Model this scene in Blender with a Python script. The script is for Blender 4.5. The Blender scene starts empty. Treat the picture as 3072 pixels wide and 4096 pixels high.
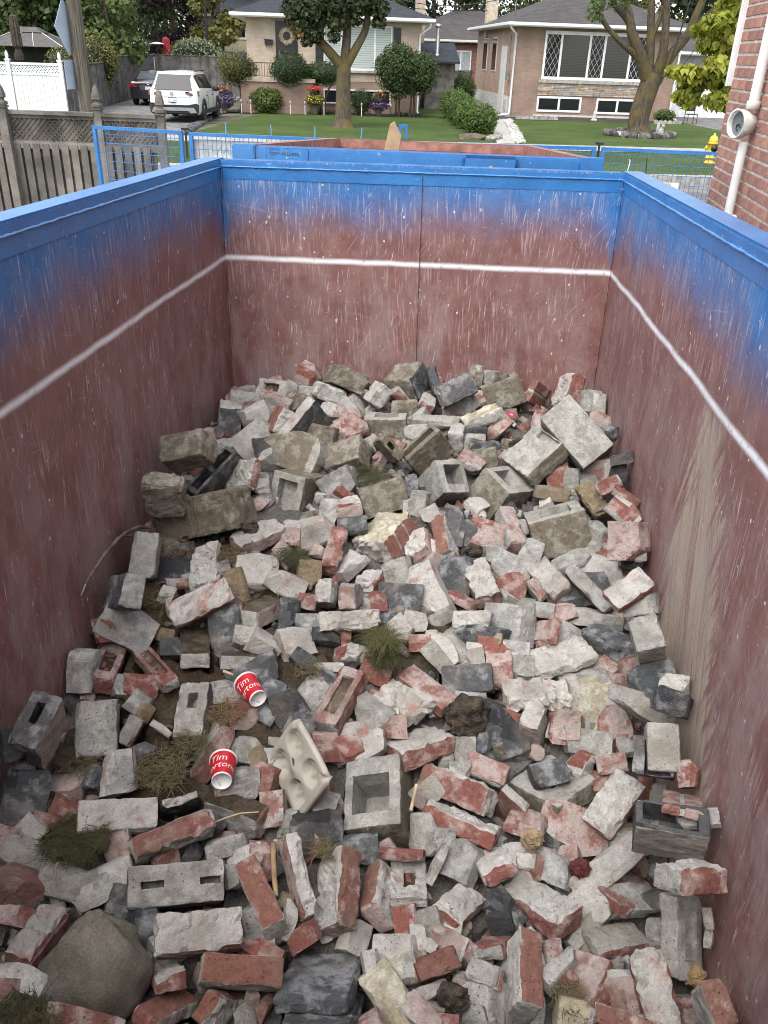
import bpy, bmesh, math, random
import numpy as np
from mathutils import Vector, Matrix, Quaternion, noise as mnoise

scene = bpy.context.scene
COL = scene.collection
# ---------------------------------------------------------------- camera
CAM_H = 2.45
cam_data = bpy.data.cameras.new('camera')
cam_data.sensor_fit = 'VERTICAL'
cam_data.sensor_height = 36.0
cam_data.lens = 36.0 * 3314.5 / 4096.0
cam_data.clip_start = 0.05
cam_data.clip_end = 2000
cam = bpy.data.objects.new('camera', cam_data)
COL.objects.link(cam)
cam.matrix_world = Matrix(((0.99943, -0.03362, 0.0, 0.0),
                           (0.01626, 0.48331, -0.8753, 0.0),
                           (0.02943, 0.8748, 0.48359, CAM_H),
                           (0, 0, 0, 1)))
scene.camera = cam
# ---------------------------------------------------------------- sky and sun (thin overcast)
SUN_EL, SUN_AZ = math.radians(60), math.radians(-150)   # azimuth clockwise from +y
world = bpy.data.worlds.new('World')
scene.world = world
world.use_nodes = True
wn = world.node_tree.nodes
wl = world.node_tree.links
sky = wn.new('ShaderNodeTexSky')
sky.sky_type = 'NISHITA'
sky.sun_disc = False
sky.sun_elevation = SUN_EL
sky.sun_rotation = SUN_AZ
sky.air_density = 1.0
sky.dust_density = 2.0
sky.ozone_density = 1.0
hsv = wn.new('ShaderNodeHueSaturation')
hsv.inputs['Saturation'].default_value = 0.35
wl.new(sky.outputs[0], hsv.inputs['Color'])
wl.new(hsv.outputs[0], wn['Background'].inputs['Color'])
wn['Background'].inputs['Strength'].default_value = 0.15
sun_data = bpy.data.lights.new('sun', 'SUN')
sun_data.energy = 0.9
sun_data.angle = math.radians(50)
sun_data.color = (1.0, 0.96, 0.9)
sun = bpy.data.objects.new('sun', sun_data)
COL.objects.link(sun)
sd = Vector((math.cos(SUN_EL) * math.sin(SUN_AZ), math.cos(SUN_EL) * math.cos(SUN_AZ), math.sin(SUN_EL)))
sun.rotation_euler = sd.to_track_quat('Z', 'Y').to_euler()
sun.location = sd * 60
# ---------------------------------------------------------------- exposure
vs = scene.view_settings
vs.view_transform = 'Standard'
vs.look = 'None'
vs.gamma = 1.0
vs.use_curve_mapping = False
vs.exposure = 1.58
scene.render.engine = 'CYCLES'
scene.cycles.use_denoising = True
scene.cycles.use_adaptive_sampling = True
scene.cycles.adaptive_threshold = 0.02
scene.cycles.filter_width = 1.0
scene.cycles.max_bounces = 5
scene.cycles.diffuse_bounces = 3
scene.cycles.glossy_bounces = 3
scene.cycles.transmission_bounces = 4
scene.cycles.transparent_max_bounces = 6

# ================================================================ helpers
rnd = random.Random(7)

def tag(o, label=None, cat=None, group=None, kind=None):
    if label: o['label'] = label
    if cat: o['category'] = cat
    if group: o['group'] = group
    if kind: o['kind'] = kind
    return o

def thing(name, label, cat, loc=(0, 0, 0), rotz=0.0, group=None, mat=None):
    o = bpy.data.objects.new(name, None)
    o.empty_display_size = 0.2
    COL.objects.link(o)
    if mat is not None:
        o.matrix_world = mat
    else:
        o.location = loc
        o.rotation_euler = (0, 0, rotz)
    return tag(o, label, cat, group)

def link(name, me, parent=None, mats=()):
    for m in mats:
        me.materials.append(m)
    o = bpy.data.objects.new(name, me)
    COL.objects.link(o)
    if parent is not None:
        o.parent = parent
    return o

def copy_tree(o, parent=None):
    c = o.copy()
    COL.objects.link(c)
    c.parent = parent
    for ch in list(o.children):
        copy_tree(ch, c)
    return c

class MB:
    """collects shapes, links them as ONE mesh object"""
    def __init__(self):
        self.v = []; self.f = []; self.m = []; self.smooth = []
    def add(self, vs_, fs, mi=0, sm=False):
        b = len(self.v)
        self.v.extend([tuple(p) for p in vs_])
        for f in fs:
            self.f.append([i + b for i in f]); self.m.append(mi); self.smooth.append(sm)
        return self
    def box(self, x0, x1, y0, y1, z0, z1, mi=0, M=None):
        vs_ = [Vector((x, y, z)) for x in (x0, x1) for y in (y0, y1) for z in (z0, z1)]
        if M is not None: vs_ = [M @ p for p in vs_]
        return self.add(vs_, [(0, 1, 3, 2), (4, 6, 7, 5), (0, 4, 5, 1), (2, 3, 7, 6), (0, 2, 6, 4), (1, 5, 7, 3)], mi)
    def bar(self, a, b, w, h, mi=0, up=(0, 0, 1)):
        a = Vector(a); b = Vector(b); d = b - a; L = d.length
        if L < 1e-6: return self
        y = d / L; x = y.cross(Vector(up))
        if x.length < 1e-4: x = y.cross(Vector((1, 0, 0)))
        x.normalize(); z = x.cross(y)
        M = Matrix((x, y, z)).transposed().to_4x4(); M.translation = a
        return self.box(-w / 2, w / 2, 0, L, -h / 2, h / 2, mi, M)
    def tube(self, pts, rad, n=8, mi=0, sm=True, caps=True):
        pts = [Vector(p) for p in pts]
        if not isinstance(rad, (list, tuple)): rad = [rad] * len(pts)
        vs_ = []; prev = None
        for i, p in enumerate(pts):
            d = (pts[min(i + 1, len(pts) - 1)] - pts[max(i - 1, 0)])
            d = d.normalized() if d.length > 1e-9 else Vector((0, 0, 1))
            if prev is None:
                x = d.cross(Vector((0, 0, 1)))
                if x.length < 1e-3: x = d.cross(Vector((1, 0, 0)))
            else:
                x = prev - d * prev.dot(d)
            x.normalize(); prev = x
            y = d.cross(x)
            for k in range(n):
                a = 2 * math.pi * k / n
                vs_.append(p + (x * math.cos(a) + y * math.sin(a)) * rad[i])
        fs = []
        for i in range(len(pts) - 1):
            for k in range(n):
                a = i * n + k; b = i * n + (k + 1) % n
                fs.append((a, b, b + n, a + n))
        self.add(vs_, fs, mi, sm)
        if caps:
            self.add(vs_[:n], [tuple(reversed(range(n)))], mi)
            self.add(vs_[-n:], [tuple(range(n))], mi)
        return self
    def lathe(self, prof, n=16, mi=0, M=None, sm=True):
        """prof: list of (r, z)"""
        vs_ = []
        for r, z in prof:
            for k in range(n):
                a = 2 * math.pi * k / n
                p = Vector((r * math.cos(a), r * math.sin(a), z))
                vs_.append(M @ p if M is not None else p)
        fs = [(i * n + k, i * n + (k + 1) % n, (i + 1) * n + (k + 1) % n, (i + 1) * n + k) for i in range(len(prof) - 1) for k in range(n)]
        return self.add(vs_, fs, mi, sm)
    def prism(self, outline, y0, y1, mi=0, M=None, axis='y'):
        """outline in (x,z), extruded along y"""
        n = len(outline)
        def P(x, y, z):
            p = Vector((x, y, z)) if axis == 'y' else (Vector((y, x, z)) if axis == 'x' else Vector((x, z, y)))
            return M @ p if M is not None else p
        vs_ = [P(x, y0, z) for x, z in outline] + [P(x, y1, z) for x, z in outline]
        fs = [tuple(range(n)), tuple(reversed(range(n, 2 * n)))] + [(i, i + n, (i + 1) % n + n, (i + 1) % n) for i in range(n)]
        return self.add(vs_, fs, mi)
    def build(self, name, mats, parent=None, bevel=0.0):
        me = bpy.data.meshes.new(name)
        me.from_pydata(self.v, [], self.f)
        me.polygons.foreach_set('material_index', self.m)
        me.polygons.foreach_set('use_smooth', self.smooth)
        me.update()
        if not isinstance(mats, (list, tuple)): mats = [mats]
        o = link(name, me, parent, mats)
        bm = bmesh.new(); bm.from_mesh(me)
        bmesh.ops.recalc_face_normals(bm, faces=bm.faces)
        if bevel > 0:
            es = [e for e in bm.edges if len(e.link_faces) == 2 and e.calc_face_angle(0) > 0.6]
            bmesh.ops.bevel(bm, geom=es, offset=bevel, segments=2, affect='EDGES', clamp_overlap=True)
        bm.to_mesh(me); bm.free()
        return o

# ---------------------------------------------------------------- materials
class NT:
    def __init__(self, name):
        self.mat = bpy.data.materials.new(name)
        self.mat.use_nodes = True
        self.t = self.mat.node_tree
        self.n = self.t.nodes; self.l = self.t.links
        self.bsdf = self.n['Principled BSDF']
        self.tc = None
    def node(self, typ, **kw):
        nd = self.n.new(typ)
        for k, v in kw.items(): setattr(nd, k, v)
        return nd
    def inp(self, sock, v):
        if hasattr(v, 'is_output') or isinstance(v, bpy.types.NodeSocket): self.l.new(v, sock)
        else: sock.default_value = v
    def coord(self, kind='Object'):
        if self.tc is None: self.tc = self.node('ShaderNodeTexCoord')
        return self.tc.outputs[kind]
    def math(self, op, a, b=0.0, c=None, clamp=False):
        nd = self.node('ShaderNodeMath', operation=op, use_clamp=clamp)
        self.inp(nd.inputs[0], a); self.inp(nd.inputs[1], b)
        if c is not None: self.inp(nd.inputs[2], c)
        return nd.outputs[0]
    def vmath(self, op, a, b=(0, 0, 0)):
        nd = self.node('ShaderNodeVectorMath', operation=op)
        self.inp(nd.inputs[0], a); self.inp(nd.inputs[1], b)
        return nd.outputs[0]
    def noise(self, vec, scale, detail=3.0, rough=0.55, dist=0.0):
        nd = self.node('ShaderNodeTexNoise')
        self.inp(nd.inputs['Vector'], vec)
        nd.inputs['Scale'].default_value = scale; nd.inputs['Detail'].default_value = detail
        nd.inputs['Roughness'].default_value = rough; nd.inputs['Distortion'].default_value = dist
        return nd.outputs['Fac']
    def voro(self, vec, scale, feature='F1', out='Distance'):
        nd = self.node('ShaderNodeTexVoronoi', feature=feature)
        self.inp(nd.inputs['Vector'], vec); nd.inputs['Scale'].default_value = scale
        return nd.outputs[out]
    def ramp(self, v, a, b, lo=0.0, hi=1.0, smooth=True):
        nd = self.node('ShaderNodeMapRange')
        if smooth: nd.interpolation_type = 'SMOOTHSTEP'
        self.inp(nd.inputs['Value'], v)
        nd.inputs['From Min'].default_value = a; nd.inputs['From Max'].default_value = b
        nd.inputs['To Min'].default_value = lo; nd.inputs['To Max'].default_value = hi
        return nd.outputs[0]
    def mix(self, fac, a, b, blend='MIX'):
        nd = self.node('ShaderNodeMix', data_type='RGBA', blend_type=blend)
        self.inp(nd.inputs[0], fac)
        for s, v in ((nd.inputs[6], a), (nd.inputs[7], b)):
            if isinstance(v, tuple): s.default_value = (v[0], v[1], v[2], 1)
            else: self.l.new(v, s)
        return nd.outputs[2]
    def sep(self, vec):
        nd = self.node('ShaderNodeSeparateXYZ'); self.inp(nd.inputs[0], vec); return nd.outputs
    def comb(self, x, y, z):
        nd = self.node('ShaderNodeCombineXYZ')
        for i, v in enumerate((x, y, z)): self.inp(nd.inputs[i], v)
        return nd.outputs[0]
    def bump(self, h, strength=0.4, dist=0.01):
        nd = self.node('ShaderNodeBump')
        nd.inputs['Strength'].default_value = strength; nd.inputs['Distance'].default_value = dist
        self.inp(nd.inputs['Height'], h)
        self.l.new(nd.outputs[0], self.bsdf.inputs['Normal'])
    def done(self, color, rough=0.8, metal=0.0, spec=None):
        s = self.bsdf.inputs['Base Color']
        if isinstance(color, tuple): s.default_value = (*color[:3], 1)
        else: self.l.new(color, s)
        self.inp(self.bsdf.inputs['Roughness'], rough)
        self.bsdf.inputs['Metallic'].default_value = metal
        if spec is not None: self.bsdf.inputs['Specular IOR Level'].default_value = spec
        return self.mat

_M = {}
def mat(name, c, rough=0.8, var=0.15, scale=8.0, bump=0.0, bscale=60.0, metal=0.0, c2=None, spec=None, obj_rand=0.0):
    """noise-varied colour with optional second colour and fine bump"""
    if name in _M: return _M[name]
    t = NT(name)
    co = t.coord('Object')
    n1 = t.noise(co, scale, 4.0)
    c2 = c2 or tuple(x * (1 - 2 * var) for x in c)
    c1 = tuple(min(1, x * (1 + var)) for x in c)
    col = t.mix(t.ramp(n1, 0.3, 0.7), c2, c1)
    if obj_rand:
        oi = t.node('ShaderNodeObjectInfo')
        f = t.ramp(oi.outputs['Random'], 0, 1, 1 - obj_rand, 1 + obj_rand, smooth=False)
        col = t.mix(1.0, col, t.comb(f, f, f), 'MULTIPLY')
    if bump:
        t.bump(t.noise(co, bscale, 5.0), bump, 0.01)
    _M[name] = t.done(col, rough, metal, spec)
    return _M[name]

# ================================================================ the place: frames
A5 = math.radians(5)
SU = Vector((math.cos(A5), math.sin(A5), 0)); SN = Vector((-math.sin(A5), math.cos(A5), 0))
def SP(s, d, z=0.0):
    """street frame (along the street, away from the camera) -> world"""
    p = SU * s + SN * d
    return Vector((p.x, p.y, z))
MD = Matrix(((0.99729, 0.07339, -0.0054, -0.8814),      # dumpster frame -> world
             (-0.07321, 0.99689, 0.02932, 4.4746),
             (0.00753, -0.02885, 0.99956, 1.9665),
             (0, 0, 0, 1)))
MD2 = Matrix.Translation((0.13, 5.62, 1.92)) @ Matrix.Rotation(math.radians(-3.4), 4, 'Z') @ Matrix.Rotation(math.radians(-4.0), 4, 'X')

# ================================================================ masonry colours
FC = {  # base, coat, coverage of the coat
 'r': ((.225, .092, .074), (.40, .29, .26), .40), 'o': ((.235, .112, .085), (.46, .36, .30), .20),
 'w': ((.40, .24, .20), (.47, .45, .415), .84), 'g': ((.28, .27, .25), (.42, .41, .385), .5),
 'p': ((.275, .145, .122), (.43, .345, .315), .62), 'd': ((.090, .093, .097), (.27, .273, .275), .36),
 'c': ((.31, .298, .265), (.40, .388, .35), .5), 'm': ((.165, .143, .105), (.30, .275, .225), .42),
 'y': ((.40, .36, .26), (.56, .53, .43), .5), 's': ((.045, .046, .05), (.20, .20, .20), .25),
 'k': ((.060, .042, .026), (.13, .10, .065), .4), 'n': ((.19, .145, .085), (.26, .21, .14), .5)}

def masonry_material():
    t = NT('masonry')
    oi = t.node('ShaderNodeObjectInfo')
    off = t.math('MULTIPLY', oi.outputs['Random'], 37.0)
    co = t.vmath('ADD', t.coord('Object'), t.comb(off, off, off))
    ab = t.node('ShaderNodeAttribute', attribute_name='base')
    ac = t.node('ShaderNodeAttribute', attribute_name='coat')
    n1 = t.noise(co, 17.0, 7.0, 0.62)
    nn = t.ramp(n1, 0.28, 0.72, 0, 1, smooth=False)
    m = t.math('ADD', nn, ac.outputs['Alpha'])
    m = t.ramp(m, 0.82, 1.20)
    col = t.mix(m, ab.outputs['Color'], ac.outputs['Color'])
    g = t.noise(co, 260.0, 3.0, 0.7)
    gs = t.ramp(g, 0.30, 0.70, 0.78, 1.20, smooth=False)
    col = t.mix(1.0, col, t.comb(gs, gs, gs), 'MULTIPLY')
    n3 = t.ramp(t.noise(co, 48.0, 5.0, .7), .32, .68, .74, 1.22, smooth=False)
    col = t.mix(1.0, col, t.comb(n3, n3, n3), 'MULTIPLY')
    n2 = t.noise(co, 6.0, 5.0, 0.6)
    dirt = t.ramp(n2, 0.46, 0.72, 0.0, 0.55)
    col = t.mix(dirt, col, (.19, .165, .13))
    pit = t.voro(co, 75.0)
    pm = t.math('MULTIPLY', t.ramp(pit, 0.10, 0.22, 1.0, 0.0), t.ramp(t.noise(co, 11.0, 2.0), .48, .6))
    col = t.mix(t.math('MULTIPLY', pm, .75), col, (.07, .06, .05))
    h = t.math('ADD', t.math('MULTIPLY', g, 0.5), t.math('MULTIPLY', t.noise(co, 65.0, 5.0, .65), 1.2))
    h = t.math('SUBTRACT', h, t.math('MULTIPLY', pm, .7))
    h = t.math('ADD', h, t.math('MULTIPLY', m, .35))
    t.bump(h, 0.85, 0.007)
    return t.done(col, 0.93, 0.0, 0.25)
MASONRY = masonry_material()

def set_cols(me, codes, seed):
    r = random.Random(seed)
    j = 1 + r.uniform(-.14, .14); jr = 1 + r.uniform(-.05, .05)
    base = np.empty((len(codes), 4), np.float32); coat = np.empty((len(codes), 4), np.float32)
    cj = r.uniform(-.10, .10)
    for i, c in enumerate(codes):
        b, k, cv = FC[c]
        base[i] = (b[0] * j * jr, b[1] * j, b[2] * j / jr, 1)
        coat[i] = (k[0] * (1 + (j - 1) * .5), k[1] * (1 + (j - 1) * .5), k[2] * (1 + (j - 1) * .5), cv + cj)
    a = me.attributes.new('base', 'FLOAT_COLOR', 'FACE'); a.data.foreach_set('color', base.ravel())
    a = me.attributes.new('coat', 'FLOAT_COLOR', 'FACE'); a.data.foreach_set('color', coat.ravel())

def grid_box(D, res, extra=((), (), ()), holes=(), r=0.004):
    """subdivided box 0..D, optional blind rectangular holes [(face,u0,u1,v0,v1,depth)] in face AB/AC/BC at 0.
    returns verts, faces, tags (face tag: axis,side or 'hole')"""
    lines = []
    for ax in range(3):
        L = D[ax]; n = max(2, int(round(L / res)))
        c = {0.0, L, r, L - r}
        for i in range(1, n): c.add(L * i / n)
        for e in extra[ax]: c.add(min(max(e, 0), L))
        lines.append(c)
    FA = {'AB': (0, 1, 2), 'AC': (0, 2, 1), 'BC': (1, 2, 0)}
    for (fc, u0, u1, v0, v1, dep) in holes:
        au, av, aw = FA[fc]
        lines[au] |= {u0 * D[au], u1 * D[au]}; lines[av] |= {v0 * D[av], v1 * D[av]}
    def clean(c, L):
        c = sorted(c); o = [c[0]]
        for x in c[1:]:
            if x - o[-1] > 0.0012: o.append(x)
        o[-1] = L
        return o
    lines = [clean(c, D[i]) for i, c in enumerate(lines)]
    idx = {}; V = []; F = []; TG = []
    def vid(p):
        k = (round(p[0], 5), round(p[1], 5), round(p[2], 5))
        if k not in idx: idx[k] = len(V); V.append(list(p))
        return idx[k]
    def quad(ps, tg):
        ids = [vid(p) for p in ps]
        if len(set(ids)) == 4: F.append(ids); TG.append(tg)
    for w in range(3):
        u, v = [a for a in range(3) if a != w]
        for side in (0, 1):
            hs = []
            if side == 0:
                for h in holes:
                    if FA[h[0]][2] == w: hs.append((h[1] * D[u], h[2] * D[u], h[3] * D[v], h[4] * D[v], h[5]))
            lu, lv = lines[u], lines[v]
            for i in range(len(lu) - 1):
                for j in range(len(lv) - 1):
                    cu = (lu[i] + lu[i + 1]) / 2; cv = (lv[j] + lv[j + 1]) / 2
                    dep = 0
                    for h in hs:
                        if h[0] - 1e-6 < cu < h[1] + 1e-6 and h[2] - 1e-6 < cv < h[3] + 1e-6: dep = h[4]
                    ps = []
                    for a, b in ((lu[i], lv[j]), (lu[i + 1], lv[j]), (lu[i + 1], lv[j + 1]), (lu[i], lv[j + 1])):
                        p = [0, 0, 0]; p[u] = a; p[v] = b; p[w] = (D[w] if side else min(dep, D[w] - .008)); ps.append(p)
                    quad(ps, ('hole', w) if dep else (w, side))
            for h in hs:   # side walls of the hole
                dep = min(h[4], D[w] - .008); nd = max(1, int(dep / .02))
                for k in range(nd):
                    z0 = dep * k / nd; z1 = dep * (k + 1) / nd
                    for i in range(len(lu) - 1):
                        if h[0] - 1e-6 < (lu[i] + lu[i + 1]) / 2 < h[1] + 1e-6:
                            for vv in (h[2], h[3]):
                                vv = min(lv, key=lambda q: abs(q - vv)); ps = []
                                for a, z in ((lu[i], z0), (lu[i + 1], z0), (lu[i + 1], z1), (lu[i], z1)):
                                    p = [0, 0, 0]; p[u] = a; p[v] = vv; p[w] = z; ps.append(p)
                                quad(ps, ('wall', w))
                    for j in range(len(lv) - 1):
                        if h[2] - 1e-6 < (lv[j] + lv[j + 1]) / 2 < h[3] + 1e-6:
                            for uu in (h[0], h[1]):
                                uu = min(lu, key=lambda q: abs(q - uu)); ps = []
                                for b, z in ((lv[j], z0), (lv[j + 1], z0), (lv[j + 1], z1), (lv[j], z1)):
                                    p = [0, 0, 0]; p[v] = b; p[u] = uu; p[w] = z; ps.append(p)
                                quad(ps, ('wall', w))
    return V, F, TG

def wear(V, D, rough, seed, nchip, depth, r=0.004, freq=22.0, crust=()):
    """round the edges, chip corners with random planes, add surface noise; returns set of chipped vertex ids"""
    rr = random.Random(seed)
    V = np.array(V); D = np.array(D); V0_ = V.copy()
    q = np.clip(V, r, D - r); d = V - q
    ln = np.linalg.norm(d, axis=1)
    mk = ln > 1e-9
    on_surf = np.any((V < 1e-6) | (V > D - 1e-6), axis=1)
    mk &= on_surf
    V[mk] = q[mk] + d[mk] / ln[mk][:, None] * r
    ctr = D / 2
    chip = np.zeros(len(V), bool)
    P = V - ctr
    for k in range(nchip):
        s = np.array([rr.choice((-1, 1)) for _ in range(3)], float)
        if rr.random() < .55: s[rr.randrange(3)] *= rr.uniform(0, .35)
        n = s / (D ** .6) * np.array([rr.uniform(.6, 1.4) for _ in range(3)]); n /= np.linalg.norm(n)
        ext = np.sum(np.abs(n) * D / 2)
        off = ext - depth * rr.uniform(.25, 1.0)
        dist = P @ n - off
        m = dist > 0
        P[m] -= n * dist[m][:, None]
        chip |= m
    out = P + ctr
    a1 = .0011 + rough * .0012; a2 = rough * .0030
    sh = Vector((rr.uniform(0, 99), rr.uniform(0, 99), rr.uniform(0, 99)))
    nearf = (V0_ < r * 1.6).astype(int).sum(1) + (V0_ > D - r * 1.6).astype(int).sum(1)
    for i in range(len(out)):
        p = Vector(out[i])
        if nearf[i] >= 2:      # nibbled arrises
            k = max(0.0, mnoise.noise(p * 34 + sh)) * .010 * rough + abs(mnoise.noise(p * 95 + sh)) * .003
            p -= (p - Vector(ctr)).normalized() * k
        for ax in crust:       # mortar left on this face stands proud in patches
            if V0_[i][ax] < 1e-6:
                q = mnoise.noise(p * 19 + sh) + .45 * mnoise.noise(p * 60 + sh)
                p[ax] -= .0065 * rough * min(1.0, max(0.0, (q + .05) * 6)) + .002 * rough * abs(mnoise.noise(p * 45 + sh))
        v = mnoise.noise_vector(p * 55 + sh) * a1 + mnoise.noise_vector(p * freq + sh) * a2
        if chip[i]: v += mnoise.noise_vector(p * 90 + sh) * (.0012 + .0012 * rough)
        out[i] = p + v
    return out, chip

# ================================================================ dumpster paint
def bin_paint(name, stripe=True):
    t = NT(name)
    co = t.coord('Object')
    x, y, z = t.sep(co)
    p = t.math('ADD', x, y)
    pz = t.comb(p, z, 0.0)
    n_lo = t.noise(co, 2.3, 3.0, .6)
    n_mid = t.noise(co, 9.0, 5.0, .6)
    # primer: oxide red, uneven
    col = t.mix(t.ramp(n_mid, .3, .7), (.175, .076, .068), (.240, .118, .104))
    col = t.mix(t.ramp(n_lo, .45, .75, 0, .5), col, (.15, .075, .078))
    # blue overspray along the top and down the corners
    cx = t.ramp(t.math('ABSOLUTE', t.math('SUBTRACT', x, 1.0)), .80, 1.0, 0, .055)
    cy = t.math('MULTIPLY', t.ramp(y, -.22, 0.0, 0.0, .10), t.ramp(t.math('ABSOLUTE', t.math('SUBTRACT', x, 1.0)), .96, .985))
    zz = t.math('ADD', z, t.math('MULTIPLY', t.math('SUBTRACT', n_lo, .5), .24))
    zz = t.math('ADD', zz, t.math('ADD', t.math('ADD', cx, cy), t.ramp(y, -.012, -.004, 0.0, .05)))
    zz = t.math('ADD', zz, t.math('MULTIPLY', t.math('SUBTRACT', t.noise(co, 60.0, 2.0), .5), .02))
    bl = t.ramp(zz, -.33, -.03)
    blue = t.mix(t.ramp(n_mid, .3, .7), (.018, .130, .35), (.024, .160, .42))
    col = t.mix(bl, col, blue)
    if stripe:   # sprayed fill line
        w = t.math('ADD', t.math('ADD', z, .478), t.math('MULTIPLY', t.math('SUBTRACT', t.noise(co, 7.0, 3.0), .5), .012))
        a = t.math('ABSOLUTE', w)
        s = t.ramp(a, .0, .021, 1.0, 0.0)
        gaps = t.ramp(t.noise(t.comb(p, z, x), 20.0, 4.0, .7), .30, .42, .45, 1.0)
        col = t.mix(t.math('MULTIPLY', s, gaps), col, (.84, .85, .87))
    # scratches: upright streaks, slanting scrapes, chips
    def streak(ang, along, across, lo, hi, amt, c, seed):
        ca, sa = math.cos(ang), math.sin(ang)
        u = t.math('ADD', t.math('MULTIPLY', p, ca), t.math('MULTIPLY', z, sa))
        v = t.math('ADD', t.math('MULTIPLY', p, -sa), t.math('MULTIPLY', z, ca))
        k = t.noise(t.comb(t.math('MULTIPLY', u, across), t.math('MULTIPLY', v, along), seed), 1.0, 3.0, .6)
        msk = t.ramp(t.noise(t.vmath('ADD', co, (seed, seed, 0)), 3.1, 3.0), .38, .58)
        f = t.math('MULTIPLY', t.ramp(k, lo, hi), t.math('MULTIPLY', msk, amt))
        return f, c
    for f, c in (streak(0.05, 6.0, 110, .52, .68, .50, (.50, .42, .42), 3.0),
                 streak(-.12, 7.0, 130, .60, .70, .70, (.66, .62, .62), 11.0),
                 streak(.75, 6.0, 110, .64, .70, .28, (.48, .39, .38), 19.0),
                 streak(-.62, 5.0, 110, .62, .70, .36, (.55, .47, .45), 27.0),
                 streak(1.35, 2.6, 60, .66, .72, .45, (.40, .30, .30), 35.0)):
        col = t.mix(f, col, c)
    vor = t.node('ShaderNodeTexVoronoi'); t.inp(vor.inputs['Vector'], t.vmath('MULTIPLY', pz, (1, .75, 1))); vor.inputs['Scale'].default_value = 21.0
    cr = t.sep(vor.outputs['Color'])[0]
    vd = t.math('ADD', vor.outputs['Distance'], t.math('MULTIPLY', t.math('SUBTRACT', t.noise(co, 90.0, 3.0, .7), .5), .22))
    chip = t.math('MULTIPLY', t.ramp(vd, .07, .12, 1.0, 0.0), t.ramp(cr, .62, .66))
    col = t.mix(t.math('MULTIPLY', chip, .85), col, (.66, .63, .60))
    vor2 = t.node('ShaderNodeTexVoronoi'); t.inp(vor2.inputs['Vector'], pz); vor2.inputs['Scale'].default_value = 47.0
    c2 = t.sep(vor2.outputs['Color'])[1]
    chip2 = t.math('MULTIPLY', t.ramp(vor2.outputs['Distance'], .09, .16, 1.0, 0.0), t.ramp(c2, .80, .84))
    col = t.mix(t.math('MULTIPLY', chip2, .7), col, (.60, .55, .52))
    v3 = t.node('ShaderNodeTexVoronoi'); t.inp(v3.inputs['Vector'], t.vmath('MULTIPLY', t.vmath('ADD', pz, (3.3, 1.7, 0)), (1, .5, 1))); v3.inputs['Scale'].default_value = 11.0
    c3 = t.sep(v3.outputs['Color'])[0]
    d3 = t.math('ADD', v3.outputs['Distance'], t.math('MULTIPLY', t.math('SUBTRACT', t.noise(co, 55.0, 4.0, .75), .5), .42))
    ch3 = t.math('MULTIPLY', t.ramp(d3, .03, .09, 1.0, 0.0), t.ramp(c3, .66, .70))
    col = t.mix(t.math('MULTIPLY', ch3, .75), col, (.60, .56, .54))
    # pale dust scrape on the right-hand wall
    dy_ = t.math('SUBTRACT', t.math('ADD', y, 2.0), t.math('MULTIPLY', t.math('ADD', z, .5), .25))
    rx = t.ramp(x, 1.90, 1.97)
    rag = t.math('MULTIPLY', t.math('SUBTRACT', t.noise(t.comb(t.math('MULTIPLY', t.math('ADD', y, t.math('MULTIPLY', z, .35)), 26.0), t.math('MULTIPLY', z, 2.4), 4.0), 1.0, 6.0, .75), .5), .95)
    wd = t.ramp(z, -1.45, -.55, .42, .12, smooth=False)
    pat = t.ramp(t.math('SUBTRACT', t.math('ADD', t.math('ABSOLUTE', dy_), rag), wd), -.07, .03, 1.0, 0.0)
    pat = t.math('MULTIPLY', pat, t.math('MULTIPLY', rx, t.ramp(z, -.56, -.46, 1.0, 0.0)))
    stp = t.noise(t.comb(t.math('MULTIPLY', t.math('ADD', y, t.math('MULTIPLY', z, -.30)), 60.0), t.math('MULTIPLY', z, 1.5), 9.0), 1.0, 4.0, .7)
    pat = t.math('MULTIPLY', pat, t.ramp(stp, .36, .54, .15, 1.0))
    col = t.mix(t.math('MULTIPLY', pat, .85), col, (.42, .36, .28))
    # dust haze low on the walls
    dust = t.math('MULTIPLY', t.ramp(z, -1.25, -.3, .55, .12), t.ramp(t.noise(t.comb(t.math('MULTIPLY', p, 6.0), t.math('MULTIPLY', z, 2.2), x), 1.0, 6.0, .7), .40, .62))
    col = t.mix(dust, col, (.34, .275, .265))
    # rust specks
    rs = t.ramp(t.noise(co, 14.0, 6.0, .7), .70, .76, 0, .8)
    col = t.mix(rs, col, (.13, .05, .025))
    h = t.math('ADD', t.math('MULTIPLY', t.noise(co, 40.0, 4.0), .6), t.math('MULTIPLY', t.noise(co, 4.0, 3.0), 1.5))
    t.bump(t.math('SUBTRACT', h, t.math('MULTIPLY', chip, .5)), .28, .012)
    return t.done(col, t.ramp(n_mid, .3, .7, .42, .62), 0.0, .4)
BIN_IN = bin_paint('bin_paint')

def blue_paint():
    t = NT('blue_steel')
    co = t.coord('Object')
    n = t.noise(co, 6.0, 5.0)
    col = t.mix(t.ramp(n, .3, .7), (.018, .130, .35), (.028, .170, .43))
    col = t.mix(t.ramp(t.noise(co, 22.0, 5.0, .7), .62, .70, 0, .8), col, (.33, .40, .47))
    ru = t.ramp(t.noise(co, 17.0, 6.0, .75), .655, .70)
    col = t.mix(ru, col, (.16, .075, .035))
    t.bsdf.inputs['Coat Weight'].default_value = .35; t.bsdf.inputs['Coat Roughness'].default_value = .25
    t.bump(t.noise(co, 50.0, 4.0), .25, .006)
    return t.done(col, .36, 0.0, .5)
BLUE = blue_paint()
RED_IN = mat('primer_red', (.30, .115, .10), .6, .2, 9.0, .2, 30.0)
STEEL = mat('bare_steel', (.24, .23, .22), .4, .2, 20.0, .2, 80.0, metal=.8)
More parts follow.
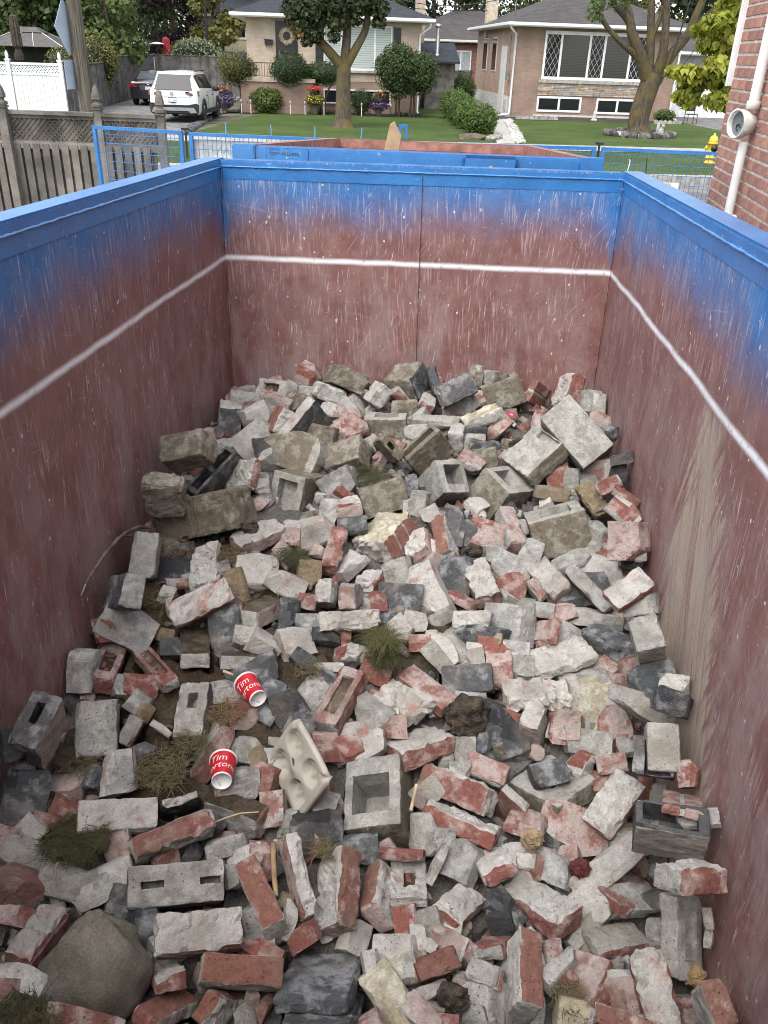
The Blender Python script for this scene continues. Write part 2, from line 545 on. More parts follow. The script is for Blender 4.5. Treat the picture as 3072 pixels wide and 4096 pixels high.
BLACK = mat('black_paint', (.012, .012, .014), .5, .2, 20.0)

def bin_wall(root, axis, pos, a0, a1, z0, z1, thick, inward, mats, name='side_panel', dent=.006):
    """steel sheet: dented inner skin, flat outer skin. axis 'x' = wall at x=pos running along y"""
    nu = max(4, int((a1 - a0) / .07)); nv = max(4, int((z1 - z0) / .07))
    mb = MB(); vs_ = []; vo = []
    for i in range(nu + 1):
        for j in range(nv + 1):
            a = a0 + (a1 - a0) * i / nu; z = z0 + (z1 - z0) * j / nv
            e = min(1, 6 * min(i / nu, 1 - i / nu)) * min(1, 5 * (1 - j / nv))
            d = mnoise.noise(Vector((a * 2.1 + pos * 5, z * 2.6, pos))) * dent * e * 2 + mnoise.noise(Vector((a * 7, z * 7, pos + 9))) * dent * .4 * e
            w = pos + (d - dent * e) * inward * -1 * -1
            vs_.append((w, a, z) if axis == 'x' else (a, w, z))
            o = pos - thick * inward
            vo.append((o, a, z) if axis == 'x' else (a, o, z))
    fs = [(i * (nv + 1) + j, (i + 1) * (nv + 1) + j, (i + 1) * (nv + 1) + j + 1, i * (nv + 1) + j + 1) for i in range(nu) for j in range(nv)]
    mb.add(vs_, fs, 0, True)
    mb.add(vo, [tuple(reversed(f)) for f in fs[:1]] , 1)
    q = [0, nu * (nv + 1), nu * (nv + 1) + nv, nv]
    mb.add([vo[k] for k in q], [(0, 1, 2, 3)], 1)
    return mb.build(name, mats, root)

def weld(root, pts, r=.005, name='weld_bead', m=None):
    mb = MB(); P = []; R = []
    for a, b in zip(pts[:-1], pts[1:]):
        a = Vector(a); b = Vector(b); L = (b - a).length; n = max(2, int(L / .018))
        for i in range(n):
            q = a.lerp(b, i / n)
            P.append(q + Vector((rnd.uniform(-1, 1), rnd.uniform(-1, 1), rnd.uniform(-1, 1))) * .0012)
            R.append(r * rnd.uniform(.75, 1.3))
    P.append(Vector(pts[-1])); R.append(r)
    mb.tube(P, R, 6)
    return mb.build(name, m or BLUE, root)

def make_bin(M, Lb, Wd, depth, label, inside, ribs=True, extra_rim=.10, rim=None):
    rim = rim or BLUE
    root = thing('dumpster', label, 'dumpster', mat=M)
    T_ = .05
    mb = MB(); mb.box(-T_, Wd + T_, -Lb - T_, T_, -depth - .12, -depth); mb.build('floor_plate', inside, root)
    bin_wall(root, 'x', 0.0, -Lb, 0.0, -depth, -.002, T_, 1, [inside, BLUE])
    bin_wall(root, 'x', Wd, -Lb, 0.0, -depth, -.002, T_, -1, [inside, BLUE])
    bin_wall(root, 'y', 0.0, 0.0, Wd, -depth, -.002, T_, -1, [inside, BLUE], 'end_panel')
    bin_wall(root, 'y', -Lb, 0.0, Wd, -depth, -.002, T_, 1, [inside, BLUE], 'end_panel')
    w = extra_rim
    for a in ((-w, .0015, -Lb - w, w), (Wd - .0015, Wd + w, -Lb - w, w)):
        mb = MB(); mb.box(a[0], a[1], a[2], a[3], -.10, .0); mb.build('rim_tube', rim, root, .008)
    for a in ((-.0015, w), (-Lb - w, -Lb + .0015)):
        mb = MB(); mb.box(.003, Wd - .003, a[0], a[1], -.10, -.004); mb.build('rim_tube', rim if a[0] > -1 else BLUE, root, .008)
    if ribs:
        for k in range(int(Lb / .55) + 1):
            y = -Lb + .15 + k * (Lb - .3) / int(Lb / .55)
            for x0, x1 in ((-.11, -T_ - .002), (Wd + T_ + .002, Wd + .11)):
                mb = MB(); mb.box(x0, x1, y - .04, y + .04, -depth - .1, -.102); mb.build('rib', BLUE, root)
        for k in range(4):
            x = .25 + k * (Wd - .5) / 3
            for y0, y1 in ((T_ + .002, .11), (-Lb - .11, -Lb - T_ - .002)):
                mb = MB(); mb.box(x - .04, x + .04, y0, y1, -depth - .1, -.102); mb.build('rib', BLUE, root)
    return root

BIN_L, BIN_W, BIN_D = 4.25, 2.0, 1.95
bin1 = make_bin(MD, BIN_L, BIN_W, BIN_D, 'open blue dumpster with rusty red inside walls full of brick rubble', BIN_IN)
weld(bin1, [(.004, -BIN_L, -.037), (.004, 0, -.037)])
weld(bin1, [(0, -.004, -.034), (BIN_W, -.004, -.034)], .0045)
weld(bin1, [(BIN_W - .004, -BIN_L, -.037), (BIN_W - .004, 0, -.037)])
weld(bin1, [(.005, -.005, -.03), (.005, -.005, -1.0)], .0045, m=BIN_IN)
weld(bin1, [(BIN_W - .005, -.005, -.03), (BIN_W - .005, -.005, -1.15)], .0045, m=BIN_IN)
weld(bin1, [(1.02, -.0035, -.045), (1.03, -.0035, -1.5)], .0018, m=mat('seam_dark', (.085, .036, .036), .6))

# ================================================================ rubble in the dumpster
HFC = (-1.3397, -0.0665, 0.3317, -0.0057, -0.0241, 0.0526, -0.0682, -0.0302)
def HF(x, y):
    x -= 1; y += 1.6
    return sum(a * b for a, b in zip(HFC, (1, x, y, x * x, y * y, x * y, y ** 3, x * x * y)))
def DP(p): return MD @ Vector(p)

SOILS = ((.25, -2.14, .22), (.45, -2.04, .22), (.69, -2.0, .2), (.35, -2.47, .2), (.64, -2.40, .16), (.63, -1.70, .14), (.40, -2.62, .16), (1.22, -1.86, .13), (.42, -1.5, .1), (.46, -2.13, .16), (.17, -1.7, .12))
def bed_height(x, y):
    z = HF(x, max(y, -3.4)) - .112
    if y < -3.3: z -= (-3.3 - y) * .15
    if y > -.35: z += (y + .35) * .25
    s = 0
    for a, b, r in SOILS:
        s = max(s, math.exp(-((x - a) ** 2 + (y - b) ** 2) / (r * r)))
    z += s * .060
    n = mnoise.fractal(Vector((x * 9, y * 9, 1.7)), .6, 2.1, 5)
    return max(z + n * (.018 + .012 * s), -BIN_D + .05), s

def soil_material():
    t = NT('soil')
    co = t.coord('Object')
    n = t.noise(co, 7.0, 6.0, .65); g = t.noise(co, 120.0, 4.0, .7)
    col = t.mix(t.ramp(n, .35, .65), (.045, .032, .020), (.085, .064, .042))
    at = t.node('ShaderNodeAttribute', attribute_name='soil')
    col = t.mix(at.outputs['Fac'], t.mix(t.ramp(n, .35, .65), (.10, .095, .088), (.16, .145, .13)), col)
    gs = t.ramp(g, .3, .7, .55, 1.45, smooth=False)
    col = t.mix(1.0, col, t.comb(gs, gs, gs), 'MULTIPLY')
    t.bump(t.math('ADD', g, t.noise(co, 45.0, 5.0)), .8, .012)
    return t.done(col, .97, 0, .15)
SOIL = soil_material()

def build_bed():
    nx, ny = 90, 190
    vs_ = []; sv = []
    for i in range(nx + 1):
        for j in range(ny + 1):
            x = .004 + (BIN_W - .008) * i / nx; y = -BIN_L + .004 + (BIN_L - .008) * j / ny
            z, s = bed_height(x, y)
            if in_box(x, y, z): z -= .16
            vs_.append((x, y, z)); sv.append(min(1, s * 1.6))
    fs = [(i * (ny + 1) + j, (i + 1) * (ny + 1) + j, (i + 1) * (ny + 1) + j + 1, i * (ny + 1) + j + 1) for i in range(nx) for j in range(ny)]
    me = bpy.data.meshes.new('soil'); me.from_pydata(vs_, [], fs); me.update()
    a = me.attributes.new('soil', 'FLOAT', 'POINT'); a.data.foreach_set('value', sv)
    o = link('soil', me, None, [SOIL]); o.matrix_world = MD
    tag(o, 'dark crumbly soil and grit lying between the bricks in the dumpster', 'soil', kind='stuff')

def chunk_geo(D, seed, nplanes=7, res=8):
    """irregular lump: box cut by random planes; D are half sizes. returns verts, faces, cut index per vertex"""
    rr = random.Random(seed)
    D = np.array(D)
    V, F, TG = grid_box(list(2 * D), float(max(2 * D)) / res, r=.002)
    P = np.array(V) - D
    cut = np.full(len(P), -1)
    for k in range(nplanes):
        n = np.array([rr.gauss(0, 1) for _ in range(3)]) / D; n /= np.linalg.norm(n)
        ext = math.sqrt(float(np.sum((n * D) ** 2)))
        off = (.55 * ext + .45 * float(np.sum(np.abs(n) * D))) * rr.uniform(.74, 1.0)
        dist = P @ n - off
        m = dist > 0
        P[m] -= n * dist[m][:, None]; cut[m] = k
    s = float(min(D))
    sh = Vector((rr.uniform(0, 99), rr.uniform(0, 99), rr.uniform(0, 99)))
    for i in range(len(P)):
        p = Vector(P[i])
        v = mnoise.noise_vector(p * (1.1 / max(s, .01)) + sh) * s * .05 + mnoise.noise_vector(p * 70 + sh) * min(.003, s * .06)
        P[i] = p + v
    return P, F, cut

ALT = {'w': 'wwgw', 'r': 'rrpr', 'p': 'pprw', 'o': 'oor', 'g': 'ggcg', 'c': 'ccg', 'y': 'yygy', 'd': 'ddsd', 's': 'ssd', 'm': 'mmmc', 'n': 'nnn'}
CATS = {'brick': 'brick', 'broken_brick': 'brick', 'concrete_block': 'concrete block', 'cinder_block': 'cinder block', 'mortar_chunk': 'mortar chunk', 'brick_fragment': 'brick fragment', 'concrete_chunk': 'concrete chunk', 'cinder_chunk': 'cinder chunk', 'stone': 'stone', 'brick_slip': 'brick', 'concrete_slab': 'slab', 'cored_block': 'concrete block', 'sandstone_block': 'stone block', 'brick_cluster': 'bricks'}
GRP = {'brick': 'bricks in the rubble pile', 'broken_brick': 'broken bricks in the rubble pile', 'concrete_block': 'concrete blocks in the rubble pile', 'cinder_block': 'cinder blocks in the rubble pile', 'mortar_chunk': 'mortar lumps in the rubble pile', 'brick_fragment': 'brick fragments in the rubble pile', 'concrete_chunk': 'concrete lumps in the rubble pile', 'cinder_chunk': 'cinder lumps in the rubble pile', 'stone': 'stones in the rubble pile', 'concrete_slab': 'slabs in the rubble pile', 'brick_cluster': 'mortared bricks in the rubble pile'}

BOXI = []
def in_box(x, y, z, pad=.004):
    p = Vector((x, y, z))
    for mi, c, D, r in BOXI:
        if (p - c).length_squared < r:
            l = mi @ p
            if -pad < l.x < D[0] + pad and -pad < l.y < D[1] + pad and -pad < l.z < D[2] + pad: return True
    return False
def place(o, pos, q):
    o.matrix_world = MD @ Matrix.Translation(pos) @ Quaternion(q).to_matrix().to_4x4()

def make_box(name, faces, opts, label, pos, q, flip, D, seed):
    rough = 0.6; holes = []; extra = [[], [], []]; joints = []; groove = None; dirt = False
    for s in opts.split(';'):
        if not s: continue
        k, v = s.split('=')
        if k == 'rough': rough = float(v) + .3
        elif k == 'hole':
            h = v.split(','); holes.append((h[0], *[float(a) for a in h[1:]]))
        elif k in ('joint', 'jointB'):
            ax = 1 if k == 'jointB' else 0; n = int(v)
            joints = [(ax, D[ax] * (i + 1) / (n + 1)) for i in range(n)]
            for a, p in joints: extra[a] += [p - .006, p + .006, p - .008, p + .008]
        elif k == 'groove':
            groove = D[0] * .5; extra[0] += [groove - .008, groove + .008, groove]
        elif k == 'dirt': dirt = True
    big = max(D) > .2 and min(D) > .09
    V, F, TG = grid_box(D, .0125 if not big else .0165, extra, holes)
    V0 = np.array(V)
    V1, chip = wear(V, D, rough, seed, 4 + int(3 * rough), min(.30 * min(D), (.005 + .0065 * rough) if 'broken' not in name else .022), crust=[{0: 2, 1: 1, 2: 0}[k] for k in range(3) if faces[k] in 'wy'])
    cen0 = np.array([V0[f].mean(0) for f in F])
    if joints or groove:
        for i in range(len(V0)):
            for a, p in joints:
                if abs(V0[i][a] - p) < .0065:
                    for w in range(3):
                        if w != a:
                            if V0[i][w] < 1e-6: V1[i][w] += .004
                            elif V0[i][w] > D[w] - 1e-6: V1[i][w] -= .004
            if groove and abs(V0[i][0] - groove) < .0085:
                for w in (1, 2):
                    if V0[i][w] < 1e-6: V1[i][w] += .010
    fcode = {2: faces[0], 1: faces[1], 0: faces[2]}      # normal axis -> code
    codes = []
    broke = {'r': 'r', 'o': 'r', 'p': 'r', 'w': 'w', 'd': 's', 'c': 'c', 'm': 'm', 'g': 'g', 'y': 'y', 'n': 'n', 'k': 'k', 's': 's'}
    br = random.Random(seed + 5)
    for f, tg, c in zip(F, TG, cen0):
        if tg[0] in ('hole', 'wall'):
            code = fcode[tg[1]]
            if tg[0] == 'hole' and holes and holes[0][5] < .03 and 'brick' in name and faces[0] != 'g': code = 'k' if br.random() < .7 else 'r'
        else:
            code = fcode[tg[0]]
            if tg[1] == 1 and code == 'k': code = 'p'
        if any(abs(c[a] - p) < .0062 for a, p in joints) and code != 'y': code = 'g'
        if sum(chip[i] for i in f) >= 3: code = broke[code]
        codes.append(code)
    if flip:
        V1[:, 2] *= -1
    me = bpy.data.meshes.new(name)
    me.from_pydata(V1.tolist(), [], F)
    set_cols(me, codes, seed)
    bm = bmesh.new(); bm.from_mesh(me); bmesh.ops.recalc_face_normals(bm, faces=bm.faces); bm.to_mesh(me); bm.free()
    o = link(name, me, None, [MASONRY])
    place(o, pos, q)
    lm = Matrix.Translation(pos) @ Quaternion(q).to_matrix().to_4x4() @ Matrix.Scale(-1 if flip else 1, 4, (0, 0, 1))
    BOXI.append((lm.inverted(), lm @ (Vector(D) / 2), D, (Vector(D).length / 2 + .01) ** 2))
    tag(o, label, CATS[name], GRP.get(name))
    return o

def make_chunk(name, code, label, pos, q, D, seed):
    P, F, cut = chunk_geo([a * 1.32 for a in D], seed)
    me = bpy.data.meshes.new(name)
    me.from_pydata(P.tolist(), [], F)
    al = ALT[code]; codes = []
    rr = random.Random(seed); pal = [rr.choice(al) for _ in range(12)]
    for f in F:
        k = max(cut[i] for i in f); codes.append(pal[k] if k >= 0 else code)
    set_cols(me, codes, seed)
    bm = bmesh.new(); bm.from_mesh(me); bmesh.ops.recalc_face_normals(bm, faces=bm.faces); bm.to_mesh(me); bm.free()
    o = link(name, me, None, [MASONRY])
    place(o, pos, q)
    tag(o, label, CATS[name], GRP[name])

PIECES = '''
B|concrete_block|mmm|rough=1|brown stained concrete block against the left wall|0.231,-1.387,-1|0.1492,-0.0235,0.9194,0.3633|0|0.197,0.123,0.131
B|concrete_block|mmm|rough=2|split-face brown block end tight against the left wall|0.211,-1.608,-1.045|0.0307,0.0476,-0.9879,-0.1441|0|0.158,0.078,0.173
B|concrete_block|mmm|rough=2;groove=1|long grooved split-face block|0.365,-1.533,-1.082|0.0454,0.1808,0.5696,-0.8005|1|0.359,0.164,0.204
B|cinder_block|dgw|rough=1|dark speckled block standing in the rear left corner|0.089,-0.597,-1.097|-0.567,-0.347,-0.5506,0.5049|1|0.163,0.111,0.22
B|brick|www|hole=AB,.2,.8,.25,.75,.02|frogged white brick at the rear wall|0.361,-0.409,-1.088|0.2219,0.2442,0.8422,0.4265|0|0.219,0.086,0.071
B|brick|pgg||pinkish brick just below the frogged white brick at the rear wall|0.429,-0.534,-1.087|0.1567,-0.0117,-0.9872,0.0285|0|0.165,0.098,0.067
B|brick|rwr|rough=1|red brick just left of the blue-grey slab standing on edge|0.394,-0.847,-1.104|-0.8328,0.0385,0.4972,-0.2403|1|0.131,0.205,0.072
B|cinder_block|ddd|hole=AB,.08,.46,.2,.8,.12;hole=AB,.54,.92,.2,.8,.12|dark two-core block near the left wall|0.181,-1.351,-1.206|-0.8252,-0.2794,0.1285,-0.4738|1|0.267,0.065,0.146
B|broken_brick|wrw|rough=1|white-crusted half brick on the dark two-core block|0.389,-1.267,-1.189|0.7652,0.0424,-0.4404,0.4676|1|0.127,0.221,0.038
B|concrete_block|mmm|rough=1|tall brown block at the rear wall|0.615,-0.371,-1.009|0.81,0.5255,0.2589,-0.0268|1|0.183,0.106,0.209
B|concrete_block|ggw|rough=2|grey concrete block just left of the tall brown block at the rear wall|0.533,-0.409,-1.082|-0.8209,-0.5391,-0.1793,0.0578|1|0.15,0.085,0.22
B|brick|wpp||white mortar-crusted brick just below the tall brown block at the rear wall|0.724,-0.449,-1.076|-0.894,0.0136,-0.4478,0.0053|1|0.103,0.201,0.051
B|brick|gwg|rough=1|grey brick just above the upright block with a notched white top|0.822,-0.47,-1.073|-0.5946,0.6584,0.4277,0.1731|0|0.118,0.069,0.205
B|brick|wrp||white mortar-crusted brick just below the brown block with yellow lichen at the rear wall|0.955,-0.268,-1.059|0.9083,-0.0653,0.4034,0.0895|1|0.117,0.201,0.054
B|concrete_block|mmd|rough=1|brown block with yellow lichen at the rear wall|1.01,-0.266,-1.009|-0.1512,-0.2102,-0.9562,-0.1363|0|0.172,0.174,0.137
B|cinder_block|ddd|rough=1|dark charcoal cinder block just left of the black speckled block leaning near the rear wall|1.14,-0.284,-1.081|-0.3432,0.4705,0.6883,0.4325|0|0.15,0.051,0.22
B|cinder_block|ddw|rough=1|black speckled block leaning near the rear wall|1.202,-0.465,-1.077|0.8097,0.5326,-0.1175,0.2166|1|0.184,0.112,0.22
B|brick|rww||upright half brick with a pale top near the rear|1.08,-0.407,-1.074|0.4059,0.3874,0.5533,-0.6156|1|0.098,0.075,0.205
B|concrete_block|dwd||blue-grey slab standing on edge|0.463,-0.939,-1.122|0.7671,-0.4353,-0.4665,0.067|0|0.255,0.217,0.052
B|concrete_block|mmm|rough=1|brown stained concrete block just above the brown channel block filled with grass|0.828,-1.008,-1.141|0.2431,0.0295,0.9337,0.2614|0|0.188,0.137,0.116
B|concrete_block|mcm|hole=AC,.2,.75,.3,.8,.03|upright block with a notched white top|1.018,-0.65,-1.085|0.0225,0.0105,0.7011,-0.7126|1|0.207,0.158,0.111
B|concrete_block|mmm|rough=1;hole=AC,.4,.7,.25,.7,.06|brown stained concrete block just below the upright block with a notched white top|1.01,-1.014,-1.148|0.3931,0.0205,-0.876,0.2787|1|0.134,0.22,0.046
B|concrete_block|mmm|hole=AC,.06,.9,.3,.75,.03|brown block with a long groove in its top|1.044,-0.999,-1.146|-0.7561,0.5223,0.3934,0.0283|0|0.205,0.176,0.067
B|concrete_block|ccm|hole=AB,.25,.82,.22,.85,.1|tipped block with a square core|1.22,-1.191,-1.204|0.3328,-0.5015,-0.7894,-0.1211|0|0.166,0.135,0.207
B|concrete_block|cmm|hole=AB,.2,.78,.15,.8,.05|pale block with a recessed panel|0.619,-1.186,-1.177|-0.165,0.0934,0.5737,-0.7968|1|0.163,0.198,0.214
B|concrete_block|mmm|hole=AC,.05,.86,.2,.78,.09|brown channel block filled with grass|0.854,-1.229,-1.196|-0.5939,0.7802,0.1956,-0.0174|0|0.205,0.138,0.22
B|broken_brick|pww|rough=1|pinkish broken brick just left of the brown channel block filled with grass|0.778,-1.342,-1.226|-0.6393,0.7545,0.1448,-0.0325|0|0.106,0.07,0.101
B|broken_brick|gwg|rough=1|grey broken brick just below the black speckled block leaning near the rear wall|1.294,-0.743,-1.105|0.0195,-0.0799,-0.7343,0.6738|1|0.074,0.112,0.099
B|concrete_block|mmm|hole=AC,.25,.8,.2,.8,.04|upright block with a notch near the rear right|1.384,-0.267,-1.041|-0.6286,0.7494,0.1793,0.105|0|0.203,0.148,0.214
B|concrete_block|cym|rough=1|pale grey concrete block just below the black speckled block leaning near the rear wall|1.299,-0.643,-1.093|-0.6418,0.7373,0.2061,0.0443|0|0.202,0.05,0.161
B|brick|orr|joint=1|two brown bricks still mortared together|1.632,-0.258,-1.099|0.7492,-0.363,-0.5521,-0.0454|0|0.12,0.201,0.042
B|broken_brick|rww|rough=1|white mortared brick wedged in the rear right corner|1.814,-0.275,-1.067|-0.4692,0.6451,0.5939,0.1053|0|0.171,0.099,0.138
B|concrete_block|ccm||large plain grey slab block|1.829,-1.009,-1.133|-0.1284,0.3883,0.7889,0.4587|0|0.304,0.169,0.208
B|concrete_block|cmm|rough=1;hole=AB,.05,.7,.78,.96,.02|large tilted pale block with rotten wood on it|1.577,-1.032,-1.18|-0.1498,-0.4824,-0.809,-0.3007|0|0.22,0.225,0.09
B|concrete_block|cmm|hole=AB,.22,.82,.2,.75,.1|tipped brown block with a square core|1.503,-1.15,-1.208|0.2342,-0.3482,-0.9064,0.048|0|0.175,0.22,0.17
B|concrete_block|mcm|hole=AC,.25,.8,.2,.78,.1|hollow block with its core facing up|1.578,-1.319,-1.263|-0.6056,0.7792,0.1341,0.0897|0|0.24,0.173,0.22
B|sandstone_block|nnn|rough=2|tan sandstone lump by the right wall|1.861,-1.232,-1.257|0.0674,-0.4818,-0.7642,-0.4234|0|0.162,0.083,0.22
B|broken_brick|rrw|rough=1|red broken brick just above the tan sandstone lump by the right wall|1.872,-1.255,-1.143|0.8715,0.4191,-0.2136,0.1389|1|0.096,0.062,0.095
B|brick|pgr|rough=1|pale brick pointing up below the tipped blocks|1.504,-1.426,-1.292|0.1692,-0.6067,-0.7765,-0.0157|0|0.222,0.072,0.083
B|brick|wpr|rough=1;dirt=1|white brick with soil on its top|0.435,-1.627,-1.289|0.923,0.0935,-0.011,0.3731|1|0.217,0.098,0.063
B|concrete_slab|ccc|rough=1|pale slab leaning on the left wall|0.174,-1.892,-1.286|-0.5943,-0.3865,0.2298,-0.6668|1|0.168,0.092,0.214
B|concrete_block|dcd|rough=1|half black half grey block by the left wall|0.15,-2.161,-1.237|0.729,-0.0311,-0.5373,0.4231|1|0.12,0.204,0.076
B|brick|www|rough=1|white mortar-crusted brick just above the long white-topped brick left of centre|0.378,-1.795,-1.338|-0.6277,-0.0274,0.2008,-0.7516|1|0.206,0.11,0.047
B|brick|wrw|rough=1|long white-topped brick left of centre|0.301,-2.041,-1.391|0.8715,0.3829,-0.0102,0.3061|1|0.229,0.098,0.064
B|brick|rrw||red brick just left of the long white-topped brick left of centre|0.24,-1.933,-1.372|-0.5661,0.3279,-0.4649,-0.5966|0|0.193,0.058,0.082
B|brick|kpw|dirt=1|soil-topped brick left of centre|0.561,-1.92,-1.386|-0.8389,0.1171,-0.0508,-0.529|1|0.209,0.103,0.068
B|concrete_block|gkg||grey concrete block just above the upper red paper cup|0.479,-2.118,-1.439|-0.5039,0.8502,0.0809,-0.129|0|0.166,0.051,0.22
B|brick|wkr|dirt=1|upright brick with a soil cap|0.34,-2.139,-1.428|0.6275,-0.762,-0.0755,0.1412|0|0.103,0.058,0.204
B|brick|rrw|hole=AB,.2,.8,.22,.78,.016|long brick with its frog full of soil|0.317,-2.276,-1.461|0.0329,-0.3677,-0.9275,-0.0594|0|0.227,0.062,0.049
B|brick|prr|hole=AB,.2,.8,.25,.75,.014;rough=1|frogged brick by the left wall|0.162,-2.292,-1.441|-0.6508,-0.0662,-0.1065,-0.7488|1|0.205,0.089,0.073
B|cinder_block|gdd|hole=AB,.5,.78,.35,.65,.06;rough=1|pale grey block with an oval hole left of the upper cup|0.494,-2.439,-1.517|-0.6674,-0.1104,0.1806,-0.714|1|0.199,0.101,0.078
B|brick|rwr|rough=1|red brick on end edged in white mortar|0.819,-1.655,-1.331|-0.708,-0.2411,0.1042,-0.6556|1|0.192,0.062,0.092
B|brick_cluster|yow|joint=2;rough=1|three brown bricks under yellow mortar|0.995,-1.508,-1.289|-0.8576,0.0778,0.201,-0.467|1|0.202,0.195,0.12
B|broken_brick|pwp|rough=1|pinkish broken brick just left of the upright red brick with a pale right side|1.163,-1.507,-1.298|-0.2349,-0.2129,-0.7306,0.6048|1|0.104,0.069,0.142
B|brick|owg||upright red brick with a pale right side|1.253,-1.501,-1.303|-0.6425,0.0907,0.3113,-0.6944|1|0.205,0.063,0.101
B|broken_brick|wrw|rough=1|red brick end with mossy mortar|0.967,-1.701,-1.354|0.8409,-0.0779,-0.011,0.5355|1|0.113,0.084,0.072
B|broken_brick|wwp|rough=1|squarish white brick half|0.819,-1.828,-1.383|-0.6514,-0.2598,0.3064,-0.6437|1|0.093,0.065,0.139
B|broken_brick|pgg|rough=1|squarish pink brick half|0.914,-1.842,-1.394|0.624,0.2641,-0.3926,0.6218|1|0.099,0.064,0.129
B|brick|www|rough=1|white brick behind the green grass tuft|0.803,-1.958,-1.415|-0.9094,-0.4011,-0.0463,-0.0996|1|0.222,0.066,0.1
B|brick_slip|rpr||thin red brick slip lying aslant|1.352,-1.744,-1.401|0.0036,-0.3598,-0.9262,0.1126|0|0.199,0.052,0.032
B|brick|prg|hole=AB,.18,.82,.25,.7,.012;rough=1|big frogged brick right of the upper cup|0.911,-2.332,-1.527|0.8106,0.0355,-0.1555,0.5634|1|0.24,0.098,0.062
B|broken_brick|rww|rough=1|red brick end beside the grass tuft|0.907,-2.042,-1.46|0.687,-0.1058,-0.4897,0.5263|1|0.057,0.1,0.095
B|brick|prp||pinkish brick just right of the dirty white brick left of the charcoal block|1.259,-2.197,-1.537|0.0515,-0.333,-0.9413,-0.0203|0|0.221,0.093,0.043
B|broken_brick|wgg|rough=1|white mortar-crusted broken brick just below the thin red brick slip lying aslant|1.424,-1.846,-1.434|-0.0667,0.0034,-0.9074,-0.415|0|0.143,0.068,0.1
B|brick|wrr|rough=2|brick capped by a lumpy white mortar ridge|1.366,-1.738,-1.391|0.0131,-0.5901,-0.7873,-0.1784|0|0.21,0.109,0.056
B|brick|wpp|rough=1|white mortar-crusted brick below the hollow block with its core facing up|1.663,-1.663,-1.404|0.0328,-0.4459,-0.8475,-0.286|0|0.168,0.098,0.051
B|broken_brick|pgg|rough=1|pinkish broken brick right of the brick capped by a lumpy white mortar ridge|1.616,-1.696,-1.401|-0.1833,0.3915,0.8273,0.3588|0|0.095,0.044,0.123
B|brick|grg|rough=1|grey brick just left of the wide pale brick pair against the right wall|1.855,-1.721,-1.419|0.0597,-0.393,-0.8107,-0.4299|0|0.222,0.057,0.1
B|brick|wpr|rough=1|wide pale brick pair against the right wall|1.849,-1.942,-1.253|0.0363,-0.4619,-0.836,-0.2939|0|0.095,0.161,0.05
B|brick|rwr|rough=1|upright red and white brick below the hollow block|1.935,-1.44,-1.344|-0.7472,0.0482,0.1326,-0.6495|1|0.191,0.087,0.032
B|broken_brick|prr||pinkish broken brick just above the flat white slab right of centre|1.641,-1.864,-1.463|0.7653,-0.1362,-0.5112,0.3667|1|0.092,0.172,0.036
B|cinder_block|ddd|rough=2|dark crumbling block by the right wall|1.885,-1.922,-1.433|-0.1124,-0.428,-0.8967,-0.0091|0|0.222,0.096,0.082
B|concrete_block|ccc|rough=1|pale smooth block tight to the right wall|1.84,-2.277,-1.186|0.0958,-0.6142,-0.7081,-0.3348|0|0.113,0.091,0.184
B|concrete_slab|www|rough=1|flat white slab right of centre|1.6,-1.999,-1.506|0.983,-0.0145,-0.0951,0.1564|1|0.227,0.146,0.032
B|brick|wwp|rough=2|long mortar-crusted white brick|1.475,-2.137,-1.528|0.9962,0.0534,-0.0088,0.0676|1|0.236,0.102,0.05
B|cinder_block|ddd|rough=1|flat charcoal block near the centre|1.435,-2.098,-1.521|0.0779,-0.0338,0.9156,0.393|0|0.181,0.1,0.22
B|broken_brick|prg|rough=1|pinkish broken brick just below the dark crumbling block by the right wall|1.829,-1.988,-1.525|-0.0515,-0.4389,-0.8835,-0.1551|0|0.087,0.09,0.037
B|concrete_block|ccc||pale grey concrete block just left of the dark channel block by the right wall|1.853,-2.56,-1.393|0.199,-0.675,-0.6269,-0.3343|0|0.137,0.092,0.194
B|cinder_block|dcd|hole=AB,.02,.98,.05,.72,.06;rough=1|dark channel block by the right wall|1.927,-2.573,-1.402|0.7053,0.173,-0.3577,0.5871|1|0.109,0.116,0.194
B|brick_cluster|rrr|jointB=1|two red bricks mortared together by the right wall|1.938,-2.79,-1.304|0.7717,-0.1897,0.1882,0.5771|1|0.18,0.104,0.026
B|broken_brick|rww|rough=1|white cube of brick with a red top|1.716,-2.335,-1.621|-0.0659,-0.3563,-0.9319,-0.0156|0|0.07,0.09,0.087
B|brick|pgg||pinkish brick just right of the white cube of brick with a red top|1.775,-2.355,-1.626|-0.9224,-0.3611,0.1234,-0.0592|1|0.099,0.064,0.205
B|brick|wpp|rough=1|long slanting pale brick right of centre|1.788,-2.566,-1.679|-0.8631,-0.1976,0.2242,-0.4072|1|0.201,0.107,0.064
B|cinder_block|cdd|hole=AC,.1,.85,.15,.85,.09|hollow dark block with a grey front by the right wall|1.764,-2.817,-1.345|-0.8046,0.5851,-0.0161,0.1001|0|0.185,0.159,0.082
B|concrete_block|cmm|hole=AB,.35,.75,.3,.75,.1|half-buried stepped concrete block|1.634,-2.484,-1.649|-0.0908,-0.369,-0.9237,0.0483|0|0.205,0.212,0.074
B|brick|www|rough=2|dirty white brick left of the charcoal block|1.168,-2.24,-1.552|-0.0709,-0.3038,-0.9365,-0.16|0|0.187,0.102,0.042
B|brick|wrr|rough=1|red brick under a white mortar cap|1.135,-2.394,-1.571|0.933,-0.2024,-0.0557,0.2921|1|0.206,0.145,0.058
B|brick|rww|rough=1|upper of two parallel long red bricks|1.414,-2.474,-1.606|0.2143,-0.1363,-0.3672,0.8948|1|0.239,0.081,0.109
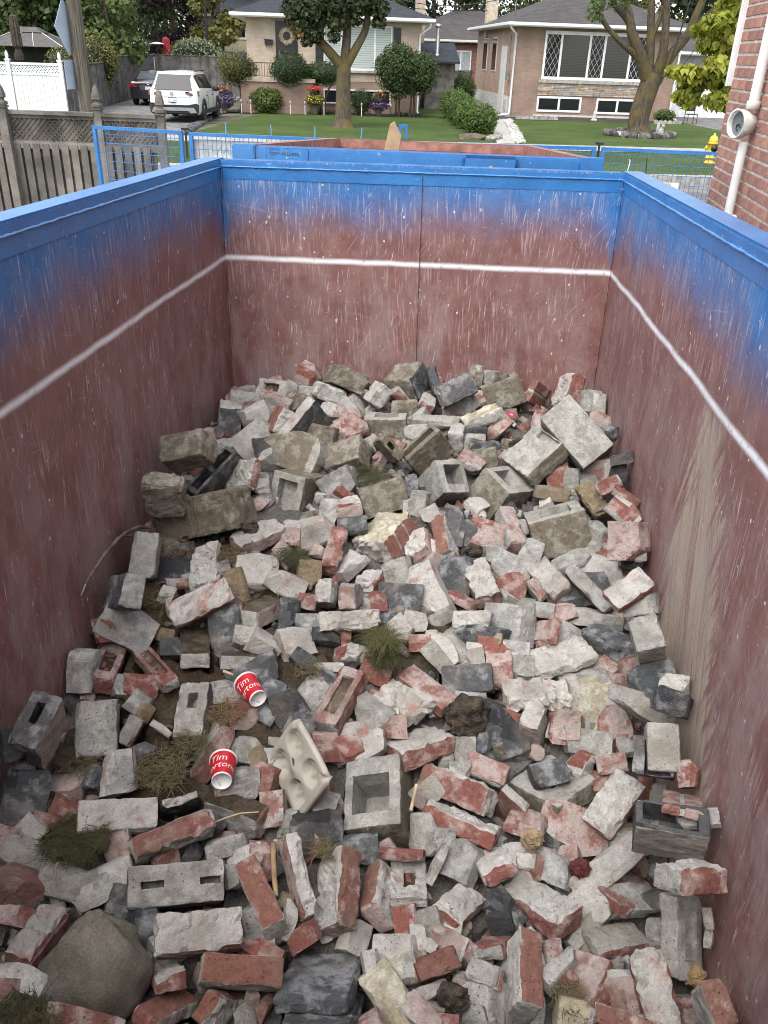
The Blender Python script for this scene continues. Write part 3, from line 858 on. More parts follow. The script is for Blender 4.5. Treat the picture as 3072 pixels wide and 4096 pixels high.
B|brick|rwr|rough=1|lower of two parallel long red bricks|1.436,-2.619,-1.647|0.1803,-0.0533,-0.4617,0.8669|1|0.237,0.048,0.104
B|brick|pgg|rough=1|half red half grey brick lying on the red bricks|1.465,-2.419,-1.653|-0.0049,-0.1813,-0.9332,-0.3102|0|0.145,0.076,0.061
B|brick|pgw|rough=1|upright pink brick with a white top|1.581,-2.238,-1.564|-0.6925,0.3327,-0.4464,-0.4587|0|0.231,0.071,0.105
B|brick|grr||grey brick just above the crumpled tan paper bag|1.533,-2.508,-1.656|0.1348,-0.2996,-0.9274,-0.1789|0|0.1,0.032,0.201
B|concrete_block|cmm|hole=AB,.2,.74,.2,.85,.15|upright hollow concrete block at the centre front|1.151,-2.618,-1.627|0.6747,0.0022,-0.2023,0.7098|1|0.237,0.185,0.17
B|cinder_block|dcd|hole=AB,.4,.8,.38,.66,.12;rough=1|tilted black block with a long hole by the left wall|0.143,-2.774,-1.295|-0.72,-0.2233,0.0663,-0.6537|1|0.161,0.084,0.19
B|concrete_slab|ccc|rough=1|broad pale slab near the left wall|0.268,-2.566,-1.502|0.5506,0.3361,-0.186,0.7411|1|0.172,0.124,0.22
B|broken_brick|grg||grey broken brick just right of the broad pale slab near the left wall|0.295,-2.527,-1.505|-0.7153,-0.3687,0.0985,-0.5854|1|0.092,0.051,0.131
B|cinder_block|ddd|rough=2|long dark slab in the left foreground|0.222,-2.68,-1.512|0.2727,0.082,0.9424,0.1753|0|0.22,0.065,0.085
B|brick|wwp||clean white-faced brick in the left foreground|0.257,-2.847,-1.519|-0.9498,-0.2261,-0.1464,-0.1592|1|0.222,0.087,0.061
B|cinder_block|wdd|rough=1|black block with a white top beside the white brick|0.453,-2.712,-1.554|0.9293,0.2694,0.0731,0.2418|1|0.11,0.032,0.22
B|brick|rww|rough=1|red and white streaked brick below the white brick|0.439,-2.885,-1.547|0.9227,0.2718,0.0488,0.2691|1|0.227,0.054,0.1
B|brick|rwr|rough=1|long red brick under the lower cup|0.55,-2.391,-1.501|-0.5364,-0.0662,-0.4925,0.6821|1|0.228,0.065,0.102
B|brick_cluster|kgp|dirt=1;rough=1|soil-covered double brick below the lower cup|0.724,-2.689,-1.59|-0.0139,-0.1824,-0.9817,0.052|0|0.202,0.074,0.086
B|brick|wpw|rough=1|tall white brick in the front centre|0.913,-2.958,-1.632|-0.2456,0.4981,0.8226,0.1221|0|0.215,0.044,0.102
B|cored_block|ggd|hole=AB,.14,.37,.44,.62,.06;hole=AB,.74,.96,.44,.6,.06|flat grey block with two slot holes|0.469,-3.042,-1.558|-0.9394,-0.2898,-0.1199,-0.1381|1|0.251,0.104,0.177
B|brick|wrw|rough=1|flat white brick in front of the slotted block|0.587,-3.153,-1.567|0.9587,0.222,0.1043,0.1437|1|0.21,0.098,0.062
B|brick|owg||speckled red brick slanting in the front centre|0.821,-3.023,-1.608|-0.0136,-0.4699,-0.8782,-0.0879|0|0.22,0.061,0.107
B|brick|wop|rough=1|brick with a white left face and red right face|1.012,-2.962,-1.638|0.658,-0.1842,-0.394,0.6147|1|0.213,0.107,0.067
B|brick|owp|rough=1|broken red brick with a white right side|1.09,-2.867,-1.663|0.6594,-0.2973,-0.1783,0.6671|1|0.18,0.062,0.108
B|brick|oww||flat red brick beside the big dark block|0.703,-3.191,-1.587|0.9653,0.2268,0.1136,0.0613|1|0.201,0.065,0.102
B|cinder_block|ddd|rough=1|big charcoal block at the front edge|1.063,-3.16,-1.648|0.0642,0.0187,0.9701,-0.2333|0|0.196,0.22,0.039
B|cinder_block|ddd|rough=1|dark charcoal cinder block just below the big charcoal block at the front edge|1.079,-3.226,-1.646|-0.0553,-0.0076,-0.9455,0.3207|0|0.183,0.22,0.032
B|brick|owr||speckled red brick left of the flat red brick beside the big dark block|0.631,-3.287,-1.596|-0.7916,0.1822,-0.2621,-0.521|1|0.174,0.073,0.038
B|brick|wor|rough=1|white mortar-crusted brick just below the flat red brick beside the big dark block|0.749,-3.203,-1.616|-0.5334,0.1549,-0.6806,0.4777|1|0.073,0.194,0.04
B|brick|wrr|rough=1|white-topped brick against the boulder|0.305,-3.221,-1.529|-0.7403,0.0532,-0.1105,-0.661|1|0.179,0.082,0.052
B|broken_brick|wrr|rough=1|white mortar-crusted broken brick just below the flat white brick in front of the slotted block|0.598,-3.205,-1.584|-0.9156,0.3154,0.0082,-0.2492|1|0.075,0.117,0.032
B|brick|wgp|hole=AB,.3,.62,.3,.75,.012;rough=1|white mortar-crusted brick just right of the broken red brick with a white right side|1.24,-2.825,-1.692|0.0398,-0.0235,0.9899,-0.1341|0|0.109,0.187,0.032
B|brick|wrr|rough=1|brick topped by a square white mortar plate|1.33,-2.886,-1.709|0.1127,-0.2988,-0.9386,0.1309|0|0.094,0.169,0.043
B|broken_brick|wrw|rough=1|half brick with a thick white mortar cap|1.396,-2.732,-1.674|-0.9484,0.2325,0.1588,-0.146|1|0.106,0.135,0.051
B|brick|wro|rough=1|large pale-topped brick at the front right|1.597,-2.865,-1.695|-0.0867,-0.3896,-0.9081,0.1262|0|0.221,0.127,0.059
B|brick|rrg|rough=1|red brick just right of the brick topped by a square white mortar plate|1.446,-2.935,-1.705|-0.7415,0.3418,-0.1326,-0.5619|1|0.212,0.091,0.038
B|brick|owg||tall red brick standing on end at the front|1.49,-3.085,-1.697|0.1616,-0.707,-0.6812,0.1003|0|0.204,0.066,0.122
B|broken_brick|oro|rough=1|short speckled red brick at the front|1.234,-3.079,-1.675|0.9526,0.2317,-0.0022,0.197|1|0.116,0.06,0.105
B|brick|cgp|rough=1|pale grey brick just left of the tall red brick standing on end at the front|1.437,-3.066,-1.702|-0.0099,-0.1369,-0.9523,-0.2724|0|0.095,0.055,0.205
B|brick|prr|rough=1|pinkish brick right of the tall red brick standing on end at the front|1.684,-3.04,-1.771|0.8391,-0.1172,-0.1852,0.4978|1|0.144,0.106,0.036
B|brick|pwr|rough=1|pink brick under a white mortar strip|1.807,-2.772,-1.723|0.8835,-0.0387,0.1886,0.427|1|0.21,0.099,0.034
B|brick|rwc|rough=1|red brick lying level under the hollow dark block|1.844,-2.964,-1.328|-0.4077,0.874,0.1185,-0.2363|0|0.164,0.056,0.099
B|brick|gwg|hole=AB,.15,.78,.28,.75,.016|grey brick on end with a long frog|1.905,-2.845,-1.561|-0.6983,-0.1118,-0.4489,0.5462|1|0.205,0.093,0.063
B|brick|crg|rough=1|pale grey brick just below the pink brick under a white mortar strip|1.728,-2.893,-1.747|0.958,-0.1211,0.1068,0.2368|1|0.191,0.096,0.032
B|brick|wrw|rough=2|white mortar-crusted brick below the grey brick on end with a long frog|1.804,-3.094,-1.747|0.011,-0.6692,-0.7277,-0.1501|0|0.188,0.095,0.054
B|brick|orw||speckled red brick right of the tall red brick standing on end at the front|1.682,-3.086,-1.755|0.9738,0.2082,-0.0166,-0.0904|1|0.159,0.05,0.1
B|brick|owr||speckled red brick below the grey brick on end with a long frog|1.911,-3.204,-1.544|0.0924,-0.5888,-0.7674,-0.2364|0|0.096,0.055,0.185
R|mortar_chunk|w||large white mortar lump just left of the blue-grey slab standing on edge|0.304,-0.819,-1.165|0.7382,0.5448,-0.04,0.3958|0|0.079,0.053,0.049
R|cinder_chunk|d||large dark charcoal cinder lump just left of the blue-grey slab standing on edge|0.392,-0.917,-1.171|0.8753,0.4409,0.1074,0.1674|0|0.055,0.041,0.038
R|concrete_chunk|g||large grey concrete lump just left of the frogged white brick at the rear wall|0.153,-0.382,-1.138|-0.8341,-0.5228,-0.1561,-0.0817|0|0.056,0.04,0.037
R|concrete_chunk|g||grey concrete lump just above the dark speckled block standing in the rear left corner|0.099,-0.125,-1.173|0.7877,0.5995,0.0584,0.1296|0|0.043,0.023,0.022
R|brick_fragment|p||pinkish brick fragment just right of the dark speckled block standing in the rear left corner|0.236,-0.515,-1.125|-0.855,-0.5092,-0.0854,-0.0489|0|0.036,0.03,0.027
R|mortar_chunk|w||large white mortar lump just below the frogged white brick at the rear wall|0.266,-0.597,-1.135|0.7441,0.6056,-0.0366,0.2797|0|0.056,0.044,0.04
R|cinder_chunk|d||small dark charcoal cinder lump just left of the blue-grey slab standing on edge|0.281,-0.738,-1.134|-0.86,-0.501,-0.0538,-0.0807|0|0.029,0.026,0.023
R|concrete_chunk|g||small grey concrete lump just right of the brown stained concrete block against the left wall|0.186,-0.93,-1.16|-0.8108,-0.5178,-0.137,-0.2359|0|0.033,0.025,0.023
R|concrete_chunk|m||large brown stained concrete lump just right of the frogged white brick at the rear wall|0.447,-0.402,-1.121|-0.8895,-0.3944,0.215,-0.0841|0|0.049,0.037,0.034
R|concrete_chunk|g||small grey concrete lump just right of the white-crusted half brick on the dark two-core block|0.425,-1.203,-1.22|0.8572,0.4964,0.0779,0.1126|0|0.026,0.026,0.023
R|brick_fragment|p||large pinkish brick fragment just right of the frogged white brick at the rear wall|0.436,-0.09,-1.111|-0.6948,-0.6919,-0.075,0.1817|0|0.049,0.068,0.045
R|concrete_chunk|m||large brown stained concrete lump just above the upright block with a notched white top|0.994,-0.435,-1.111|0.6952,0.7088,0.0255,0.1165|0|0.054,0.03,0.029
R|concrete_chunk|m||large brown stained concrete lump just below the blue-grey slab standing on edge|0.529,-0.883,-1.195|-0.8692,-0.4634,-0.0478,0.1658|0|0.126,0.071,0.069
R|concrete_chunk|m||large brown stained concrete lump just right of the blue-grey slab standing on edge|0.572,-0.764,-1.156|0.8271,0.556,0.0173,-0.0809|0|0.09,0.051,0.049
R|concrete_chunk|g||large grey concrete lump just left of the brown channel block filled with grass|0.755,-1.12,-1.231|-0.7936,-0.5414,0.1675,-0.2216|0|0.058,0.047,0.042
R|concrete_chunk|g||grey concrete lump just right of the pale block with a recessed panel|0.737,-1.307,-1.266|0.8486,0.524,0.068,0.0241|0|0.03,0.04,0.028
R|mortar_chunk|w||white mortar lump just right of the upright block with a notched white top|1.064,-0.693,-1.133|0.7918,0.6,0.0513,0.1019|0|0.043,0.029,0.027
R|concrete_chunk|c||large pale grey concrete lump just below the black speckled block leaning near the rear wall|1.158,-0.571,-1.121|-0.863,-0.5006,-0.0511,-0.0456|0|0.088,0.023,0.028
R|concrete_chunk|c||large pale grey concrete lump above the brown block with a long groove in its top|1.274,-0.308,-1.121|0.6977,0.6139,-0.2704,0.2512|0|0.068,0.043,0.041
R|brick_fragment|p||pinkish brick fragment just below the tall brown block at the rear wall|0.642,-0.517,-1.114|-0.8257,-0.5356,-0.0616,0.1662|0|0.048,0.03,0.028
R|brick_fragment|p||large pinkish brick fragment just below the tall brown block at the rear wall|0.733,-0.516,-1.116|0.7703,0.5224,0.2658,-0.2512|0|0.06,0.033,0.032
R|brick_fragment|r||large red brick fragment just left of the upright block with a notched white top|0.75,-0.673,-1.138|-0.8632,-0.4748,0.0473,-0.1652|0|0.063,0.046,0.042
R|mortar_chunk|w||small white mortar lump just below the tall brown block at the rear wall|0.692,-0.679,-1.12|0.7785,0.5407,-0.0547,0.3141|0|0.055,0.016,0.019
R|mortar_chunk|w||small white mortar lump just right of the frogged white brick at the rear wall|0.442,-0.184,-1.137|0.7887,0.5832,0.1599,0.1106|0|0.032,0.026,0.023
R|cinder_chunk|d||small dark charcoal cinder lump just left of the tipped block with a square core|1.075,-1.115,-1.218|0.8782,0.4677,0.0418,0.0904|0|0.021,0.037,0.02
R|concrete_chunk|g||grey concrete lump just left of the tipped block with a square core|1.114,-1.204,-1.254|0.8012,0.5892,0.0415,-0.0959|0|0.031,0.041,0.028
R|mortar_chunk|w||small white mortar lump just below the tipped block with a square core|1.169,-1.267,-1.271|0.8209,0.5008,-0.1721,0.2138|0|0.03,0.025,0.023
R|concrete_chunk|m||brown stained concrete lump just right of the black speckled block leaning near the rear wall|1.363,-0.113,-1.023|-0.7806,-0.5981,0.0827,0.1616|0|0.032,0.045,0.029
R|concrete_chunk|c||small pale grey concrete lump just left of the two brown bricks still mortared together|1.43,-0.123,-1.02|0.7576,0.6509,0.0492,-0.0017|0|0.032,0.025,0.023
R|concrete_chunk|c||pale grey concrete lump just below the upright block with a notch near the rear right|1.454,-0.175,-1.128|0.8149,0.5753,-0.029,0.0633|0|0.029,0.035,0.026
R|brick_fragment|r||small red brick fragment just right of the tan sandstone lump by the right wall|1.95,-1.351,-1.099|-0.7417,-0.6027,-0.0612,0.2879|0|0.043,0.017,0.018
R|concrete_chunk|g||grey concrete lump just right of the tan sandstone lump by the right wall|1.954,-1.13,-1.216|0.8122,0.5229,0.1364,-0.2197|0|0.044,0.021,0.021
R|brick_fragment|p||large pinkish brick fragment just right of the tan sandstone lump by the right wall|1.934,-1.421,-1.132|0.79,0.5165,0.0853,-0.3192|0|0.052,0.033,0.031
R|brick_fragment|r||large red brick fragment just below the large plain grey slab block|1.735,-0.928,-1.223|-0.8149,-0.5553,0.1644,-0.0239|0|0.04,0.051,0.037
R|concrete_chunk|g||grey concrete lump just below the large plain grey slab block|1.79,-0.951,-1.224|-0.8397,-0.5415,-0.0083,0.0397|0|0.03,0.046,0.028
R|brick_fragment|p||large pinkish brick fragment just right of the large plain grey slab block|1.928,-0.916,-1.177|0.7987,0.5743,-0.1778,-0.0233|0|0.054,0.04,0.037
R|concrete_chunk|g||grey concrete lump just above the tan sandstone lump by the right wall|1.862,-0.929,-1.217|0.743,0.6614,-0.1004,0.0183|0|0.046,0.022,0.022
R|cinder_chunk|s||small blackish cinder lump just right of the large plain grey slab block|1.959,-1.112,-1.031|0.8202,0.5492,-0.1585,0.0229|0|0.036,0.018,0.018
R|cinder_chunk|s||small blackish cinder lump just above the tan sandstone lump by the right wall|1.957,-1.092,-1.096|-0.828,-0.5506,0.0653,0.0832|0|0.026,0.028,0.023
R|cinder_chunk|s||small blackish cinder lump above the upright red and white brick below the hollow block|1.961,-1.161,-1.106|-0.7997,-0.5605,0.2138,0.0263|0|0.023,0.02,0.018
R|concrete_chunk|g||small grey concrete lump just right of the large plain grey slab block|1.953,-0.684,-1.083|-0.6917,-0.6647,0.0799,0.2709|0|0.031,0.025,0.023
R|cinder_chunk|s||small blackish cinder lump right of the white mortared brick wedged in the rear right corner|1.954,-0.867,-1.014|-0.7835,-0.6042,-0.1421,-0.0289|0|0.021,0.024,0.019
R|brick_fragment|p||pinkish brick fragment just above the large plain grey slab block|1.956,-0.538,-1.081|-0.8757,-0.4777,-0.0011,0.0698|0|0.041,0.029,0.027
R|concrete_chunk|g||large grey concrete lump just above the large plain grey slab block|1.943,-0.308,-1.08|0.8356,0.5375,-0.0808,-0.0791|0|0.043,0.055,0.038
R|concrete_chunk|c||pale grey concrete lump just above the large plain grey slab block|1.959,-0.433,-1.038|0.8348,0.5467,-0.0566,-0.0307|0|0.024,0.047,0.023
R|brick_fragment|p||pinkish brick fragment just below the two brown bricks still mortared together|1.673,-0.436,-1.13|0.8554,0.5072,-0.0342,-0.0994|0|0.024,0.039,0.023
R|brick_fragment|p||pinkish brick fragment just below the upright block with a notch near the rear right|1.466,-0.583,-1.133|0.7695,0.5085,0.1026,-0.3725|0|0.026,0.058,0.027
R|cinder_chunk|s||blackish cinder lump just below the black speckled block leaning near the rear wall|1.359,-0.66,-1.134|0.7461,0.6651,-0.0303,0.0099|0|0.04,0.023,0.022
R|concrete_chunk|g||grey concrete lump just below the black speckled block leaning near the rear wall|1.357,-0.727,-1.148|0.8011,0.5959,-0.0503,-0.0237|0|0.04,0.028,0.026
R|cinder_chunk|s||blackish cinder lump just left of the large tilted pale block with rotten wood on it|1.38,-0.789,-1.164|-0.8076,-0.585,-0.0456,0.0596|0|0.042,0.034,0.03
R|concrete_chunk|m||large brown stained concrete lump just above the tipped brown block with a square core|1.4,-0.857,-1.185|0.7813,0.6112,-0.1119,0.0592|0|0.047,0.041,0.037
R|brick_fragment|p||large pinkish brick fragment just right of the black speckled block leaning near the rear wall|1.366,-0.23,-1.124|-0.8479,-0.4991,0.1428,-0.1076|0|0.044,0.038,0.034
R|brick_fragment|p||pinkish brick fragment just right of the tipped block with a square core|1.33,-0.9,-1.183|-0.85,-0.4391,-0.1677,0.2378|0|0.044,0.03,0.028
R|stone|n||tan stone just above the hollow block with its core facing up|1.696,-1.053,-1.241|0.837,0.5413,0.0556,-0.058|0|0.058,0.024,0.025
R|cinder_chunk|s||large blackish cinder lump just right of the pale slab leaning on the left wall|0.16,-1.665,-1.374|0.876,0.4375,0.1008,0.1764|0|0.07,0.061,0.054
R|brick_fragment|p||small pinkish brick fragment just right of the pale slab leaning on the left wall|0.226,-1.794,-1.367|-0.8004,-0.5014,-0.2649,-0.1943|0|0.041,0.016,0.017
R|concrete_chunk|g||large grey concrete lump just above the long white-topped brick left of centre|0.323,-1.723,-1.375|-0.8625,-0.4471,0.0043,-0.2371|0|0.074,0.032,0.033
R|stone|n||large tan stone just above the soil-topped brick left of centre|0.45,-1.76,-1.392|-0.8443,-0.4915,-0.0151,-0.2128|0|0.03,0.06,0.029
R|mortar_chunk|w||large white mortar lump just below the white brick with soil on its top|0.494,-1.662,-1.389|0.9256,0.3354,0.154,0.0838|0|0.063,0.054,0.048
R|cinder_chunk|d||large dark charcoal cinder lump just right of the long white-topped brick left of centre|0.433,-1.936,-1.459|0.9114,0.3589,0.1284,0.1548|0|0.042,0.083,0.041
R|mortar_chunk|w||white mortar lump just below the soil-topped brick left of centre|0.531,-1.972,-1.454|-0.8666,-0.4801,-0.1356,-0.0105|0|0.035,0.026,0.024
R|mortar_chunk|w||white mortar lump just above the upper red paper cup|0.599,-2.002,-1.478|0.7239,0.6264,0.2352,-0.1679|0|0.043,0.032,0.029
R|concrete_chunk|g||large grey concrete lump just below the half black half grey block by the left wall|0.115,-2.042,-1.406|0.9048,0.3416,0.2435,-0.0732|0|0.074,0.055,0.05
R|brick_fragment|r||red brick fragment just below the half black half grey block by the left wall|0.06,-2.096,-1.381|-0.8544,-0.4778,-0.067,-0.1928|0|0.029,0.033,0.026
R|concrete_chunk|g||grey concrete lump just left of the frogged brick by the left wall|0.05,-2.274,-1.424|0.856,0.5146,-0.0487,0.0024|0|0.03,0.052,0.029
R|cinder_chunk|d||small dark charcoal cinder lump just left of the upright brick with a soil cap|0.281,-2.078,-1.458|-0.9207,-0.297,-0.1846,-0.1735|0|0.032,0.025,0.023
R|cinder_chunk|d||large dark charcoal cinder lump just above the upper red paper cup|0.585,-2.103,-1.517|0.8388,0.4908,-0.0929,0.2166|0|0.075,0.038,0.037
R|brick_fragment|p||small pinkish brick fragment just left of the soil-topped brick left of centre|0.462,-1.87,-1.417|-0.7803,-0.6231,-0.003,-0.0538|0|0.027,0.027,0.023
R|stone|n||small tan stone just left of the upright brick with a soil cap|0.247,-2.034,-1.435|-0.9119,-0.376,-0.1646,-0.0087|0|0.026,0.019,0.018
R|mortar_chunk|w||large white mortar lump just above the red brick on end edged in white mortar|0.694,-1.423,-1.322|0.7255,0.6566,-0.0781,0.191|0|0.069,0.049,0.045
R|brick_fragment|p||pinkish brick fragment just right of the white brick with soil on its top|0.606,-1.45,-1.302|-0.8366,-0.5469,-0.0236,-0.0217|0|0.029,0.039,0.027
R|cinder_chunk|d||dark charcoal cinder lump just left of the three brown bricks under yellow mortar|0.847,-1.372,-1.295|-0.8791,-0.4718,0.0029,-0.0679|0|0.047,0.032,0.03
R|concrete_chunk|c||large pale grey concrete lump just right of the red brick end with mossy mortar|1.055,-1.578,-1.384|-0.873,-0.4544,0.0896,-0.153|0|0.05,0.04,0.036
R|brick_fragment|r||small red brick fragment just below the red brick end with mossy mortar|0.996,-1.741,-1.417|0.8716,0.4794,-0.0421,0.0932|0|0.025,0.03,0.022
R|cinder_chunk|d||large dark charcoal cinder lump just right of the red brick end with mossy mortar|1.072,-1.69,-1.453|-0.894,-0.4473,-0.0185,0.0179|0|0.064,0.066,0.056
R|mortar_chunk|w||large white mortar lump just left of the thin red brick slip lying aslant|1.195,-1.651,-1.44|-0.8496,-0.4391,0.2321,-0.1777|0|0.051,0.1,0.05
R|concrete_chunk|g||large grey concrete lump just below the upright red brick with a pale right side|1.138,-1.586,-1.395|0.9139,0.396,-0.0846,0.0293|0|0.047,0.042,0.038
R|mortar_chunk|w||white mortar lump just right of the green grass tuft|1.082,-1.847,-1.476|-0.8072,-0.438,-0.1595,0.3621|0|0.038,0.04,0.033
R|mortar_chunk|w||white mortar lump just left of the thin red brick slip lying aslant|1.14,-1.805,-1.456|-0.8642,-0.4934,-0.0742,0.065|0|0.036,0.029,0.026
R|mortar_chunk|w||small white mortar lump just left of the thin red brick slip lying aslant|1.204,-1.868,-1.464|0.8505,0.5185,-0.0228,-0.0855|0|0.018,0.014,0.013
R|brick_fragment|r||small red brick fragment just right of the green grass tuft|1.165,-1.898,-1.484|0.8856,0.4611,-0.0321,0.0445|0|0.031,0.024,0.022
R|mortar_chunk|w||large white mortar lump just left of the white brick behind the green grass tuft|0.709,-1.96,-1.49|0.9226,0.2811,0.1103,0.2399|0|0.046,0.048,0.04
R|cinder_chunk|s||blackish cinder lump just below the white brick behind the green grass tuft|0.818,-1.929,-1.465|0.9402,0.3211,0.095,0.0626|0|0.04,0.023,0.022
R|concrete_chunk|g||grey concrete lump just left of the white brick behind the green grass tuft|0.749,-1.88,-1.451|0.8721,0.4866,0.0263,0.0452|0|0.038,0.031,0.028
R|cinder_chunk|d||dark charcoal cinder lump just right of the soil-topped brick left of centre|0.669,-1.85,-1.435|-0.8771,-0.4799,-0.0119,-0.0155|0|0.029,0.049,0.028
R|brick_fragment|r||large red brick fragment just below the green grass tuft|1.021,-2.026,-1.531|0.915,0.3814,0.0176,-0.1303|0|0.043,0.038,0.034
R|concrete_chunk|c||pale grey concrete lump just left of the flat charcoal block near the centre|1.232,-1.948,-1.512|0.8125,0.4416,0.1374,-0.3548|0|0.048,0.026,0.025
R|mortar_chunk|w||large white mortar lump just left of the flat charcoal block near the centre|1.258,-1.903,-1.51|0.7916,0.399,0.0379,-0.4613|0|0.057,0.035,0.033
R|concrete_chunk|c||pale grey concrete lump just above the flat charcoal block near the centre|1.297,-1.891,-1.499|0.8001,0.4543,-0.2793,0.2747|0|0.026,0.053,0.026
R|mortar_chunk|w||small white mortar lump just left of the red brick end beside the grass tuft|0.849,-2.064,-1.499|0.8954,0.421,0.1071,0.0981|0|0.04,0.013,0.014
R|cinder_chunk|d||dark charcoal cinder lump just left of the red brick end beside the grass tuft|0.767,-2.049,-1.499|-0.8924,-0.3529,-0.2072,0.1902|0|0.047,0.023,0.023
R|cinder_chunk|d||dark charcoal cinder lump just above the big frogged brick right of the upper cup|0.82,-2.099,-1.53|0.7491,0.6607,0.03,-0.0374|0|0.046,0.034,0.031
R|mortar_chunk|w||large white mortar lump just above the soil-topped brick left of centre|0.625,-1.703,-1.397|-0.8251,-0.5154,-0.174,0.1523|0|0.06,0.039,0.037
R|stone|n||tan stone just left of the red brick on end edged in white mortar|0.705,-1.639,-1.374|-0.8364,-0.5257,-0.1406,-0.0659|0|0.035,0.04,0.031
R|brick_fragment|p||small pinkish brick fragment just left of the squarish white brick half|0.726,-1.79,-1.41|0.8891,0.4398,0.1256,0.0165|0|0.027,0.023,0.02
R|cinder_chunk|d||large dark charcoal cinder lump just above the thin red brick slip lying aslant|1.29,-1.544,-1.409|0.8524,0.5222,0.0195,-0.0195|0|0.057,0.066,0.051
R|cinder_chunk|d||large dark charcoal cinder lump just above the upright red brick with a pale right side|1.28,-1.32,-1.303|-0.9131,-0.4033,0.0044,0.0589|0|0.03,0.065,0.03
R|cinder_chunk|d||dark charcoal cinder lump just right of the upright red brick with a pale right side|1.351,-1.325,-1.307|-0.7894,-0.568,0.1127,-0.2037|0|0.045,0.03,0.028
R|brick_fragment|r||large red brick fragment just left of the pale brick pointing up below the tipped blocks|1.422,-1.319,-1.334|-0.8439,-0.5216,-0.0582,0.1113|0|0.07,0.052,0.048
R|concrete_chunk|g||small grey concrete lump just below the pale brick pointing up below the tipped blocks|1.441,-1.445,-1.347|-0.8292,-0.544,-0.1077,-0.0701|0|0.033,0.025,0.023
R|concrete_chunk|g||large grey concrete lump just below the pale brick pointing up below the tipped blocks|1.508,-1.489,-1.391|0.875,0.4438,0.0497,-0.1871|0|0.058,0.046,0.041
R|brick_fragment|r||large red brick fragment just right of the brick capped by a lumpy white mortar ridge|1.502,-1.602,-1.435|-0.8998,-0.4276,-0.0153,0.0853|0|0.047,0.065,0.043
R|concrete_chunk|g||large grey concrete lump just below the hollow block with its core facing up|1.587,-1.426,-1.365|0.7694,0.6032,0.0253,-0.2086|0|0.037,0.056,0.034
R|concrete_chunk|g||large grey concrete lump just below the tan sandstone lump by the right wall|1.764,-1.419,-1.367|0.7934,0.537,-0.2151,0.1896|0|0.059,0.027,0.027
R|mortar_chunk|w||large white mortar lump just below the upright red and white brick below the hollow block|1.898,-1.435,-1.399|0.8763,0.4421,-0.0976,-0.1645|0|0.073,0.041,0.04
R|brick_fragment|p||large pinkish brick fragment above the wide pale brick pair against the right wall|1.93,-1.615,-1.155|-0.8385,-0.4904,0.2171,0.0961|0|0.053,0.055,0.046
R|cinder_chunk|d||large dark charcoal cinder lump above the dark crumbling block by the right wall|1.77,-1.545,-1.45|-0.9387,-0.3135,0.0529,-0.1332|0|0.101,0.056,0.054
R|concrete_chunk|g||small grey concrete lump just right of the brick capped by a lumpy white mortar ridge|1.562,-1.68,-1.441|0.8962,0.4221,-0.1191,-0.0673|0|0.03,0.028,0.024
R|concrete_chunk|g||small grey concrete lump just above the flat white slab right of centre|1.629,-1.684,-1.444|0.8744,0.4563,-0.1157,-0.1176|0|0.037,0.023,0.022
R|concrete_chunk|c||large pale grey concrete lump just below the brick capped by a lumpy white mortar ridge|1.506,-1.73,-1.496|-0.8908,-0.4451,0.0741,0.0531|0|0.072,0.059,0.053
R|mortar_chunk|w||large white mortar lump just above the dark crumbling block by the right wall|1.826,-1.683,-1.467|0.8206,0.5606,-0.067,-0.0883|0|0.087,0.023,0.028
R|brick_fragment|p||pinkish brick fragment just above the flat white slab right of centre|1.703,-1.693,-1.454|0.9222,0.3315,-0.129,0.1515|0|0.041,0.023,0.022
R|concrete_chunk|g||grey concrete lump just above the flat white slab right of centre|1.718,-1.761,-1.483|0.8466,0.5016,0.136,-0.1144|0|0.036,0.027,0.025
R|mortar_chunk|w||white mortar lump just right of the wide pale brick pair against the right wall|1.946,-1.86,-1.278|0.8446,0.4817,-0.2324,-0.0234|0|0.042,0.03,0.027
R|brick_fragment|p||large pinkish brick fragment just right of the flat charcoal block near the centre|1.465,-1.962,-1.545|0.9387,0.3291,-0.1025,0.0057|0|0.035,0.047,0.032
R|mortar_chunk|w||white mortar lump just left of the flat white slab right of centre|1.521,-1.872,-1.51|0.8636,0.5016,-0.0215,-0.0469|0|0.038,0.029,0.026
R|mortar_chunk|w||white mortar lump just above the long mortar-crusted white brick|1.534,-1.93,-1.533|-0.9177,-0.395,-0.0083,-0.0417|0|0.039,0.03,0.028
R|brick_fragment|r||red brick fragment just above the flat charcoal block near the centre|1.434,-1.876,-1.503|-0.947,-0.3171,-0.0509,-0.0057|0|0.046,0.027,0.025
R|mortar_chunk|w||small white mortar lump just above the flat charcoal block near the centre|1.371,-1.922,-1.508|0.8498,0.5121,-0.0979,0.077|0|0.026,0.024,0.021
R|mortar_chunk|w||small white mortar lump just below the thin red brick slip lying aslant|1.365,-1.902,-1.49|0.9312,0.3636,0.0251,0.0011|0|0.022,0.015,0.014
R|cinder_chunk|d||large dark charcoal cinder lump just below the thin red brick slip lying aslant|1.407,-1.816,-1.489|-0.8534,-0.513,-0.0855,0.0365|0|0.067,0.031,0.032
R|cinder_chunk|d||small dark charcoal cinder lump just below the thin red brick slip lying aslant|1.318,-1.84,-1.479|0.8827,0.4476,-0.0773,0.1203|0|0.027,0.031,0.024
R|brick_fragment|r||red brick fragment just below the pale smooth block tight to the right wall|1.934,-1.937,-1.504|-0.8413,-0.4864,0.235,0.0216|0|0.036,0.034,0.03
R|concrete_chunk|m||small brown stained concrete lump just above the wide pale brick pair against the right wall|1.961,-1.485,-1.324|0.8181,0.5583,0.1272,-0.0525|0|0.021,0.019,0.017
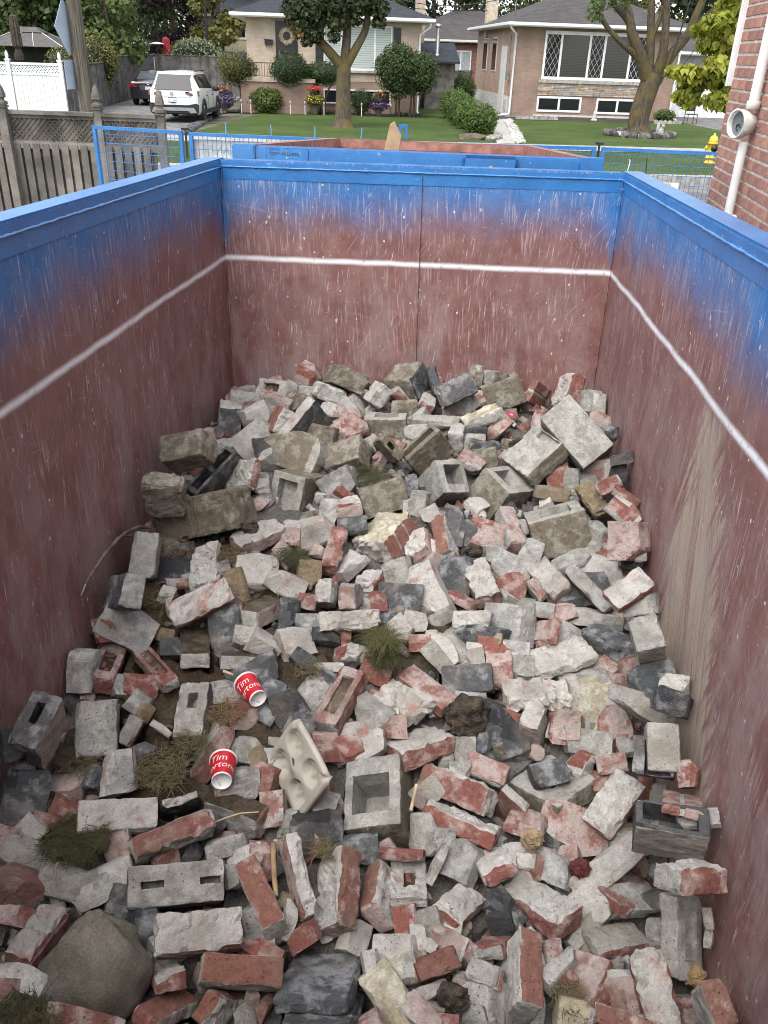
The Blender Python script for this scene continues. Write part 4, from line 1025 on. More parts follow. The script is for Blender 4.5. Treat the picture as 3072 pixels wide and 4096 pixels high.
R|cinder_chunk|s||blackish cinder lump just right of the upright red and white brick below the hollow block|1.956,-1.606,-1.248|-0.8809,-0.464,-0.0511,0.078|0|0.036,0.027,0.025
R|concrete_chunk|g||small grey concrete lump just above the wide pale brick pair against the right wall|1.959,-1.664,-1.192|-0.9107,-0.3911,0.1187,-0.0594|0|0.02,0.016,0.014
R|concrete_chunk|g||small grey concrete lump just below the wide pale brick pair against the right wall|1.936,-1.684,-1.468|-0.8889,-0.4335,-0.0206,0.1467|0|0.037,0.023,0.022
R|mortar_chunk|w||small white mortar lump just right of the flat white slab right of centre|1.724,-1.991,-1.555|0.8266,0.5406,-0.1283,0.0899|0|0.019,0.028,0.018
R|concrete_chunk|y||large yellowish concrete lump just right of the flat white slab right of centre|1.795,-1.982,-1.63|-0.9217,-0.3367,0.1734,-0.084|0|0.07,0.11,0.066
R|brick_fragment|r||red brick fragment just below the dark crumbling block by the right wall|1.949,-1.891,-1.55|-0.8425,-0.5352,0.0444,0.0423|0|0.037,0.028,0.026
R|cinder_chunk|d||large dark charcoal cinder lump just below the pale smooth block tight to the right wall|1.934,-2.186,-1.358|-0.8708,-0.4611,0.1137,-0.127|0|0.057,0.048,0.043
R|mortar_chunk|w||white mortar lump just below the pale smooth block tight to the right wall|1.956,-2.326,-1.265|0.8936,0.4195,-0.1293,-0.0936|0|0.034,0.027,0.025
R|brick_fragment|o||small speckled red brick fragment just below the pale smooth block tight to the right wall|1.963,-2.156,-1.427|0.7878,0.4643,0.0782,-0.3971|0|0.011,0.03,0.012
R|cinder_chunk|s||blackish cinder lump below the pale smooth block tight to the right wall|1.941,-2.378,-1.284|-0.8272,-0.4783,0.1763,0.2365|0|0.039,0.029,0.026
R|concrete_chunk|c||large pale grey concrete lump below the pale smooth block tight to the right wall|1.91,-2.244,-1.422|-0.8939,-0.4075,-0.1292,0.1349|0|0.092,0.029,0.033
R|brick_fragment|p||large pinkish brick fragment just below the dark crumbling block by the right wall|1.891,-1.978,-1.585|0.8744,0.4845,-0.0185,-0.0206|0|0.034,0.056,0.032
R|mortar_chunk|w||small white mortar lump just below the pale smooth block tight to the right wall|1.939,-1.955,-1.555|-0.8063,-0.5366,0.1099,0.2233|0|0.016,0.022,0.015
R|cinder_chunk|d||small dark charcoal cinder lump just below the pale smooth block tight to the right wall|1.941,-1.997,-1.573|-0.8454,-0.4869,0.2049,0.0793|0|0.021,0.019,0.017
R|brick_fragment|p||large pinkish brick fragment just above the white cube of brick with a red top|1.862,-2.111,-1.642|-0.9443,-0.328,-0.0095,0.0234|0|0.045,0.06,0.041
R|brick_fragment|r||small red brick fragment just right of the dark channel block by the right wall|1.964,-2.561,-1.394|0.9423,0.3255,-0.0765,0.0127|0|0.023,0.029,0.021
R|concrete_chunk|c||large pale grey concrete lump just above the white cube of brick with a red top|1.759,-2.184,-1.644|0.9135,0.397,-0.0687,-0.0558|0|0.065,0.033,0.032
R|brick_fragment|r||red brick fragment just right of the white cube of brick with a red top|1.809,-2.328,-1.684|0.8972,0.4355,-0.0713,-0.0138|0|0.031,0.031,0.027
R|brick_fragment|r||small red brick fragment just below the dark channel block by the right wall|1.947,-2.331,-1.682|0.8689,0.4569,-0.1902,0.0045|0|0.02,0.031,0.018
R|mortar_chunk|w||small white mortar lump just below the dark channel block by the right wall|1.969,-2.353,-1.689|0.9098,0.4149,0.0058,0.0027|0|0.019,0.027,0.018
R|mortar_chunk|w||small white mortar lump just below the two red bricks mortared together by the right wall|1.94,-2.756,-1.363|0.8539,0.4992,-0.1422,0.039|0|0.042,0.018,0.018
R|concrete_chunk|g||small grey concrete lump just left of the dark channel block by the right wall|1.895,-2.194,-1.642|0.9361,0.3441,-0.0722,0.0086|0|0.028,0.024,0.022
R|brick_fragment|p||large pinkish brick fragment just right of the upright pink brick with a white top|1.692,-2.135,-1.625|0.929,0.3211,-0.1588,-0.0928|0|0.045,0.037,0.033
R|cinder_chunk|d||dark charcoal cinder lump just above the half-buried stepped concrete block|1.615,-2.352,-1.638|0.9355,0.3151,-0.0378,0.1555|0|0.045,0.031,0.029
R|cinder_chunk|d||large dark charcoal cinder lump just left of the upright pink brick with a white top|1.462,-2.155,-1.668|0.8599,0.4819,0.0506,-0.1603|0|0.087,0.079,0.07
R|cinder_chunk|d||dark charcoal cinder lump just above the upper of two parallel long red bricks|1.376,-2.247,-1.625|0.8913,0.3883,-0.045,0.23|0|0.036,0.032,0.028
R|concrete_chunk|g||grey concrete lump just above the upper of two parallel long red bricks|1.344,-2.283,-1.627|-0.8789,-0.4727,0.0589,-0.0229|0|0.028,0.034,0.025
R|brick_fragment|p||large pinkish brick fragment just above the crumpled tan paper bag|1.543,-2.502,-1.712|0.9289,0.3175,-0.0604,-0.1809|0|0.048,0.034,0.031
R|concrete_chunk|g||grey concrete lump just right of the upright hollow concrete block at the centre front|1.219,-2.595,-1.691|-0.9172,-0.3605,-0.1365,-0.1006|0|0.027,0.047,0.026
R|concrete_chunk|g||small grey concrete lump just left of the lower of two parallel long red bricks|1.276,-2.607,-1.696|-0.877,-0.4535,-0.124,-0.0994|0|0.027,0.027,0.024
R|concrete_chunk|g||grey concrete lump just below the flat charcoal block near the centre|1.356,-2.097,-1.57|0.8348,0.5486,0.0397,0.0225|0|0.046,0.025,0.024
R|brick_fragment|r||red brick fragment just below the long mortar-crusted white brick|1.479,-2.137,-1.589|-0.8889,-0.4423,-0.0058,0.1191|0|0.046,0.021,0.021
R|brick_fragment|r||red brick fragment just below the dirty white brick left of the charcoal block|1.1,-2.241,-1.596|-0.9166,-0.391,0.0034,-0.084|0|0.032,0.032,0.028
R|mortar_chunk|w||small white mortar lump just left of the red brick under a white mortar cap|1.048,-2.303,-1.588|0.941,0.3239,0.0605,-0.0777|0|0.016,0.024,0.015
R|concrete_chunk|g||small grey concrete lump just above the upper of two parallel long red bricks|1.325,-2.365,-1.642|-0.9112,-0.4067,-0.0126,-0.065|0|0.027,0.023,0.021
R|brick_fragment|p||large pinkish brick fragment just right of the long mortar-crusted white brick|1.683,-2.131,-1.627|-0.8985,-0.4379,0.0138,0.027|0|0.041,0.045,0.036
R|brick_fragment|p||large pinkish brick fragment just below the half-buried stepped concrete block|1.694,-2.472,-1.751|0.923,0.3608,0.0158,-0.1326|0|0.085,0.056,0.052
R|mortar_chunk|w||large white mortar lump just left of the upper red paper cup|0.48,-2.218,-1.522|-0.8351,-0.4057,-0.2613,-0.2642|0|0.061,0.027,0.027
R|brick_fragment|p||pinkish brick fragment just below the upper red paper cup|0.583,-2.276,-1.555|0.85,0.4769,0.1962,0.1071|0|0.036,0.036,0.031
R|cinder_chunk|d||large dark charcoal cinder lump just right of the upper red paper cup|0.659,-2.207,-1.559|-0.9341,-0.3031,-0.0812,0.17|0|0.045,0.057,0.04
R|cinder_chunk|d||large dark charcoal cinder lump above the cardboard drink tray|0.737,-2.217,-1.574|-0.8311,-0.4977,-0.0226,-0.247|0|0.049,0.057,0.043
R|mortar_chunk|w||large white mortar lump just left of the big frogged brick right of the upper cup|0.795,-2.162,-1.548|0.8844,0.3575,0.2249,-0.1989|0|0.033,0.058,0.032
R|cinder_chunk|d||dark charcoal cinder lump just below the red brick end beside the grass tuft|0.839,-2.143,-1.54|0.8797,0.4208,0.1462,-0.1663|0|0.029,0.046,0.027
R|concrete_chunk|g||large grey concrete lump just right of the big frogged brick right of the upper cup|1.023,-2.198,-1.578|0.7963,0.5481,-0.0127,-0.2558|0|0.051,0.031,0.029
R|mortar_chunk|w||large white mortar lump just right of the big frogged brick right of the upper cup|0.999,-2.284,-1.6|-0.9374,-0.2953,-0.1765,0.0536|0|0.058,0.03,0.029
R|brick_fragment|r||red brick fragment just below the big frogged brick right of the upper cup|0.885,-2.343,-1.605|-0.8849,-0.4483,-0.079,-0.0986|0|0.037,0.035,0.031
R|brick_fragment|r||red brick fragment just right of the cardboard drink tray|0.958,-2.344,-1.612|0.938,0.2875,-0.0912,0.1709|0|0.039,0.033,0.03
R|mortar_chunk|w||white mortar lump just below the big frogged brick right of the upper cup|1.01,-2.342,-1.613|-0.9471,-0.2962,0.0933,-0.0809|0|0.055,0.027,0.027
R|concrete_chunk|g||grey concrete lump just right of the lower red paper cup|0.653,-2.526,-1.615|-0.8819,-0.4434,-0.0792,-0.1393|0|0.033,0.037,0.03
R|brick_fragment|p||small pinkish brick fragment just below the lower red paper cup|0.607,-2.569,-1.598|-0.9362,-0.2777,-0.1381,-0.1651|0|0.03,0.018,0.017
R|concrete_chunk|g||grey concrete lump just right of the long red brick under the lower cup|0.624,-2.416,-1.586|-0.9251,-0.2727,-0.2393,-0.1123|0|0.031,0.035,0.027
R|stone|n||small tan stone just right of the lower red paper cup|0.681,-2.452,-1.592|0.9242,0.3278,0.0222,0.1945|0|0.023,0.036,0.022
R|brick_fragment|r||red brick fragment just left of the cardboard drink tray|0.711,-2.509,-1.615|0.962,0.2483,-0.0629,-0.0949|0|0.03,0.037,0.027
R|mortar_chunk|w||small white mortar lump just left of the cardboard drink tray|0.715,-2.434,-1.59|-0.9318,-0.3476,0.0068,-0.104|0|0.023,0.023,0.02
R|brick_fragment|p||pinkish brick fragment just right of the soil-covered double brick below the lower cup|0.759,-2.598,-1.635|-0.9144,-0.3938,0.0586,-0.073|0|0.027,0.04,0.025
R|cinder_chunk|d||large dark charcoal cinder lump below the cardboard drink tray|0.886,-2.622,-1.681|-0.8479,-0.5081,-0.1419,-0.0527|0|0.061,0.047,0.042
R|concrete_chunk|g||grey concrete lump just below the cardboard drink tray|0.894,-2.554,-1.651|-0.9139,-0.3569,-0.1816,0.0658|0|0.033,0.037,0.029
R|brick_fragment|r||small red brick fragment just right of the cardboard drink tray|0.903,-2.514,-1.629|-0.887,-0.438,0.005,-0.1465|0|0.021,0.034,0.019
R|concrete_chunk|g||grey concrete lump just below the soil-covered double brick below the lower cup|0.653,-2.753,-1.634|-0.8973,-0.4069,0.0444,-0.1655|0|0.045,0.021,0.021
R|mortar_chunk|w||small white mortar lump just above the cardboard drink tray|0.718,-2.386,-1.565|0.8682,0.4958,-0.001,-0.023|0|0.016,0.011,0.01
R|mortar_chunk|w||large white mortar lump just below the broad pale slab near the left wall|0.286,-2.606,-1.537|0.9332,0.331,-0.0218,0.1384|0|0.038,0.048,0.035
R|cinder_chunk|d||large dark charcoal cinder lump left of the long dark slab in the left foreground|0.064,-2.763,-1.514|-0.8476,-0.4491,-0.2654,-0.0971|0|0.044,0.074,0.042
R|cinder_chunk|d||small dark charcoal cinder lump left of the long dark slab in the left foreground|0.06,-2.723,-1.423|-0.9052,-0.3511,-0.2291,-0.07|0|0.026,0.021,0.018
R|cinder_chunk|s||blackish cinder lump left of the long dark slab in the left foreground|0.06,-2.725,-1.331|-0.8267,-0.4543,-0.2496,-0.2189|0|0.03,0.03,0.026
R|cinder_chunk|d||large dark charcoal cinder lump just right of the broad pale slab near the left wall|0.298,-2.512,-1.561|-0.8978,-0.3549,-0.0639,-0.2528|0|0.064,0.028,0.029
R|brick_fragment|r||red brick fragment just left of the clean white-faced brick in the left foreground|0.171,-2.749,-1.565|-0.8497,-0.458,-0.2522,0.0691|0|0.035,0.031,0.027
R|brick_fragment|r||small red brick fragment just left of the clean white-faced brick in the left foreground|0.135,-2.8,-1.545|-0.856,-0.3587,-0.3718,-0.0202|0|0.027,0.019,0.017
R|mortar_chunk|w||small white mortar lump left of the clean white-faced brick in the left foreground|0.113,-2.829,-1.547|0.8718,0.3326,0.2839,-0.221|0|0.029,0.024,0.021
R|brick_fragment|p||pinkish brick fragment just right of the clean white-faced brick in the left foreground|0.352,-2.808,-1.599|-0.9575,-0.2243,0.04,-0.1768|0|0.03,0.037,0.027
R|brick_fragment|r||large red brick fragment just left of the long brick with its frog full of soil|0.225,-2.246,-1.506|-0.8731,-0.4311,-0.2047,-0.0994|0|0.044,0.036,0.033
R|concrete_chunk|g||small grey concrete lump just below the long brick with its frog full of soil|0.245,-2.317,-1.512|0.8545,0.4189,0.2222,-0.2122|0|0.028,0.03,0.024
R|stone|n||small tan stone just below the long brick with its frog full of soil|0.282,-2.353,-1.514|-0.8707,-0.4359,-0.159,0.1631|0|0.02,0.02,0.017
R|mortar_chunk|w||small white mortar lump just below the long brick with its frog full of soil|0.352,-2.412,-1.524|-0.9281,-0.2622,-0.2248,0.1393|0|0.029,0.009,0.01
R|brick_fragment|p||small pinkish brick fragment left of the clean white-faced brick in the left foreground|0.062,-2.872,-1.533|-0.9375,-0.2836,-0.2015,0.0064|0|0.026,0.02,0.018
R|concrete_chunk|g||small grey concrete lump just right of the frogged brick by the left wall|0.17,-2.263,-1.487|-0.9475,-0.2927,-0.1104,-0.0659|0|0.024,0.028,0.022
R|brick_fragment|r||red brick fragment just below the soil-covered double brick below the lower cup|0.758,-2.768,-1.659|-0.8887,-0.4326,-0.1142,-0.1004|0|0.029,0.038,0.026
R|mortar_chunk|w||small white mortar lump just right of the big charcoal block at the front edge|1.107,-3.035,-1.704|-0.9622,-0.218,-0.0421,-0.1579|0|0.017,0.031,0.017
R|concrete_chunk|y||large yellowish concrete lump just left of the short speckled red brick at the front|1.165,-3.092,-1.738|-0.8877,-0.2901,0.0577,-0.3527|0|0.034,0.069,0.034
R|stone|n||small tan stone just left of the tall white brick in the front centre|0.852,-2.891,-1.661|-0.946,-0.3103,-0.0671,0.0658|0|0.016,0.015,0.013
R|mortar_chunk|w||small white mortar lump just right of the speckled red brick slanting in the front centre|0.871,-2.946,-1.667|-0.9383,-0.2339,-0.2473,-0.0615|0|0.013,0.039,0.014
R|concrete_chunk|g||small grey concrete lump just above the speckled red brick slanting in the front centre|0.694,-2.848,-1.641|0.9395,0.3375,-0.0421,0.0419|0|0.018,0.025,0.017
R|brick_fragment|r||small red brick fragment just below the tall white brick in the front centre|0.916,-2.979,-1.681|-0.8727,-0.3824,0.0388,-0.3011|0|0.035,0.019,0.019
R|concrete_chunk|g||grey concrete lump just below the speckled red brick slanting in the front centre|0.792,-2.981,-1.675|-0.9011,-0.369,-0.0608,-0.2194|0|0.028,0.047,0.027
R|mortar_chunk|w||large white mortar lump just left of the flat grey block with two slot holes|0.354,-2.933,-1.611|-0.8669,-0.4121,-0.075,-0.2703|0|0.067,0.034,0.033
R|concrete_chunk|c||large pale grey concrete lump left of the clean white-faced brick in the left foreground|0.129,-2.909,-1.569|0.9334,0.2169,0.2831,-0.0393|0|0.055,0.036,0.033
R|brick_fragment|r||large red brick fragment above the white-topped brick against the boulder|0.163,-3.001,-1.575|0.7857,0.5014,0.3614,0.0255|0|0.062,0.037,0.036
R|brick_fragment|r||small red brick fragment just above the white-topped brick against the boulder|0.199,-3.097,-1.548|-0.9106,-0.2263,-0.3369,-0.0786|0|0.039,0.018,0.018
R|concrete_chunk|c||large pale grey concrete lump below the clean white-faced brick in the left foreground|0.263,-2.956,-1.59|0.9274,0.2518,0.2758,0.019|0|0.057,0.032,0.031
R|cinder_chunk|s||blackish cinder lump just left of the flat grey block with two slot holes|0.426,-2.995,-1.608|0.9575,0.2534,0.1376,-0.0035|0|0.025,0.038,0.023
R|cinder_chunk|d||large dark charcoal cinder lump just below the flat grey block with two slot holes|0.5,-3.036,-1.634|-0.927,-0.3159,-0.1415,-0.1446|0|0.037,0.043,0.033
R|brick_fragment|r||red brick fragment below the tan boulder|0.467,-3.32,-1.573|-0.9341,-0.239,-0.265,-0.0114|0|0.068,0.019,0.022
R|mortar_chunk|w||white mortar lump just below the white-topped brick against the boulder|0.293,-3.255,-1.551|-0.9878,-0.1346,-0.0472,0.0626|0|0.053,0.022,0.023
R|brick_fragment|p||small pinkish brick fragment just below the white-topped brick against the boulder|0.284,-3.306,-1.536|-0.9318,-0.2114,-0.2571,-0.1451|0|0.024,0.027,0.022
R|brick_fragment|r||small red brick fragment just below the upright hollow concrete block at the centre front|1.161,-2.684,-1.685|0.9509,0.2962,-0.0816,-0.0358|0|0.05,0.014,0.017
R|concrete_chunk|g||large grey concrete lump just left of the half brick with a thick white mortar cap|1.333,-2.64,-1.735|-0.9341,-0.3066,0.009,0.1825|0|0.053,0.046,0.041
R|concrete_chunk|g||small grey concrete lump just left of the half brick with a thick white mortar cap|1.264,-2.7,-1.694|-0.9267,-0.2961,-0.151,0.1755|0|0.01,0.046,0.013
R|concrete_chunk|g||large grey concrete lump just right of the crumpled tan paper bag|1.618,-2.631,-1.747|0.91,0.2896,-0.186,-0.2313|0|0.05,0.034,0.031
R|concrete_chunk|y||yellowish concrete lump just left of the short speckled red brick at the front|1.187,-3.016,-1.729|0.9358,0.2475,-0.2296,0.1014|0|0.039,0.028,0.026
R|brick_fragment|p||pinkish brick fragment just left of the tall red brick standing on end at the front|1.385,-3.02,-1.752|-0.897,-0.44,0.0406,0.0134|0|0.05,0.025,0.025
R|mortar_chunk|w||large white mortar lump right of the short speckled red brick at the front|1.405,-3.062,-1.77|0.9377,0.2596,-0.2245,-0.0529|0|0.043,0.04,0.035
R|mortar_chunk|w||white mortar lump just left of the short speckled red brick at the front|1.17,-2.963,-1.734|-0.9581,-0.2567,0.1275,0.001|0|0.046,0.033,0.031
R|brick_fragment|r||small red brick fragment just right of the broken red brick with a white right side|1.189,-2.884,-1.721|0.9329,0.3368,-0.0776,0.1015|0|0.025,0.036,0.023
R|mortar_chunk|w||small white mortar lump just above the short speckled red brick at the front|1.222,-2.938,-1.717|-0.9717,-0.2201,-0.0177,-0.0835|0|0.016,0.031,0.016
R|concrete_chunk|c||pale grey concrete lump just left of the brick topped by a square white mortar plate|1.245,-2.874,-1.74|-0.9131,-0.3532,0.1527,-0.1351|0|0.036,0.036,0.031
R|brick_fragment|p||small pinkish brick fragment just below the brick topped by a square white mortar plate|1.303,-2.913,-1.734|-0.9163,-0.3381,-0.1593,0.1441|0|0.039,0.023,0.022
R|mortar_chunk|w||small white mortar lump just left of the brick topped by a square white mortar plate|1.253,-2.947,-1.714|0.9434,0.2547,0.1229,-0.1733|0|0.015,0.013,0.011
R|concrete_chunk|g||small grey concrete lump just below the short speckled red brick at the front|1.244,-3.084,-1.721|-0.9535,-0.1599,0.008,-0.2552|0|0.055,0.014,0.017
R|concrete_chunk|m||small brown stained concrete lump just below the short speckled red brick at the front|1.257,-3.12,-1.717|0.9318,0.3556,-0.0294,-0.0671|0|0.033,0.014,0.014
R|brick_fragment|p||pinkish brick fragment just below the short speckled red brick at the front|1.246,-3.135,-1.728|0.9313,0.1796,-0.0344,-0.3149|0|0.039,0.024,0.022
R|brick_fragment|r||small red brick fragment just below the short speckled red brick at the front|1.297,-3.145,-1.718|0.9718,0.225,-0.0633,-0.0315|0|0.03,0.012,0.012
R|mortar_chunk|w||small white mortar lump just below the large pale-topped brick at the front right|1.608,-2.942,-1.763|-0.9387,0.0449,0.0639,0.3357|0|0.016,0.055,0.019
R|mortar_chunk|w||small white mortar lump just below the crumpled tan paper bag|1.531,-2.64,-1.716|0.9207,0.3729,-0.0904,-0.0708|0|0.022,0.018,0.016
R|cinder_chunk|d||small dark charcoal cinder lump just left of the large pale-topped brick at the front right|1.466,-2.801,-1.74|0.9521,0.1432,0.2195,-0.1576|0|0.044,0.02,0.021
R|brick_fragment|p||small pinkish brick fragment just below the large pale-topped brick at the front right|1.592,-2.898,-1.758|0.8946,0.4338,0.0468,0.0968|0|0.02,0.026,0.018
R|concrete_chunk|g||small grey concrete lump right of the short speckled red brick at the front|1.377,-3.112,-1.739|-0.972,-0.2258,0.0065,0.0654|0|0.024,0.021,0.019
R|mortar_chunk|w||large white mortar lump just above the pink brick under a white mortar strip|1.776,-2.634,-1.718|-0.8824,-0.3141,0.2013,-0.2867|0|0.094,0.031,0.034
R|concrete_chunk|y||yellowish concrete lump right of the tall red brick standing on end at the front|1.64,-3.051,-1.78|-0.9247,-0.3696,-0.0829,0.0374|0|0.04,0.028,0.025
R|mortar_chunk|w||large white mortar lump just left of the pink brick under a white mortar strip|1.726,-2.719,-1.775|-0.8372,-0.4018,0.0629,0.3657|0|0.045,0.038,0.034
R|brick_fragment|r||large red brick fragment below the pink brick under a white mortar strip|1.774,-2.985,-1.801|-0.9521,-0.2195,0.2112,-0.0276|0|0.05,0.035,0.032
R|brick_fragment|p||pinkish brick fragment below the grey brick on end with a long frog|1.953,-3.007,-1.809|0.9346,0.351,-0.0362,0.0453|0|0.031,0.034,0.027
R|mortar_chunk|w||small white mortar lump below the pink brick under a white mortar strip|1.763,-2.95,-1.78|0.9347,0.32,-0.1529,-0.0254|0|0.035,0.021,0.02
R|concrete_chunk|g||grey concrete lump just below the long slanting pale brick right of centre|1.833,-2.512,-1.732|-0.9106,-0.4014,0.0581,0.0789|0|0.033,0.03,0.026
R|concrete_chunk|c||small pale grey concrete lump right of the pink brick under a white mortar strip|1.974,-2.9,-1.562|-0.8807,-0.3638,0.2965,0.0639|0|0.009,0.019,0.009
R|concrete_chunk|c||small pale grey concrete lump below the red brick lying level under the hollow dark block|1.979,-2.918,-1.617|-0.9406,-0.2682,0.1698,0.1202|0|0.009,0.019,0.009
R|cinder_chunk|d||small dark charcoal cinder lump just right of the pink brick under a white mortar strip|1.901,-2.703,-1.762|0.9052,0.3882,-0.1173,0.1268|0|0.021,0.021,0.018
R|concrete_chunk|g||small grey concrete lump just left of the grey brick on end with a long frog|1.899,-2.795,-1.776|-0.9147,-0.3248,0.2314,0.0651|0|0.02,0.03,0.019
'''
for _i, _ln in enumerate(PIECES.strip().split('\n')):
    _k, _name, _faces, _opts, _lab, _p, _q, _fl, _d = _ln.split('|')
    _p = [float(a) for a in _p.split(',')]; _q = [float(a) for a in _q.split(',')]; _d = [float(a) for a in _d.split(',')]
    if _k == 'B': make_box(_name, _faces, _opts, _lab, _p, _q, int(_fl), _d, 100 + _i)
    else: make_chunk(_name, _faces, _lab, _p, _q, _d, 100 + _i)

build_bed()
# loose fragments below and between: past counting
def build_fragments():
    rr = random.Random(3)
    protos = [chunk_geo((.02 * rr.uniform(.7, 1.5), .02 * rr.uniform(.6, 1.2), .02 * rr.uniform(.45, .9)), 900 + k, 7, 3) for k in range(14)]
    V = []; F = []; codes = []; n = 0
    for k in range(2600):
        x = rr.uniform(.02, BIN_W - .02); y = rr.uniform(-BIN_L + .03, -.02)
        z, s = bed_height(x, y)
        if s > .45 and rr.random() < .7: continue
        sc = rr.choice((.3, .5, .8, 1.0, 1.3, 1.6)) * (1.7 if rr.random() < .3 else 1)
        if s > .3: sc *= .45
        if in_box(x, y, z + .02, .012): continue
        P, fs, cut = protos[rr.randrange(14)]
        R = np.array(Quaternion((rr.gauss(0, 1), rr.gauss(0, 1), rr.gauss(0, 1), rr.gauss(0, 1))).normalized().to_matrix())
        Q = (P * sc) @ R.T + np.array((x, y, z + .012 * sc + rr.uniform(0, .02)))
        c = rr.choice('ggcmrppddsmwgr')
        V.append(Q); F.extend([[i + n for i in f] for f in fs]); codes.extend([c] * len(fs)); n += len(Q)
    me = bpy.data.meshes.new('rubble_fragments')
    me.from_pydata(np.vstack(V).tolist(), [], F)
    rng = random.Random(5)
    set_cols(me, codes, 5)
    bm = bmesh.new(); bm.from_mesh(me); bmesh.ops.recalc_face_normals(bm, faces=bm.faces); bm.to_mesh(me); bm.free()
    o = link('rubble_fragments', me, None, [MASONRY]); o.matrix_world = MD
    tag(o, 'small broken fragments of brick and mortar scattered between the larger pieces', 'rubble', kind='stuff')
build_fragments()

# ================================================================ ground, street, lawns
PROF = ((-60, .0), (0, .0), (4.4, -.14), (5.6, -.20), (9.7, -.46), (11, -.50), (13, -.50), (21.2, -.14), (21.21, -.14), (22.0, .0), (400, .0))
def gz_(d):
    for (a, za), (b, zb) in zip(PROF[:-1], PROF[1:]):
        if a <= d <= b: return za + (zb - za) * (d - a) / (b - a)
    return 0.0
def sheet(name, s0, s1, d0, d1, up, m, label=None, kind='structure', ns=1, skew=0.0):
    ds = sorted({d0, d1} | {p[0] for p in PROF if d0 < p[0] < d1})
    vs_ = []; fs = []
    for d in ds:
        k = (d - d0) / (d1 - d0) * skew
        for i in range(ns + 1):
            vs_.append(SP(s0 + (s1 - s0) * i / ns + k, d, gz_(d) + up))
    for j in range(len(ds) - 1):
        for i in range(ns):
            a = j * (ns + 1) + i
            fs.append((a, a + 1, a + ns + 2, a + ns + 1))
    me = bpy.data.meshes.new(name); me.from_pydata([tuple(v) for v in vs_], [], fs); me.update()
    o = link(name, me, None, [m])
    tag(o, label, None, None, kind)
    return o

def grass_material(name, a, b):
    t = NT(name)
    co = t.coord('Object')
    n = t.noise(co, .55, 5.0, .6); g = t.noise(co, 45.0, 4.0, .75)
    col = t.mix(t.ramp(n, .35, .65), a, b)
    gs = t.ramp(g, .32, .68, .50, 1.45, smooth=False)
    col = t.mix(1.0, col, t.comb(gs, gs, gs), 'MULTIPLY')
    col = t.mix(t.ramp(t.noise(co, 3.0, 5.0), .60, .72, 0, .45), col, (.13, .13, .05))
    t.bump(t.math('ADD', g, t.noise(co, 130.0, 3.0)), .9, .04)
    return t.done(col, .9, 0, .2)
LAWN = grass_material('lawn_grass', (.060, .098, .020), (.092, .134, .032))
ASPH = mat('asphalt', (.095, .092, .088), .9, .25, 3.0, .5, 160.0)
DRIVE = mat('driveway_asphalt', (.16, .155, .145), .92, .22, 2.2, .4, 140.0)
CONC = mat('concrete', (.33, .32, .295), .92, .16, 3.0, .35, 120.0)
KERBM = mat('kerb_concrete', (.36, .34, .30), .92, .2, 5.0, .35, 110.0)
SHINGLE_BLK = mat('dark_mulch', (.022, .018, .015), .95, .4, 14.0, .9, 60.0)

sheet('ground', -160, 160, -60, 400, -.03, mat('bare_ground', (.10, .095, .06), .95, .3, 1.3, .4, 30.0))
sheet('driveway', -2.6, 3.6, -12, 12.9, -.012, DRIVE)
sheet('road', -90, 90, 13.0, 21.2, -.008, mat('road_asphalt', (.20, .185, .16), .9, .15, 2.0, .4, 120.0))
mb = MB()
for i in range(60):
    s0 = -60 + i * 2.0
    a, b = SP(s0, 21.4), SP(s0 + 1.99, 21.4)
    mb.bar((a.x, a.y, -.07), (b.x, b.y, -.07), .38, .20)
o = mb.build('kerb', KERBM); tag(o, kind='structure')
sheet('boulevard_grass', -5.2, 60, 21.6, 27.3, .004, LAWN)
sheet('boulevard_grass', -60, -9.9, 21.6, 27.3, .004, LAWN)
sheet('neighbour_lawn', -40, -9.7, 29.2, 60, .005, LAWN)
for i in range(44):
    s0 = -30 + i * 1.5
    o = sheet('sidewalk', s0, s0 + 1.488, 27.35, 29.15, .008 + .0007 * (i % 3), CONC)
sheet('lawn', -4.3, 5.9, 29.2, 41.8, .006, LAWN, skew=2.0)
sheet('lawn', 6.7, 26, 29.2, 41.6, .006, LAWN, skew=0.0)
sheet('side_lawn', 4.75, 8.2, 41.8, 60, .006, LAWN)
sheet('house_driveway', -9.6, -4.9, 21.6, 27.33, .006, DRIVE)
sheet('house_driveway', -9.5, -4.35, 29.17, 58, .006, DRIVE)
sheet('walkway', 5.85, 6.45, 29.2, 41.6, .012, mat('walk_slab', (.36, .345, .31), .92, .14, 4.0, .3, 60.0), skew=2.05)
sheet('neighbour_driveway', 17.2, 24, 36, 60, .010, DRIVE)
sheet('foundation_strip', 8.3, 17.0, 41.2, 43.0, .014, mat('rubber_strip', (.03, .03, .032), .8, .2, 6.0))
sheet('flower_bed', -4.0, 4.75, 40.8, 42.7, .010, SHINGLE_BLK, kind='structure')

